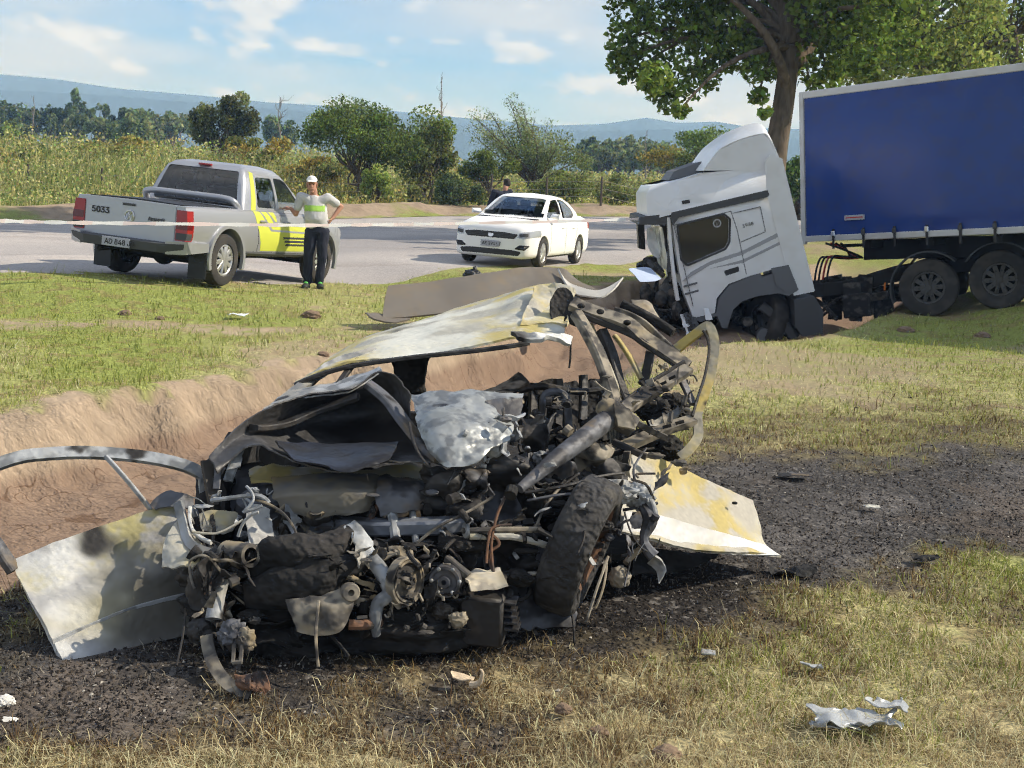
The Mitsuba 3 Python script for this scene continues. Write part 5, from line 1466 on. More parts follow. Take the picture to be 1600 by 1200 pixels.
person(k2, np.array([mx, my, terrain(mx, my)]), 200, J2, False, NAVY, NAVY, SHOE)

# ---------------------------------------------------------------- barrier tape
TAPEW, TAPER = 'bsdf_tape_white', 'bsdf_tape_red'
for k_, c_ in ((TAPEW, (0.88, 0.88, 0.88)), (TAPER, (0.86, 0.74, 0.72))):
    scene[k_] = {'type': 'principledthin', 'base_color': rgb(*c_), 'roughness': 0.5, 'diff_trans': 1.0}
tk = thing('barrier_tape', 'white barrier tape with faded red bands strung across behind the verge', 'tape')
knots = pts([(-90, 337, 16.2), (0, 345, 16.6), (120, 348, 17.0), (300, 350, 17.6), (470, 352, 18.4), (600, 351, 19.2), (720, 349, 19.9), (870, 346, 20.7), (1000, 342, 21.6)])
path = smooth_path(knots, 90)
for c in range(2):
    V, F = [], []
    for k in range(0, 89):
        if (k // 3) % 2 == c:
            i = len(V)
            for q, kk in ((path[k], k), (path[k + 1], k + 1)):
                o = np.array([0, 0.018 + 0.010 * math.sin(kk * 0.6), 0.022 + 0.006 * math.sin(kk * 1.7)])
                V += [q - o, q + o]
            F += [[i, i + 2, i + 3], [i, i + 3, i + 1]]
    obj('band', trimesh.Trimesh(np.array(V), np.array(F), process=False), TAPEW if c == 0 else TAPER, tk, kind='stuff')
# ---------------------------------------------------------------- burnt-out car
def ash(white, ochre, grey, w_ochre, w_grey, w_soot, f=3.0, o=0.0):
    def fn(p, n, uv):
        a, b, c = fbm(p.x * f + o, p.y * f, p.z * f), fbm(p.x * f * 2.3 + 7, p.y * f * 2.3, p.z * f * 2.3 + o), noise(p.x * 55, p.y * 55, p.z * 55)
        m = mix(white, ochre, smoothstep(1 - w_ochre - 0.15, 1 - w_ochre + 0.13, a + (c - 0.5) * 0.12))
        m = mix(m, grey, smoothstep(1 - w_grey - 0.10, 1 - w_grey + 0.10, b + (c - 0.5) * 0.12))
        d = fbm(p.x * f * 1.4 + 40, p.y * f * 1.4 + o, p.z * f * 1.4)
        m = mix(m, (0.025, 0.023, 0.022), smoothstep(1 - w_soot - 0.05, 1 - w_soot + 0.08, d))
        return m * (0.88 + 0.22 * c)
    return mikit.proc(fn)


def ash_bump(p, n, uv):
    return noise(p.x * 60, p.y * 60, p.z * 60) * 0.5 + fbm(p.x * 18, p.y * 18, p.z * 18) * 0.8


BUMP = (mikit.proc(ash_bump), 0.006)
ASHW = B('ash_white_metal', color=ash((0.60, 0.60, 0.57), (0.42, 0.37, 0.17), (0.38, 0.38, 0.37), 0.42, 0.42, 0.30, 1.9), roughness=0.75, metallic=0.1, bump=BUMP)
ASHY = B('ash_yellow_metal', color=ash((0.43, 0.42, 0.37), (0.40, 0.325, 0.12), (0.36, 0.34, 0.29), 0.47, 0.47, 0.24, 3.0, 12.0), roughness=0.75, metallic=0.1, bump=BUMP)
ROOFM = B('scorched_roof_metal', color=ash((0.56, 0.56, 0.50), (0.42, 0.35, 0.13), (0.36, 0.35, 0.30), 0.44, 0.46, 0.26, 2.3, 3.0), roughness=0.7, metallic=0.1, bump=BUMP)
TAN = B('burnt_tan_metal', color=ash((0.27, 0.24, 0.19), (0.28, 0.22, 0.13), (0.07, 0.065, 0.06), 0.4, 0.47, 0.40, 6.0, 5.0), roughness=0.75, metallic=0.2, bump=BUMP)
SOOT = B('soot_metal', color=ash((0.022, 0.021, 0.021), (0.05, 0.043, 0.036), (0.035, 0.036, 0.04), 0.42, 0.42, 0.5, 5.0, 9.0), roughness=0.6, metallic=0.15, bump=BUMP)
STEEL = B('heat_grey_steel', color=ash((0.11, 0.115, 0.13), (0.14, 0.105, 0.065), (0.04, 0.04, 0.045), 0.38, 0.46, 0.38, 5.0, 17.0), roughness=0.6, metallic=0.3, bump=BUMP)
CHAR = B('char', color=ash((0.010, 0.0098, 0.0095), (0.028, 0.023, 0.02), (0.012, 0.012, 0.013), 0.36, 0.4, 0.4, 8.0, 2.0), roughness=0.85, bump=(BUMP[0], 0.02))
RUST = B('rusted_metal', color=ash((0.16, 0.085, 0.05), (0.10, 0.055, 0.035), (0.06, 0.045, 0.04), 0.45, 0.42, 0.35, 9.0, 6.0), roughness=0.9, bump=BUMP)
GREYASH = B('grey_ash_metal', color=ash((0.36, 0.38, 0.40), (0.28, 0.27, 0.24), (0.16, 0.17, 0.18), 0.4, 0.45, 0.3, 7.0, 21.0), roughness=0.65, metallic=0.2, bump=BUMP)

WR = thing('burnt_car', 'burnt out crushed car wreck, bonnet torn up and doors splayed, beside the ditch', 'wrecked car')


def wp(name, m, mat, sm=38, parent=WR, **k):
    return obj(name, m, mat, parent, smooth=sm, **k)


# roof, screen header and pillars
wp('roof', sheet([[(462, 598, 5.95), (540, 570, 6.0), (600, 560, 6.05), (680, 551, 6.1), (760, 540, 6.15), (820, 531, 6.2), (886, 531, 6.25)],
                  [(480, 583, 6.3), (556, 545, 6.4), (620, 528, 6.5), (690, 515, 6.55), (765, 505, 6.6), (822, 492, 6.65), (880, 505, 6.5)],
                  [(512, 560, 6.75), (588, 523, 6.9), (650, 503, 7.0), (712, 485, 7.05), (780, 470, 7.1), (830, 456, 7.05), (884, 478, 6.8)],
                  [(520, 556, 7.1), (598, 519, 7.3), (660, 497, 7.4), (720, 480, 7.5), (788, 462, 7.5), (836, 450, 7.4), (876, 446, 7.2)],
                  [(530, 566, 7.5), (605, 530, 7.7), (665, 510, 7.8), (724, 494, 7.9), (792, 476, 7.9), (840, 462, 7.8), (884, 470, 7.5)]], 40, 60, 0.012, 0.035, 2.6, 0.004, 2), ROOFM)
wp('roof_edge', beam(pts([(460, 602, 5.93), (540, 574, 5.98), (640, 559, 6.05), (760, 546, 6.12), (826, 536, 6.18)]), 0.028, 0.02, k=20), SOOT)
wp('torn_headlining', sheet([[(800, 520, 6.12), (840, 522, 6.12), (870, 524, 6.15), (892, 528, 6.2)], [(806, 533, 6.05), (846, 536, 6.05), (866, 532, 6.08), (890, 540, 6.15)]], 12, 24, 0.02, 0.035, 9, 0.01, 5), ASHW)
wp('rolled_roof_end', sheet([[(838, 452, 7.0), (858, 447, 7.0), (878, 446, 6.95), (896, 462, 6.9)], [(824, 480, 6.7), (850, 490, 6.72), (872, 500, 6.7), (893, 496, 6.6)], [(812, 510, 6.4), (836, 512, 6.42), (860, 512, 6.45), (884, 515, 6.4)]], 20, 20, 0.015, 0.06, 5, 0.01, 6), ASHY)
wp('roof_recess', sheet([[(862, 462, 6.62), (882, 450, 6.66), (899, 470, 6.6)], [(858, 512, 6.5), (880, 506, 6.55), (899, 512, 6.5)]], 10, 10, 0.01, 0.03, 6, 0.01, 4), CHAR)
wp('screen_pillar', sheet([[(586, 545, 6.3), (520, 562, 6.15), (470, 596, 5.95), (425, 634, 5.75), (352, 690, 5.5)], [(592, 556, 6.28), (522, 580, 6.12), (480, 606, 5.92), (440, 640, 5.72), (366, 700, 5.48)]], 10, 30, 0.03, 0.02, 6, 0.004, 3), GREYASH)
wp('screen_pillar', beam(pts([(560, 562, 6.1), (545, 578, 6.0), (528, 602, 5.85)]), 0.03, 0.02, k=8), SOOT)
wp('rear_pillar', sheet([[(614, 560, 7.3), (640, 558, 7.3), (672, 556, 7.3)], [(618, 590, 7.25), (640, 592, 7.25), (664, 590, 7.25)], [(640, 616, 7.2), (655, 618, 7.2), (668, 618, 7.2)]], 10, 10, 0.03, 0.02, 6, 0.01, 8), CHAR)

# bonnet folded up, dark underside to the front
hood_rows = [[(430, 628, 5.95), (500, 600, 6.05), (545, 588, 6.1), (588, 572, 6.0), (628, 590, 5.9), (650, 620, 5.75)],
             [(327, 712, 5.10), (396, 648, 5.42), (452, 622, 5.55), (540, 612, 5.62), (594, 579, 5.72), (632, 600, 5.62), (646, 634, 5.5)][:6],
             [(332, 720, 5.08), (400, 668, 5.48), (470, 655, 5.75), (545, 650, 5.85), (606, 640, 5.8), (648, 672, 5.5)],
             [(338, 732, 5.05), (392, 692, 5.30), (450, 697, 5.55), (530, 704, 5.62), (615, 698, 5.55), (672, 704, 5.32)],
             [(342, 740, 5.06), (402, 700, 5.16), (460, 720, 5.10), (540, 738, 5.05), (606, 722, 5.05), (690, 728, 5.14)]]
hood_rows[1] = [(327, 712, 5.10), (412, 640, 5.46), (480, 618, 5.58), (545, 611, 5.62), (595, 579, 5.72), (643, 618, 5.56)]
wp('bonnet', sheet(hood_rows[1:], 34, 46, 0.006, 0.022, 4, 0.006, 11), B('bonnet_metal', color=ash((0.05, 0.05, 0.053), (0.06, 0.055, 0.048), (0.085, 0.085, 0.09), 0.4, 0.42, 0.36, 2.2, 9.0), roughness=0.5, metallic=0.3, bump=BUMP), label='sooty dark underside of the raised bonnet')
wp('bonnet_lip', sheet([[(412, 639, 5.47), (450, 622, 5.56), (500, 615, 5.60), (548, 608, 5.64), (596, 577, 5.73)], [(434, 622, 5.75), (470, 608, 5.85), (512, 598, 5.9), (552, 587, 5.9), (592, 572, 5.85)]], 8, 30, 0.006, 0.012, 6, 0.006, 12), GREYASH)
wp('bonnet_rib', beam(pts([(574, 600, 5.60), (606, 626, 5.56), (632, 660, 5.44), (664, 698, 5.26), (690, 722, 5.14)]), 0.075, 0.03, k=18), STEEL)
wp('bonnet_rib', beam(pts([(396, 668, 5.38), (440, 664, 5.52), (500, 640, 5.64), (560, 620, 5.62)]), 0.05, 0.025, k=18), SOOT)
wp('inner_panel', sheet([[(430, 690, 5.28), (480, 694, 5.36), (530, 696, 5.36), (575, 694, 5.34), (622, 692, 5.30)], [(446, 708, 5.12), (490, 716, 5.10), (535, 722, 5.06), (580, 714, 5.06), (618, 704, 5.14)], [(462, 722, 5.04), (500, 728, 5.0), (540, 738, 4.98), (575, 730, 5.0), (606, 720, 5.04)]], 18, 30, 0.008, 0.02, 6, 0.004, 14), B('blue_black_metal', color=ash((0.030, 0.034, 0.048), (0.05, 0.045, 0.04), (0.02, 0.021, 0.026), 0.36, 0.42, 0.36, 3.0, 8.0), roughness=0.4, metallic=0.3, bump=BUMP))
wp('bonnet_fold', sheet([[(643, 613, 5.50), (690, 618, 5.46), (745, 620, 5.50), (785, 624, 5.52), (816, 622, 5.56)],
                         [(650, 650, 5.32), (694, 654, 5.24), (740, 650, 5.30), (780, 648, 5.36), (812, 646, 5.42)],
                         [(664, 690, 5.16), (698, 694, 5.08), (735, 690, 5.12), (768, 682, 5.2), (802, 672, 5.32)],
                         [(688, 722, 5.06), (708, 730, 5.02), (738, 724, 5.02), (764, 706, 5.1), (790, 692, 5.22)]], 30, 34, 0.006, 0.045, 7, 0.008, 15), B('crumpled_ash', color=ash((0.36, 0.375, 0.37), (0.31, 0.32, 0.30), (0.19, 0.20, 0.205), 0.4, 0.44, 0.24, 9.0, 4.0), roughness=0.42, metallic=0.45, bump=BUMP), label='pale ash grey torn fold of the bonnet')
wp('bonnet_fold', sheet([[(655, 618, 5.56), (690, 620, 5.54), (716, 628, 5.52)], [(662, 640, 5.42), (690, 642, 5.4), (710, 640, 5.42)]], 8, 10, 0.006, 0.02, 7, 0.006, 16), STEEL)
wp('flap', sheet([[(760, 628, 5.40), (790, 624, 5.42), (817, 620, 5.46)], [(766, 650, 5.34), (790, 650, 5.36), (812, 648, 5.4)], [(786, 668, 5.28), (798, 668, 5.3), (809, 664, 5.32)]], 10, 10, 0.006, 0.03, 7, 0.008, 17), STEEL)

# front door of the car's right side, swung wide open at the left of the picture
_stain, _yel, _ash = at(285, 975, 4.95), at(215, 955, 4.88), ash((0.58, 0.58, 0.56), (0.42, 0.37, 0.17), (0.36, 0.36, 0.36), 0.38, 0.42, 0.27, 2.2)
_ashfn = mikit._FUNCTIONS[_ash['fn']]


def door_color(p, n, uv):
    base = _ashfn(p, n, uv)
    a = fbm(p.x * 6, p.y * 6, p.z * 6)
    d = dr.sqrt(dr.square(p.x - _stain[0]) + dr.square(p.y - _stain[1]) + dr.square(p.z - _stain[2]))
    e = dr.sqrt(dr.square((p.x - _yel[0]) * 0.6) + dr.square(p.y - _yel[1]) + dr.square((p.z - _yel[2]) * 1.6))
    base = mix(base, (0.36, 0.31, 0.12), smoothstep(0.28, 0.08, e + (a - 0.5) * 0.3) * 0.7)
    return mix(base, (0.045, 0.043, 0.042), smoothstep(0.52, 0.14, d + (a - 0.5) * 0.5) * 0.9)


DOORM = B('door_ash_metal', color=mikit.proc(door_color), roughness=0.72, metallic=0.1, bump=BUMP)
wp('door', sheet([[(18, 878, 4.90), (90, 848, 4.97), (180, 816, 5.06), (240, 798, 5.12), (282, 786, 5.18)],
                  [(40, 925, 4.84), (112, 900, 4.92), (190, 872, 5.01), (250, 856, 5.06), (288, 846, 5.12)],
                  [(66, 975, 4.78), (130, 955, 4.87), (200, 930, 4.95), (256, 918, 5.01), (292, 912, 5.06)],
                  [(84, 1010, 4.74), (142, 996, 4.82), (206, 972, 4.90), (258, 960, 4.96), (292, 955, 5.0)],
                  [(104, 1047, 4.69), (156, 1034, 4.77), (212, 1012, 4.85), (262, 1000, 4.91), (296, 992, 4.95)]], 44, 44, 0.03, 0.022, 3.2, 0.003, 21), DOORM, label='ash white open door with sooty lower edge')
wp('door_crease', beam(pts([(82, 1003, 4.725), (146, 976, 4.83), (206, 952, 4.905), (290, 930, 5.01)]), 0.006, 0.02, k=14), GREYASH)
fr = wp('window_frame', channel(pts([(-70, 772, 4.9), (-30, 737, 5.0), (0, 722, 5.04), (50, 709, 5.1), (110, 705, 5.16), (190, 708, 5.22), (250, 716, 5.24), (300, 730, 5.25), (322, 748, 5.25), (318, 790, 5.22)]), 0.048, 0.026, 0.005, twist=0.6, k=40), GREYASH)
wp('window_bar', beam(pts([(165, 713, 5.2), (200, 752, 5.16), (236, 797, 5.12)]), 0.012, 0.02, k=8), GREYASH, parent=fr)
wp('window_frame_post', beam(pts([(-40, 800, 4.88), (-8, 848, 4.88), (22, 892, 4.88)]), 0.06, 0.035, k=8), STEEL, parent=fr)
wp('mirror_bracket', sheet([[(238, 790, 5.1), (262, 770, 5.12), (300, 778, 5.15)], [(244, 800, 5.08), (270, 792, 5.1), (305, 800, 5.12)]], 8, 10, 0.01, 0.02, 8, 0.006, 22), STEEL)
wp('hinge_pillar', sheet([[(306, 742, 5.3), (322, 728, 5.32), (346, 716, 5.34)], [(304, 790, 5.2), (324, 788, 5.22), (350, 782, 5.26)], [(296, 850, 5.1), (320, 850, 5.12), (352, 850, 5.16)]], 16, 10, 0.03, 0.03, 8, 0.008, 23), SOOT)
for a, b, r, mt in (((322, 720, 5.2), (334, 790, 5.15), 0.022, SOOT), ((344, 706, 5.2), (338, 764, 5.15), 0.014, STEEL), ((372, 706, 5.25), (356, 752, 5.2), 0.02, GREYASH)):
    wp('strut', beam(pts([a, b]), r * 2, r), mt)
wp('bracket', sheet([[(360, 704, 5.2), (382, 700, 5.22)], [(354, 738, 5.15), (378, 730, 5.17)]], 8, 8, 0.01, 0.03, 9, 0.01, 24), GREYASH)

# right-hand side wing apron with its bright channel
wp('apron_channel', channel(pts([(276, 784, 5.0), (284, 815, 4.96), (292, 844, 4.9), (312, 858, 4.86), (350, 868, 4.84)]), 0.035, 0.02, 0.004, twist=0.9, k=18), GREYASH)
wp('apron_flange', beam(pts([(297, 792, 5.0), (300, 826, 4.95), (330, 848, 4.9)]), 0.012, 0.02, k=10), ASHW)
wp('apron', sheet([[(280, 800, 5.02), (296, 830, 4.98), (318, 855, 4.94)], [(262, 846, 4.93), (282, 858, 4.9), (312, 872, 4.88)], [(252, 886, 4.86), (276, 886, 4.83), (306, 884, 4.82)]], 16, 14, 0.008, 0.03, 7, 0.012, 31), ASHY)
wp('apron_plate', sheet([[(372, 855, 4.95), (410, 838, 5.02), (446, 842, 5.05)], [(352, 866, 4.88), (396, 872, 4.92), (440, 856, 4.98)], [(370, 898, 4.82), (400, 896, 4.86), (420, 880, 4.9)]], 14, 14, 0.008, 0.02, 7, 0.01, 32), ASHW)
wp('apron_plate', sheet([[(312, 806, 5.08), (345, 800, 5.1), (372, 806, 5.12)], [(316, 832, 5.03), (344, 838, 5.04), (360, 830, 5.08)]], 10, 12, 0.008, 0.03, 8, 0.01, 33), ASHY)
wp('strut_tower', lathe([(0.02, 0.0), (0.11, 0.0), (0.13, -0.05), (0.135, -0.22), (0.15, -0.34)], at(412, 776, 5.22), (-0.12, -0.25, 1), 26), STEEL)
wp('apron_plate', sheet([[(384, 796, 5.02), (402, 790, 5.04), (420, 800, 5.06)], [(388, 850, 4.94), (412, 846, 4.98), (428, 844, 5.0)]], 10, 8, 0.008, 0.02, 8, 0.01, 34), ASHW)

wp('wing_stub', sheet([[(-1.10, 4.56, 0.26), (-1.15, 4.80, 0.42), (-1.19, 5.08, 0.55), (-1.21, 5.36, 0.70)], [(-1.07, 4.60, 0.15), (-1.12, 4.82, 0.26), (-1.16, 5.1, 0.32), (-1.2, 5.36, 0.4)], [(-1.06, 4.64, 0.02), (-1.1, 4.86, 0.06), (-1.15, 5.1, 0.08), (-1.2, 5.36, 0.1)]], 18, 18, 0.012, 0.05, 6, 0.03, 35, world=True), SOOT)  # added sheet, nearly edge-on to the view, placed to shade the open door
# crushed sheet metal folded between bonnet and bulkhead
for k, (px, py, D, w, h, mt) in enumerate(((690, 745, 5.12, 70, 40, SOOT), (735, 760, 5.16, 60, 46, STEEL), (770, 700, 5.26, 60, 50, GREYASH), (800, 735, 5.3, 70, 60, SOOT), (835, 690, 5.6, 56, 60, SOOT), (790, 668, 5.34, 50, 40, GREYASH), (870, 735, 5.5, 60, 50, STEEL), (850, 780, 5.36, 60, 60, CHAR), (926, 716, 5.6, 50, 46, TAN), (955, 742, 5.55, 50, 40, SOOT), (700, 790, 5.12, 80, 30, SOOT), (640, 860, 4.98, 80, 36, SOOT), (560, 800, 5.14, 60, 40, SOOT), (480, 815, 5.1, 70, 30, TAN), (720, 860, 5.04, 80, 50, CHAR), (800, 870, 5.1, 80, 70, CHAR), (690, 965, 4.9, 70, 60, CHAR), (600, 960, 4.82, 90, 40, CHAR), (420, 985, 4.8, 90, 50, CHAR), (322, 925, 4.74, 46, 90, SOOT))):
    r2 = np.random.default_rng(100 + k)
    q = lambda u, v: (px + u * w / 2 + r2.uniform(-.2, .2) * w, py + v * h / 2 + r2.uniform(-.2, .2) * h, D + r2.uniform(-0.07, 0.07))
    wp('crushed_sheet', sheet([[q(u, v) for u in (-1, -.3, .4, 1)] for v in (-1, -.2, .4, 1)], 16, 18, 0.006, 0.045, 9, 0.02, 200 + k), mt)

# bulkhead, cross members, floor tub
wp('bulkhead', sheet([[(330, 722, 5.62), (430, 735, 5.58), (540, 742, 5.56), (660, 735, 5.56), (780, 735, 5.6), (900, 740, 5.7)],
                      [(330, 800, 5.46), (430, 800, 5.44), (540, 802, 5.42), (660, 800, 5.44), (780, 805, 5.48), (900, 810, 5.56)],
                      [(330, 880, 5.28), (430, 890, 5.26), (540, 890, 5.26), (660, 890, 5.26), (780, 895, 5.30), (900, 890, 5.36)],
                      [(330, 990, 5.14), (430, 1000, 5.12), (540, 1000, 5.12), (660, 990, 5.14), (780, 985, 5.18), (900, 980, 5.22)]], 30, 50, 0.02, 0.07, 3.2, 0.02, 41), STEEL)
wp('scuttle', sheet([[(388, 736, 5.40), (440, 730, 5.42), (500, 734, 5.40), (560, 736, 5.4), (620, 730, 5.42), (664, 742, 5.42)], [(392, 752, 5.26), (440, 752, 5.26), (500, 748, 5.24), (560, 758, 5.24), (620, 752, 5.26), (662, 752, 5.3)]], 8, 34, 0.01, 0.025, 7, 0.008, 42), ASHY, label='soot stained ochre scuttle ledge')
wp('heat_shield', sheet([[(424, 752, 5.26), (480, 746, 5.26), (540, 742, 5.26), (604, 750, 5.28)], [(430, 778, 5.10), (490, 772, 5.06), (546, 770, 5.07), (596, 772, 5.12)], [(444, 804, 5.10), (500, 808, 5.08), (552, 804, 5.08), (586, 790, 5.14)]], 20, 30, 0.01, 0.03, 4, 0.01, 43), B('smoked_plate', color=ash((0.16, 0.145, 0.115), (0.20, 0.15, 0.06), (0.10, 0.10, 0.105), 0.42, 0.44, 0.28, 2.6, 3.0), roughness=0.7, bump=BUMP), label='smoke stained heat shield')
wp('heat_shield', sheet([[(596, 748, 5.24), (630, 744, 5.24), (668, 748, 5.26)], [(590, 776, 5.10), (630, 768, 5.10), (664, 768, 5.16)], [(596, 806, 5.08), (632, 800, 5.08), (660, 796, 5.14)]], 14, 18, 0.01, 0.04, 5, 0.01, 44), STEEL)
wp('heat_shield', sheet([[(656, 772, 5.24), (700, 768, 5.24), (752, 764, 5.28)], [(664, 796, 5.14), (704, 800, 5.14), (748, 786, 5.2)]], 12, 18, 0.01, 0.04, 5, 0.01, 45), SOOT)
wp('cross_member', beam(pts([(440, 826, 5.18), (520, 820, 5.16), (600, 824, 5.07), (680, 822, 5.07), (730, 816, 5.12)]), 0.085, 0.06, k=20), B('blue_grey_steel', color=ash((0.16, 0.175, 0.205), (0.16, 0.14, 0.11), (0.085, 0.09, 0.10), 0.38, 0.46, 0.30, 3.0, 14.0), roughness=0.5, metallic=0.3, bump=BUMP))
wp('cross_member', beam(pts([(560, 848, 5.14), (640, 838, 5.12), (722, 842, 5.12), (800, 820, 5.2)]), 0.05, 0.05, k=18), SOOT)
for a, b, c_, r, mt in (((606, 772, 5.12), (612, 800, 5.08), (618, 842, 5.0), 0.02, GREYASH), ((640, 778, 5.16), (645, 806, 5.1), (650, 850, 5.02), 0.014, GREYASH), ((590, 790, 5.12), (572, 822, 5.08), (560, 838, 5.04), 0.012, RUST), ((652, 768, 5.2), (664, 780, 5.16), (668, 800, 5.1), 0.02, SOOT)):
    wp('stay', tube(pts([a, b, c_]), r, 7, 8), mt)
wp('dash_lump', ball(at(612, 776, 5.16), (0.075, 0.05, 0.05), 3, 0.35, 3), GREYASH)
for nm, rows, mt in (('sill', [[(-1.18, 5.4, 0.62), (-1.2, 6.6, 0.52), (-1.12, 8.1, 0.30)], [(-1.22, 5.4, 0.18), (-1.24, 6.6, 0.04), (-1.16, 8.1, 0.0)]], SOOT), ('sill', [[(0.52, 5.6, 0.62), (0.56, 6.8, 0.58), (0.50, 8.1, 0.34)], [(0.56, 5.6, 0.12), (0.60, 6.8, 0.12), (0.54, 8.1, 0.12)]], TAN),
                     ('rear_panel', [[(-1.12, 8.1, 0.30), (-0.3, 8.22, 0.27), (0.50, 8.1, 0.30)], [(-1.16, 8.1, 0.1), (-0.3, 8.24, 0.08), (0.54, 8.1, 0.12)]], SOOT), ('floor', [[(-1.22, 5.35, 0.20), (-0.3, 5.35, 0.18), (0.56, 5.5, 0.18)], [(-1.2, 6.8, 0.14), (-0.3, 6.8, 0.16), (0.58, 6.8, 0.18)], [(-1.14, 8.1, 0.12), (-0.3, 8.2, 0.14), (0.52, 8.1, 0.18)]], CHAR)):
    wp(nm, sheet(rows, 24, 24, 0.03, 0.04, 4, 0.01, len(scene) % 50, world=True), mt)
wp('rear_seat', sheet([[(812, 606, 6.9), (860, 598, 6.9), (905, 602, 6.95), (952, 600, 6.95)], [(815, 640, 6.75), (860, 640, 6.75), (905, 642, 6.8), (950, 640, 6.8)], [(818, 690, 6.5), (862, 690, 6.5), (905, 690, 6.55), (950, 690, 6.6)]], 16, 24, 0.05, 0.05, 6, 0.02, 51), CHAR)
for px, y0 in ((872, 592), (911, 586), (832, 604), (942, 606)):
    wp('seat_post', beam(pts([(px, y0, 6.7), (px + 1, y0 + 26, 6.68), (px - 1, y0 + 74, 6.5)]), 0.045, 0.03, k=6), SOOT)
wp('seat_frame', tube(pts([(846, 680, 6.2), (850, 620, 6.25), (866, 612, 6.25), (884, 620, 6.25), (888, 680, 6.2)]), 0.02, 8, 24), STEEL)
wp('seat_frame', tube(pts([(812, 612, 6.5), (850, 604, 6.5), (905, 612, 6.55), (948, 606, 6.6)]), 0.018, 8, 20), SOOT)
wp('rear_shelf', sheet([[(716, 619, 6.6), (760, 612, 6.6), (790, 598, 6.65), (811, 580, 6.7)], [(724, 624, 6.4), (772, 622, 6.42), (806, 614, 6.5), (830, 602, 6.55)]], 10, 20, 0.01, 0.02, 6, 0.006, 52), STEEL)

# steering column tube and collar
wp('column_tube', tube(pts([(812, 764, 5.10), (836, 744, 5.16), (862, 722, 5.24), (905, 690, 5.42), (956, 650, 5.66)]), [0.020, 0.026, 0.034, 0.043, 0.047], 18, 24), STEEL, label='thick grey bent tube across the opening')
wp('collar', tube(pts([(944, 634, 5.66), (958, 646, 5.64), (990, 668, 5.64)]), [0.045, 0.06, 0.05], 12, 10), TAN)
wp('bracket', sheet([[(958, 632, 5.6), (982, 640, 5.6)], [(966, 668, 5.56), (992, 672, 5.56)]], 8, 8, 0.012, 0.02, 8, 0.006, 53), TAN)

# torn door frames on the left side of the car (right of the picture)
rail = wp('roof_rail', channel(pts([(894, 470, 6.40), (930, 484, 6.36), (978, 500, 6.30), (1010, 526, 6.26), (1038, 544, 6.22), (1076, 570, 6.18)]), 0.075, 0.035, 0.006, twist=0.5, k=26), TAN)
wp('roof_rail', beam(pts([(900, 488, 6.36), (945, 506, 6.32), (985, 522, 6.28), (1030, 552, 6.22), (1074, 580, 6.18)]), 0.03, 0.03, k=22), SOOT)
wp('roof_rail', beam(pts([(960, 484, 6.5), (1000, 500, 6.45), (1034, 530, 6.35), (1072, 566, 6.25)]), 0.02, 0.03, k=16), TAN)
for a, b in ((908, 478), (938, 487), (980, 504)):
    wp('rail_hole', ball(at(a, b, 6.27), (0.020, 0.012, 0.014), 1), CHAR, parent=rail)
wp('centre_pillar', beam(pts([(900, 490, 6.34), (918, 520, 6.28), (938, 560, 6.2), (952, 600, 6.12), (964, 640, 6.04)]), 0.062, 0.05, k=20), TAN)
wp('centre_pillar', beam(pts([(940, 516, 6.34), (958, 560, 6.28), (968, 600, 6.2), (982, 632, 6.1)]), 0.055, 0.04, k=16), SOOT)
wp('window_channel', beam(pts([(924, 506, 6.38), (948, 560, 6.26), (972, 622, 6.12)]), 0.012, 0.012, k=10), ASHY)
wp('window_channel', beam(pts([(960, 524, 6.4), (980, 552, 6.36), (1002, 592, 6.3)]), 0.028, 0.02, k=10), ASHY)
wp('centre_pillar', beam(pts([(1016, 550, 6.36), (1012, 574, 6.34), (1004, 600, 6.3)]), 0.045, 0.03, k=8), SOOT)
wp('trim_strip', tube(pts([(972, 476, 6.6), (1010, 494, 6.55), (1052, 520, 6.5)]), 0.026, 10, 12), CHAR)
wp('trim_strip', sheet([[(985, 470, 6.75), (1008, 470, 6.75), (1030, 492, 6.7)], [(994, 488, 6.65), (1014, 490, 6.65), (1044, 518, 6.6)]], 8, 12, 0.01, 0.02, 6, 0.006, 61), TAN)
wp('hinge_rail', channel(pts([(1076, 572, 6.14), (1052, 588, 6.08), (1022, 606, 6.0), (994, 624, 5.9), (966, 644, 5.78)]), 0.06, 0.03, 0.006, twist=-0.4, k=20), TAN)
wp('hinge_rail', beam(pts([(1070, 566, 6.16), (1036, 586, 6.1), (1000, 610, 6.0), (972, 632, 5.88)]), 0.014, 0.025, k=14), SOOT)
wp('hinge_plate', sheet([[(1006, 612, 6.02), (1034, 592, 6.08), (1062, 580, 6.12)], [(1012, 628, 5.98), (1040, 612, 6.04), (1064, 596, 6.1)]], 8, 14, 0.01, 0.015, 8, 0.008, 62), TAN)
for a, b in ((1020, 608), (1036, 599), (1050, 590), (984, 632)):
    wp('slot', box(at(a, b, 5.985), (0.035, 0.012, 0.012), 0.0, rot(0, -28, 0)), CHAR)
YELLOWM = B('yellow_scorched_metal', color=ash((0.36, 0.33, 0.24), (0.40, 0.31, 0.09), (0.27, 0.25, 0.20), 0.5, 0.45, 0.24, 5.0, 12.0), roughness=0.7, metallic=0.1, bump=BUMP)
fl = wp('door_frame', channel(pts([(1052, 548, 6.30), (1082, 524, 6.3), (1106, 508, 6.28), (1117, 536, 6.25), (1112, 580, 6.2), (1100, 618, 6.12), (1090, 650, 6.05), (1092, 676, 6.0), (1080, 698, 5.96), (1062, 714, 5.94)]), 0.045, 0.024, 0.005, twist=0.8, k=44), YELLOWM, label='yellow scorched door frame loop')
wp('seal', tube(pts([(1098, 516, 6.26), (1108, 544, 6.24), (1102, 584, 6.18), (1090, 622, 6.1), (1082, 650, 6.04)]), 0.007, 6, 24), SOOT, parent=fl)
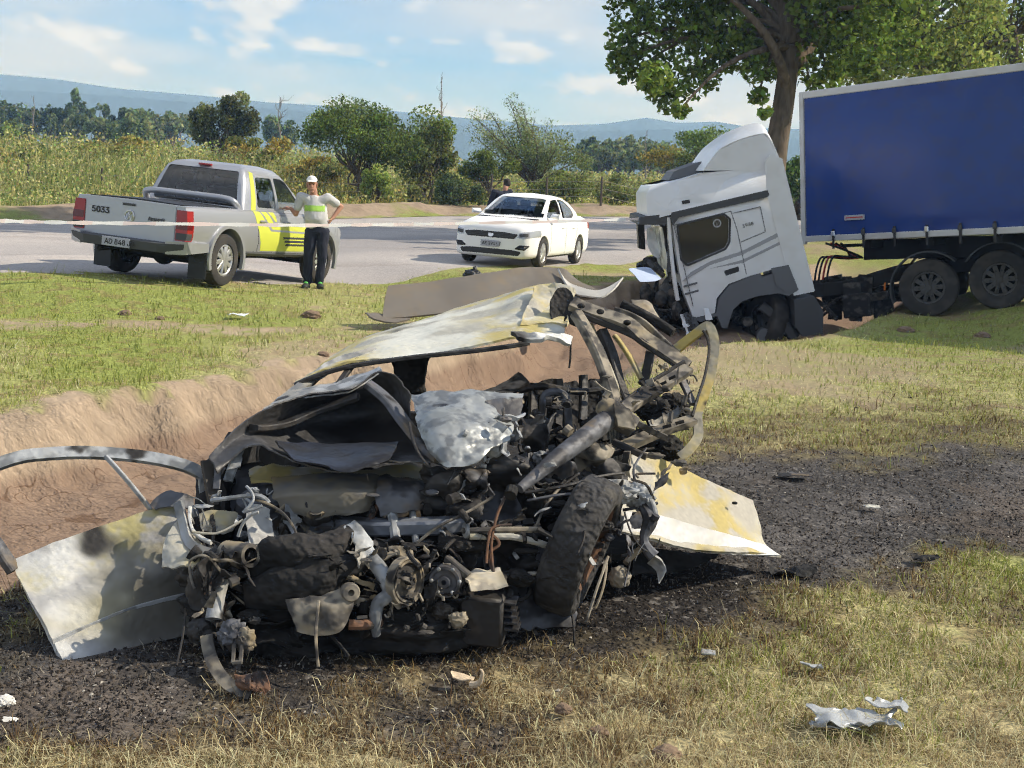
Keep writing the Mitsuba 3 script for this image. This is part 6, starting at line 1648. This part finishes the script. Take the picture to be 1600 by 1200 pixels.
wp('frame_arm', beam(pts([(1062, 588, 6.2), (1072, 608, 6.16), (1083, 632, 6.1)]), 0.04, 0.02, k=8), STEEL)
cb = wp('cross_bar', channel(pts([(944, 702, 5.86), (974, 694, 5.88), (1006, 680, 5.92), (1046, 664, 5.98), (1084, 652, 6.04)]), 0.062, 0.03, 0.006, twist=0.35, k=20), TAN)
for a, b in ((968, 694), (1020, 675), (1042, 666), (1062, 660)):
    wp('slot', box(at(a, b, 5.85), (0.04, 0.012, 0.014), 0, rot(0, -18, 0)), CHAR, parent=cb)
wp('cross_bar', beam(pts([(958, 690, 5.8), (988, 704, 5.78), (1010, 714, 5.76)]), 0.025, 0.03, k=8), SOOT)
wp('cross_bar', beam(pts([(964, 642, 5.7), (1000, 664, 5.76), (1040, 684, 5.84)]), 0.02, 0.03, k=8), SOOT)
for k, (px, py, D, r) in enumerate(((1022, 640, 6.3, 0.09), (1050, 632, 6.35, 0.08), (1036, 660, 6.25, 0.08), (1064, 648, 6.3, 0.06), (1000, 690, 6.1, 0.08), (1040, 700, 6.15, 0.09))):
    wp('charred_lump', ball(at(px, py, D), (r, r * 0.8, r * 0.7), 3, 0.35, k), CHAR)
wp('bright_scrap', sheet([[(1012, 658, 6.1), (1040, 648, 6.12), (1058, 634, 6.15)], [(1014, 668, 6.08), (1042, 660, 6.1), (1062, 646, 6.12)]], 6, 12, 0.008, 0.03, 9, 0.008, 63), GREYASH)

# torn panel lying out to the right
wp('wing_panel', sheet([[(976, 716, 5.86), (1004, 709, 5.95), (1060, 730, 6.08), (1118, 760, 6.2), (1173, 785, 6.32)],
                        [(970, 756, 5.70), (1010, 760, 5.80), (1062, 775, 5.94), (1122, 796, 6.08), (1182, 812, 6.24)],
                        [(968, 792, 5.58), (1014, 800, 5.68), (1068, 812, 5.80), (1130, 832, 5.95), (1192, 848, 6.18)],
                        [(971, 834, 5.46), (1022, 847, 5.52), (1082, 861, 5.66), (1146, 866, 5.84), (1221, 868, 6.12)]], 40, 44, 0.012, 0.02, 4, 0.003, 71), ASHY, label='yellow and white scorched panel splayed onto the ground')
wp('wing_flange', sheet([[(971, 833, 5.46), (1022, 846, 5.52), (1082, 860, 5.66), (1146, 866, 5.84), (1218, 868, 6.10)], [(976, 800, 5.52), (1030, 806, 5.62), (1090, 822, 5.74), (1150, 838, 5.92), (1196, 852, 6.12)]], 8, 34, 0.008, 0.008, 4, 0.003, 72), B('white_ash', color=ash((0.56, 0.56, 0.56), (0.48, 0.47, 0.42), (0.55, 0.55, 0.54), 0.4, 0.4, 0.22, 5.0, 4.0), roughness=0.7, bump=BUMP), label='white lower edge of the panel')
for a, b in ((1100, 784), (1148, 786)):
    wp('rivet_hole', ball(at(a, b, 6.1), (0.014, 0.008, 0.008), 1), CHAR)
wp('under_panel', sheet([[(990, 850, 5.9), (1050, 862, 6.0), (1120, 868, 6.1)], [(985, 900, 5.75), (1040, 896, 5.85), (1100, 886, 5.98)]], 8, 12, 0.01, 0.03, 6, 0.01, 73), CHAR)

# wheel with burnt tyre, suspension hanging beside it
tc, ta = at(905, 852, 5.22), np.array([0.93, -0.28, -0.30])
ta = ta / np.linalg.norm(ta)
wk = numbered(WR + '__wheel')
ty = lathe([(0.19, -0.07), (0.22, -0.085), (0.27, -0.085), (0.292, -0.06), (0.297, 0.0), (0.292, 0.06), (0.27, 0.085), (0.22, 0.085), (0.19, 0.07), (0.19, -0.07)], tc, ta, 72)
v = np.array(ty.vertices)
ty.vertices = v + (meshkit.fbm(v * 9, 4, 5)[:, None] - 0.5) * 0.05 * (v - tc) / 0.6
obj('tyre', ty, B('burnt_tyre', color=ash((0.028, 0.027, 0.027), (0.06, 0.056, 0.05), (0.04, 0.04, 0.042), 0.4, 0.42, 0.3, 9.0, 1.0), roughness=0.9, bump=(BUMP[0], 0.03)), wk, smooth=True)
obj('rim', lathe([(0.01, -0.02), (0.15, -0.03), (0.19, -0.07), (0.19, 0.07), (0.15, 0.03), (0.01, 0.03)], tc, ta, 40), RUST, wk, smooth=30)
wp('brake_backplate', sheet([[(1024, 868, 5.3), (1036, 878, 5.3), (1042, 892, 5.3)], [(1012, 880, 5.34), (1026, 894, 5.32), (1030, 912, 5.3)]], 10, 10, 0.012, 0.02, 8, 0.004, 81), GREYASH)
wp('suspension_arm', tube(pts([(985, 758, 5.4), (1003, 788, 5.36), (1015, 814, 5.32), (1006, 842, 5.3), (1022, 870, 5.28)]), [0.035, 0.022, 0.034, 0.018, 0.028], 8, 26), STEEL)
wp('suspension_arm', beam(pts([(968, 770, 5.4), (990, 762, 5.38), (1010, 776, 5.36), (1022, 812, 5.32)]), 0.03, 0.04, k=14), GREYASH)
wp('suspension_arm', tube(pts([(1012, 850, 5.32), (990, 866, 5.32), (978, 880, 5.3)]), 0.014, 7, 10), TAN)
wp('caliper', ball(at(968, 902, 5.28), (0.045, 0.04, 0.045), 3, 0.3, 4), TAN)
wp('hub', ball(at(962, 768, 5.32), (0.085, 0.06, 0.05), 3, 0.4, 7), GREYASH)
wp('hub', ball(at(1000, 776, 5.38), (0.06, 0.05, 0.06), 3, 0.45, 8), GREYASH)

# engine and gearbox
def rough(m, amp, f=7.0, seed=3):
    """heat-eaten skin: every vertex pushed in or out by noise"""
    m = m.copy(); m.merge_vertices()
    v = np.array(m.vertices)
    d = (meshkit.fbm(v * f, 4, seed) - 0.5) * 2 - np.abs(meshkit.noise(v * f * 2.2, seed + 4) - 0.5) * 0.7
    return trimesh.Trimesh(v + np.array(m.vertex_normals) * (d * amp)[:, None], m.faces, process=False)


wp('engine_block', ball(at(478, 890, 4.98), (0.215, 0.16, 0.13), 5, 0.26, 3, 4.0), CHAR)
wp('engine_block', rough(tube(pts([(398, 886, 4.86), (440, 864, 4.83), (490, 862, 4.83), (548, 838, 4.9)]), [0.05, 0.075, 0.07, 0.05], 40, 50), 0.04, 8.0), CHAR)
wp('engine_block', rough(tube(pts([(396, 925, 4.83), (450, 912, 4.80), (510, 900, 4.80), (560, 880, 4.87)]), [0.055, 0.085, 0.08, 0.05], 40, 50), 0.045, 7.0, 8), CHAR)
wp('engine_block', rough(box(at(470, 950, 4.9), (0.36, 0.2, 0.12), 0.03).subdivide().subdivide().subdivide().subdivide(), 0.04, 8.0, 5), CHAR)
wp('sump', ball(at(610, 968, 5.02), (0.36, 0.2, 0.14), 4, 0.22, 5, 3.5), CHAR)
wp('sump', ball(at(430, 985, 5.0), (0.27, 0.2, 0.13), 4, 0.24, 6, 3.5), CHAR)
wp('gearbox_case', sheet([[(450, 938, 4.74), (500, 930, 4.70), (556, 912, 4.74)], [(462, 962, 4.70), (506, 956, 4.66), (552, 938, 4.70)], [(474, 980, 4.70), (510, 986, 4.68), (540, 958, 4.70)]], 16, 18, 0.03, 0.04, 7, 0.01, 91), TAN, label='tan gearbox casing')
wp('bolt_boss', lathe([(0.012, 0.0), (0.012, 0.012), (0.03, 0.012), (0.036, 0.0), (0.036, -0.03)], at(548, 926, 4.68), (0.3, -0.9, 0.2), 16), TAN)
pk = wp('pulley', lathe([(0.012, 0.016), (0.03, 0.016), (0.034, 0.004), (0.066, 0.002), (0.07, 0.016), (0.078, 0.016), (0.080, 0.006), (0.084, 0.016), (0.092, 0.014), (0.092, -0.02)], at(634, 908, 4.80), (0.80, -0.58, 0.12), 36), TAN)
wp('pulley_nut', cyl(at(641, 908, 4.77), (0.80, -0.58, 0.12), 0.016, 0.03, 8), CHAR, parent=pk)
wp('hose', tube(pts([(580, 872, 4.86), (600, 900, 4.80), (610, 926, 4.77), (590, 944, 4.76), (586, 968, 4.76), (588, 992, 4.78)]), [0.03, 0.03, 0.03, 0.025, 0.024, 0.016], 10, 26), GREYASH)
wp('ragged_bracket', sheet([[(538, 826, 4.88), (552, 820, 4.9), (560, 830, 4.9)], [(550, 852, 4.82), (566, 848, 4.84), (580, 858, 4.86)], [(558, 890, 4.78), (566, 880, 4.8), (584, 872, 4.82)]], 14, 8, 0.01, 0.035, 10, 0.014, 92), GREYASH)
wp('ragged_bracket', sheet([[(592, 858, 4.88), (614, 852, 4.9), (640, 862, 4.9)], [(590, 876, 4.84), (616, 872, 4.86), (650, 880, 4.88)]], 10, 14, 0.01, 0.035, 10, 0.014, 93), TAN)
wp('exhaust_stub', tube(pts([(545, 976, 4.72), (572, 976, 4.74), (592, 972, 4.8)]), 0.02, 9, 8), RUST)
wp('alternator', lathe([(0.01, 0.03), (0.022, 0.03), (0.028, 0.012), (0.044, 0.012), (0.05, 0.024), (0.06, 0.022), (0.062, -0.06)], at(696, 908, 4.86), (-0.15, -0.96, 0.1), 28), STEEL)
for k in range(6):
    a = k * 1.05
    wp('alternator_bolt', ball(at(696, 908, 4.80) + np.array([math.cos(a) * .052, 0, math.sin(a) * .052]), 0.008, 1), GREYASH)
bt = wp('battery', box(at(756, 962, 4.98), (0.17, 0.16, 0.20), 0.012, rot(-8, 0, 2)), SOOT)
wp('battery_tray', sheet([[(726, 898, 4.92), (752, 892, 4.94), (778, 890, 4.96)], [(732, 912, 4.84), (758, 908, 4.86), (786, 902, 4.88)], [(736, 924, 4.82), (762, 922, 4.84), (792, 916, 4.86)]], 10, 12, 0.012, 0.02, 8, 0.008, 94), B('cream_ash', color=ash((0.55, 0.50, 0.40), (0.45, 0.38, 0.26), (0.3, 0.27, 0.22), 0.4, 0.4, 0.26, 9.0, 8.0), roughness=0.8, bump=BUMP), parent=bt)
wp('tray_arm', beam(pts([(698, 872, 4.92), (712, 884, 4.9), (732, 900, 4.88)]), 0.03, 0.03, k=8), TAN)
for k in range(5):
    wp('fin', box(at(797 + k, 938 + k * 10, 4.94), (0.055, 0.07, 0.009), 0.0, rot(-10, 0, 8)), STEEL)
wp('intake_pipe', lathe([(0.03, 0.0), (0.045, 0.0), (0.05, -0.06), (0.055, -0.14)], at(392, 868, 4.76), (0.75, -0.62, 0.2), 20), TAN)
for k, (px, py, D, r, mt) in enumerate(((340, 878, 4.84, 0.06, SOOT), (330, 902, 4.8, 0.055, CHAR), (310, 940, 4.78, 0.07, CHAR), (318, 985, 4.75, 0.06, SOOT), (372, 890, 4.86, 0.05, SOOT), (392, 930, 4.88, 0.07, CHAR), (345, 1000, 4.8, 0.07, CHAR), (430, 1010, 4.85, 0.08, CHAR), (300, 900, 4.95, 0.06, SOOT), (560, 1000, 4.9, 0.07, CHAR), (660, 960, 4.95, 0.075, CHAR), (690, 955, 4.86, 0.04, SOOT), (716, 968, 4.84, 0.035, TAN), (650, 990, 4.95, 0.06, CHAR),
                                         (845, 716, 5.5, 0.035, GREYASH), (880, 760, 5.5, 0.08, CHAR), (870, 810, 5.4, 0.07, CHAR), (845, 795, 5.36, 0.03, GREYASH))):
    wp('melted_lump', ball(at(px, py, D), (r, r * 0.75, r * 0.85), 3, 0.42, k + 20, 3.0), mt)
# front leg on the left: strut, knuckle, brake band
wp('strut_leg', tube(pts([(348, 895, 4.78), (340, 930, 4.74), (334, 968, 4.70)]), [0.035, 0.03, 0.032], 10, 10), GREYASH)
wp('knuckle', ball(at(364, 990, 4.62), (0.05, 0.04, 0.05), 3, 0.45, 6), STEEL)
wp('knuckle', ball(at(384, 1000, 4.60), (0.035, 0.03, 0.045), 3, 0.4, 9), TAN)
wp('fork', [beam(pts([(366, 1006, 4.58), (364, 1036, 4.56)]), 0.014, 0.014), beam(pts([(378, 1006, 4.58), (376, 1034, 4.56)]), 0.014, 0.014), beam(pts([(363, 1035, 4.56), (378, 1034, 4.56)]), 0.014, 0.014)], TAN)
wp('brake_band', channel(pts([(322, 992, 4.62), (328, 1024, 4.58), (342, 1052, 4.52), (364, 1073, 4.46), (392, 1084, 4.42)]), 0.045, 0.012, 0.004, twist=0.4, k=22), TAN)
for k in range(4):
    wp('rust_flake', sheet([[(366 + 9 * k, 1058 + 5 * (k % 2), 4.46), (400 + 6 * k, 1054, 4.45)], [(372 + 8 * k, 1076, 4.42), (396 + 7 * k, 1080 + 3 * k, 4.40)]], 12, 12, 0.008, 0.05, 12, 0.02, 300 + k), RUST)
wp('rust_pile', ball(at(330, 945, 4.78), (0.05, 0.05, 0.14), 3, 0.4, 8), RUST)
# rods, pipes and wires
wp('pipe', tube(pts([(722, 829, 5.0), (780, 828, 5.02), (846, 828, 5.06)]), 0.013, 8, 6), TAN)
wp('pipe', tube(pts([(734, 838, 5.0), (790, 838, 5.02), (830, 845, 5.04), (862, 856, 5.08)]), 0.014, 8, 14), ASHY)
wp('pipe_flange', lathe([(0.01, 0), (0.03, 0), (0.032, -0.01), (0.01, -0.012)], at(726, 829, 4.99), (-0.9, -0.4, 0), 14), GREYASH)
wires = [([(792, 770, 5.0), (774, 815, 4.96), (768, 850, 4.93), (772, 898, 4.9)], 0.006, RUST), ([(762, 832, 4.95), (780, 850, 4.94), (764, 866, 4.93), (774, 900, 4.9)], 0.006, RUST), ([(800, 820, 4.95), (768, 826, 4.93), (760, 880, 4.9)], 0.005, RUST),
         ([(498, 938, 4.66), (494, 980, 4.62), (497, 1042, 4.56)], 0.006, TAN), ([(950, 870, 5.1), (936, 910, 5.0), (916, 972, 4.95)], 0.006, TAN), ([(948, 880, 5.1), (942, 920, 5.0), (930, 950, 4.98)], 0.005, TAN), ([(395, 780, 4.98), (440, 800, 4.95), (466, 842, 4.92)], 0.005, TAN),
         ([(350, 900, 4.72), (318, 868, 4.72), (296, 880, 4.74), (304, 920, 4.7)], 0.005, TAN), ([(650, 850, 4.95), (690, 820, 4.95), (730, 800, 5.0), (770, 776, 5.04)], 0.006, TAN), ([(820, 770, 5.08), (880, 760, 5.1), (940, 744, 5.2), (975, 740, 5.3)], 0.007, SOOT), ([(824, 782, 5.08), (890, 772, 5.1), (950, 764, 5.2)], 0.006, STEEL),
         ([(385, 760, 5.0), (396, 780, 4.96), (380, 800, 4.95), (410, 790, 4.96)], 0.006, GREYASH), ([(330, 782, 5.0), (360, 778, 4.98), (400, 774, 4.98), (420, 786, 4.98)], 0.009, GREYASH), ([(372, 838, 4.95), (384, 812, 4.93), (404, 800, 4.92)], 0.006, ASHW), ([(300, 830, 4.9), (332, 834, 4.9), (380, 812, 4.93)], 0.005, ASHY),
         ([(290, 950, 4.7), (286, 990, 4.66), (276, 1040, 4.52)], 0.004, SOOT), ([(892, 530, 6.2), (891, 560, 6.18), (889, 575, 6.18)], 0.005, CHAR), ([(905, 740, 5.3), (860, 780, 5.2), (836, 830, 5.1)], 0.006, TAN), ([(640, 660, 5.2), (650, 700, 5.1), (672, 730, 5.05)], 0.006, SOOT), ([(1010, 700, 5.8), (990, 740, 5.6), (1000, 770, 5.4)], 0.006, STEEL), ([(976, 800, 5.2), (990, 840, 5.16), (1012, 862, 5.2)], 0.004, SOOT)]
for p, r, mt in wires:
    wp('wire', tube(pts(p), r, 6, 22), mt)
rg = np.random.default_rng(5)


def scatter(n, px, py, D, sizes, seed, zmin=0.02):
    rg = np.random.default_rng(seed)
    out = []
    for k in range(n):
        c = at(rg.uniform(*px), rg.uniform(*py), rg.uniform(*D))
        if c[2] < zmin:
            continue
        t = rg.integers(0, 7)
        s = rg.uniform(*sizes, 3)
        if t == 0:
            out.append(ball(c, s * [1.2, 0.8, 0.5], 2, 0.5, k))
        elif t == 1:
            out.append(box(c, s * [1.6, 0.8, 0.4], 0.0, rot(*rg.uniform(-80, 80, 3))))
        elif t == 2:
            d = rg.normal(size=3) * s * 2.2
            out.append(tube([c, c + d * .5 + rg.normal(size=3) * s * .6, c + d], s[0] * 0.18, 5, 8))
        elif t == 3:
            d = rg.normal(size=3)
            out.append(cyl(c, d, s[0] * 0.6, s[1], 10))
        else:
            a, b = rg.normal(size=3) * s * 1.3, rg.normal(size=3) * s * 0.9
            out.append(sheet([[c, c + a], [c + b, c + a + b]], 5, 5, 0.004, 0.02, 14, 0.015, k, world=True))
    return out


# small wreckage too broken to pick apart, in several tones
for n, px, py, D, sz, mt, sd, lab in ((60, (300, 420), (850, 1010), (4.72, 5.0), (0.02, 0.06), CHAR, 1, 'small charred scraps about the left front corner'), (40, (300, 400), (880, 1010), (4.66, 4.85), (0.012, 0.035), TAN, 2, 'small pale scraps about the left front corner'),
                                      (80, (400, 700), (850, 1000), (4.74, 5.0), (0.015, 0.05), CHAR, 3, 'charred bits on the engine'), (50, (540, 700), (850, 990), (4.7, 4.86), (0.008, 0.024), TAN, 4, 'pale bits and brackets on the engine'),
                                      (70, (700, 900), (760, 940), (4.95, 5.3), (0.02, 0.06), CHAR, 5, 'charred bits behind the battery'), (30, (640, 1000), (760, 900), (4.95, 5.25), (0.008, 0.028), GREYASH, 6, 'grey bits behind the battery'),
                                      (36, (680, 860), (650, 770), (5.15, 5.5), (0.01, 0.032), STEEL, 7, 'crumpled grey scraps under the torn bonnet'), (24, (690, 870), (650, 770), (5.1, 5.4), (0.008, 0.024), GREYASH, 8, 'pale scraps under the torn bonnet'), (40, (810, 960), (610, 740), (5.7, 6.4), (0.012, 0.045), SOOT, 9, 'dark scraps of the seats'), (26, (810, 960), (610, 740), (5.7, 6.2), (0.01, 0.04), TAN, 19, 'tan scraps among the seats'),
                                      (60, (940, 1080), (560, 740), (5.7, 6.3), (0.01, 0.035), TAN, 10, 'bent hinges and brackets in the torn door frames'), (40, (930, 1030), (740, 880), (5.2, 5.45), (0.01, 0.04), STEEL, 11, 'scraps hanging beside the wheel'), (40, (300, 440), (760, 860), (4.95, 5.2), (0.01, 0.035), GREYASH, 12, 'pale scraps about the strut tower'), (22, (430, 760), (740, 850), (5.05, 5.2), (0.008, 0.026), STEEL, 13, 'grey scraps on the bulkhead')):
    sc_ = scatter(n, px, py, D, sz, sd)
    wp('wreckage', sc_, mt, 30, kind='stuff', label=lab)

# ---------------------------------------------------------------- loose pieces on the grass
GREYBROWN = B('bumper_plastic', color=dusty((0.125, 0.115, 0.105), (0.17, 0.13, 0.08), 0.5), roughness=0.6)
bk = thing('bumper_panel', 'long grey brown bumper panel lying on the grass behind the wreck roof', 'bumper')
obj('panel', sheet([[(606, 449, 15.6), (680, 440, 15.9), (760, 428, 16.2), (830, 419, 16.5), (874, 420, 16.6), (900, 440, 16.6)],
                    [(600, 472, 15.4), (680, 466, 15.7), (760, 452, 16.0), (830, 446, 16.3), (880, 448, 16.4), (930, 452, 16.5)],
                    [(597, 500, 15.2), (680, 492, 15.5), (760, 480, 15.8), (832, 466, 16.1), (890, 468, 16.2), (944, 464, 16.3)]], 24, 40, 0.03, 0.03, 2, 0.004, 3), GREYBROWN, bk, smooth=35)
obj('lip', sheet([[(570, 490, 15.2), (596, 492, 15.3), (640, 496, 15.4)], [(580, 498, 15.1), (604, 504, 15.1), (640, 500, 15.3)]], 8, 12, 0.02, 0.03, 3, 0.01, 4), GREYBROWN, bk, smooth=35)
obj('lip', sheet([[(872, 420, 16.5), (896, 446, 16.4), (930, 455, 16.3), (974, 434, 16.6)], [(884, 444, 16.3), (904, 462, 16.2), (936, 466, 16.1), (966, 444, 16.4)]], 10, 20, 0.02, 0.02, 3, 0.004, 5), B('light_bumper', color=(0.40, 0.39, 0.36), roughness=0.6), bk, smooth=35)


def debris(name, label, cat, m, mat, sm=35, group=None):
    k = thing(name, label, cat, group)
    for i, q in enumerate(m):
        obj('piece', q, mat if not isinstance(mat, (list, tuple)) else mat[i], k, smooth=sm)


def gpt(px, py):
    """where the sight line through a pixel meets the ground"""
    d = ray(px, py)
    t = np.linspace(2.5, 40, 6000)
    q = EYE + d * t[:, None]
    i = np.argmax(q[:, 2] < terrain(q[:, 0], q[:, 1], False))
    return q[i]


def scrap(px, py, w, h, seed, lift=0.03, cr=0.03, n=12, rg=0.01, hump=0.0):
    c = gpt(px, py)
    y = np.array([0, 1.0, 0]); x = np.array([1.0, 0, 0]); z = np.array([0, 0, 1.0])
    r2 = np.random.default_rng(seed)
    rows = [[c + x * u * w / 2 + y * v * h / 2 + z * (lift + r2.uniform(-.3, 1) * hump) for u in (-1, -.33, .33, 1)] for v in (-1, 0, 1)]
    return sheet(rows, n, n + 4, 0.004, cr, 9, rg, seed, world=True)


POLY = B('clear_plastic', color=(0.33, 0.345, 0.35), roughness=0.25, specular=0.6)
debris('plastic_sheet', 'crumpled greyish clear plastic sheet on the dry grass in the right foreground', 'plastic sheet', [scrap(1335, 1142, 0.28, 0.13, 3, 0.05, 0.04, 26, 0.03, 0.025), scrap(1385, 1128, 0.12, 0.07, 6, 0.06, 0.04, 18, 0.03, 0.03), scrap(1300, 1148, 0.16, 0.06, 8, 0.045, 0.03, 14, 0.02)], POLY)
debris('torn_scrap', 'curled cream coloured scrap on the grass in front of the battery', 'debris', [scrap(722, 1068, 0.08, 0.05, 4, 0.03, 0.02), tube(pts([(735, 1070, 4.4), (750, 1066, 4.38), (754, 1052, 4.36), (750, 1046, 4.36)]), [0.012, 0.01, 0.006, 0.003], 7, 14)], B('cream_scrap', color=(0.50, 0.40, 0.28), roughness=0.8))
debris('torn_scrap', 'small pale scrap on the burnt ground right of the wreck front', 'debris', [scrap(1106, 1026, 0.06, 0.05, 5, 0.03, 0.03)], GREYASH)
debris('torn_scrap', 'flat grey scrap at the back of the burnt patch right of the yellow frame', 'debris', [scrap(1240, 748, 0.2, 0.12, 6, 0.03, 0.03)], STEEL)
debris('torn_scrap', 'small cream scrap on the burnt patch below the truck bogie', 'debris', [scrap(1362, 800, 0.09, 0.06, 7, 0.03, 0.02)], ASHY)
debris('charred_scrap', 'black curled scrap on the burnt ground beyond the panel tip', 'debris', [scrap(1238, 896, 0.22, 0.12, 8, 0.03, 0.05)], CHAR)
debris('charred_scrap', 'black scrap on the burnt ground nearest the right edge', 'debris', [scrap(1444, 880, 0.12, 0.08, 9, 0.03, 0.05)], CHAR)
debris('glass_scrap', 'grey glassy scrap at the lower edge of the burnt ground', 'debris', [scrap(1268, 1045, 0.09, 0.05, 10, 0.02, 0.03)], POLY)
debris('litter', 'white crumpled litter on the far green verge', 'litter', [scrap(372, 499, 0.22, 0.2, 11, 0.06, 0.06)], B('litter_white', color=(0.62, 0.66, 0.66), roughness=0.7))
debris('white_stone', 'larger white stone at the left edge of the foreground', 'stone', [ball(gpt(8, 1108) + [0, 0, 0.02], (0.035, 0.03, 0.03), 3, 0.25, 3)], B('pale_stone', color=(0.62, 0.60, 0.55), roughness=0.9))
debris('white_stone', 'flat white stone just below the larger white stone at left', 'stone', [ball(gpt(14, 1132) + [0, 0, 0.005], (0.045, 0.03, 0.018), 3, 0.25, 5)], 'bsdf_pale_stone')
debris('black_bag', 'small black lump on the verge in front of the white car', 'bag', [ball(at(738, 430, 22.5), (0.16, 0.12, 0.10), 3, 0.35, 4), ball(at(742, 423, 22.5), (0.04, 0.04, 0.08), 2, 0.3, 4)], BLACKP)
CLOD = B('clod_earth', color=mikit.proc(lambda p, n, uv: mix((0.10, 0.07, 0.05), (0.26, 0.18, 0.12), fbm(p.x * 22, p.y * 22, p.z * 22))), roughness=0.95)
for px, py, r, lab in ((1042, 1182, 0.045, 'grey brown clod at the bottom edge of the foreground'), (935, 1148, 0.035, 'clod in the dry grass left of the bottom clod'), (486, 496, 0.12, 'brown clod on the far green verge'), (880, 1110, 0.03, 'small clod below the burnt ground'), (195, 492, 0.08, 'dark clod in the tyre track on the far verge'), (250, 500, 0.06, 'small dark clod in the tyre track on the far verge'), (505, 556, 0.06, 'earth clod at the lip of the ditch'), (1415, 520, 0.13, 'churned clod on the grass in front of the bogie'), (1535, 528, 0.12, 'churned clod right of the bogie')):
    debris('earth_clod', lab, 'clod', [ball(gpt(px, py) + [0, 0, r * 0.15], (r, r * 0.9, r * 0.6), 3, 0.4, int(px) % 17, 3.0)], CLOD)
# ---------------------------------------------------------------- air
scene['air'] = {'type': 'homogeneous', 'albedo': {'type': 'rgb', 'value': [0.95, 0.95, 0.96]}, 'sigma_t': {'type': 'rgb', 'value': [0.00020, 0.00034, 0.00058]}}
scene['haze'] = {'type': 'cube', 'to_world': T().translate([0, 1250, 69]) @ T().scale([2600, 1500, 72]), 'bsdf': {'type': 'null'}, 'interior': {'type': 'ref', 'id': 'air'}}
scene['camera']['medium'] = {'type': 'ref', 'id': 'air'}
labels['haze'] = {'label': 'thin blue summer haze over the far hills', 'kind': 'stuff'}
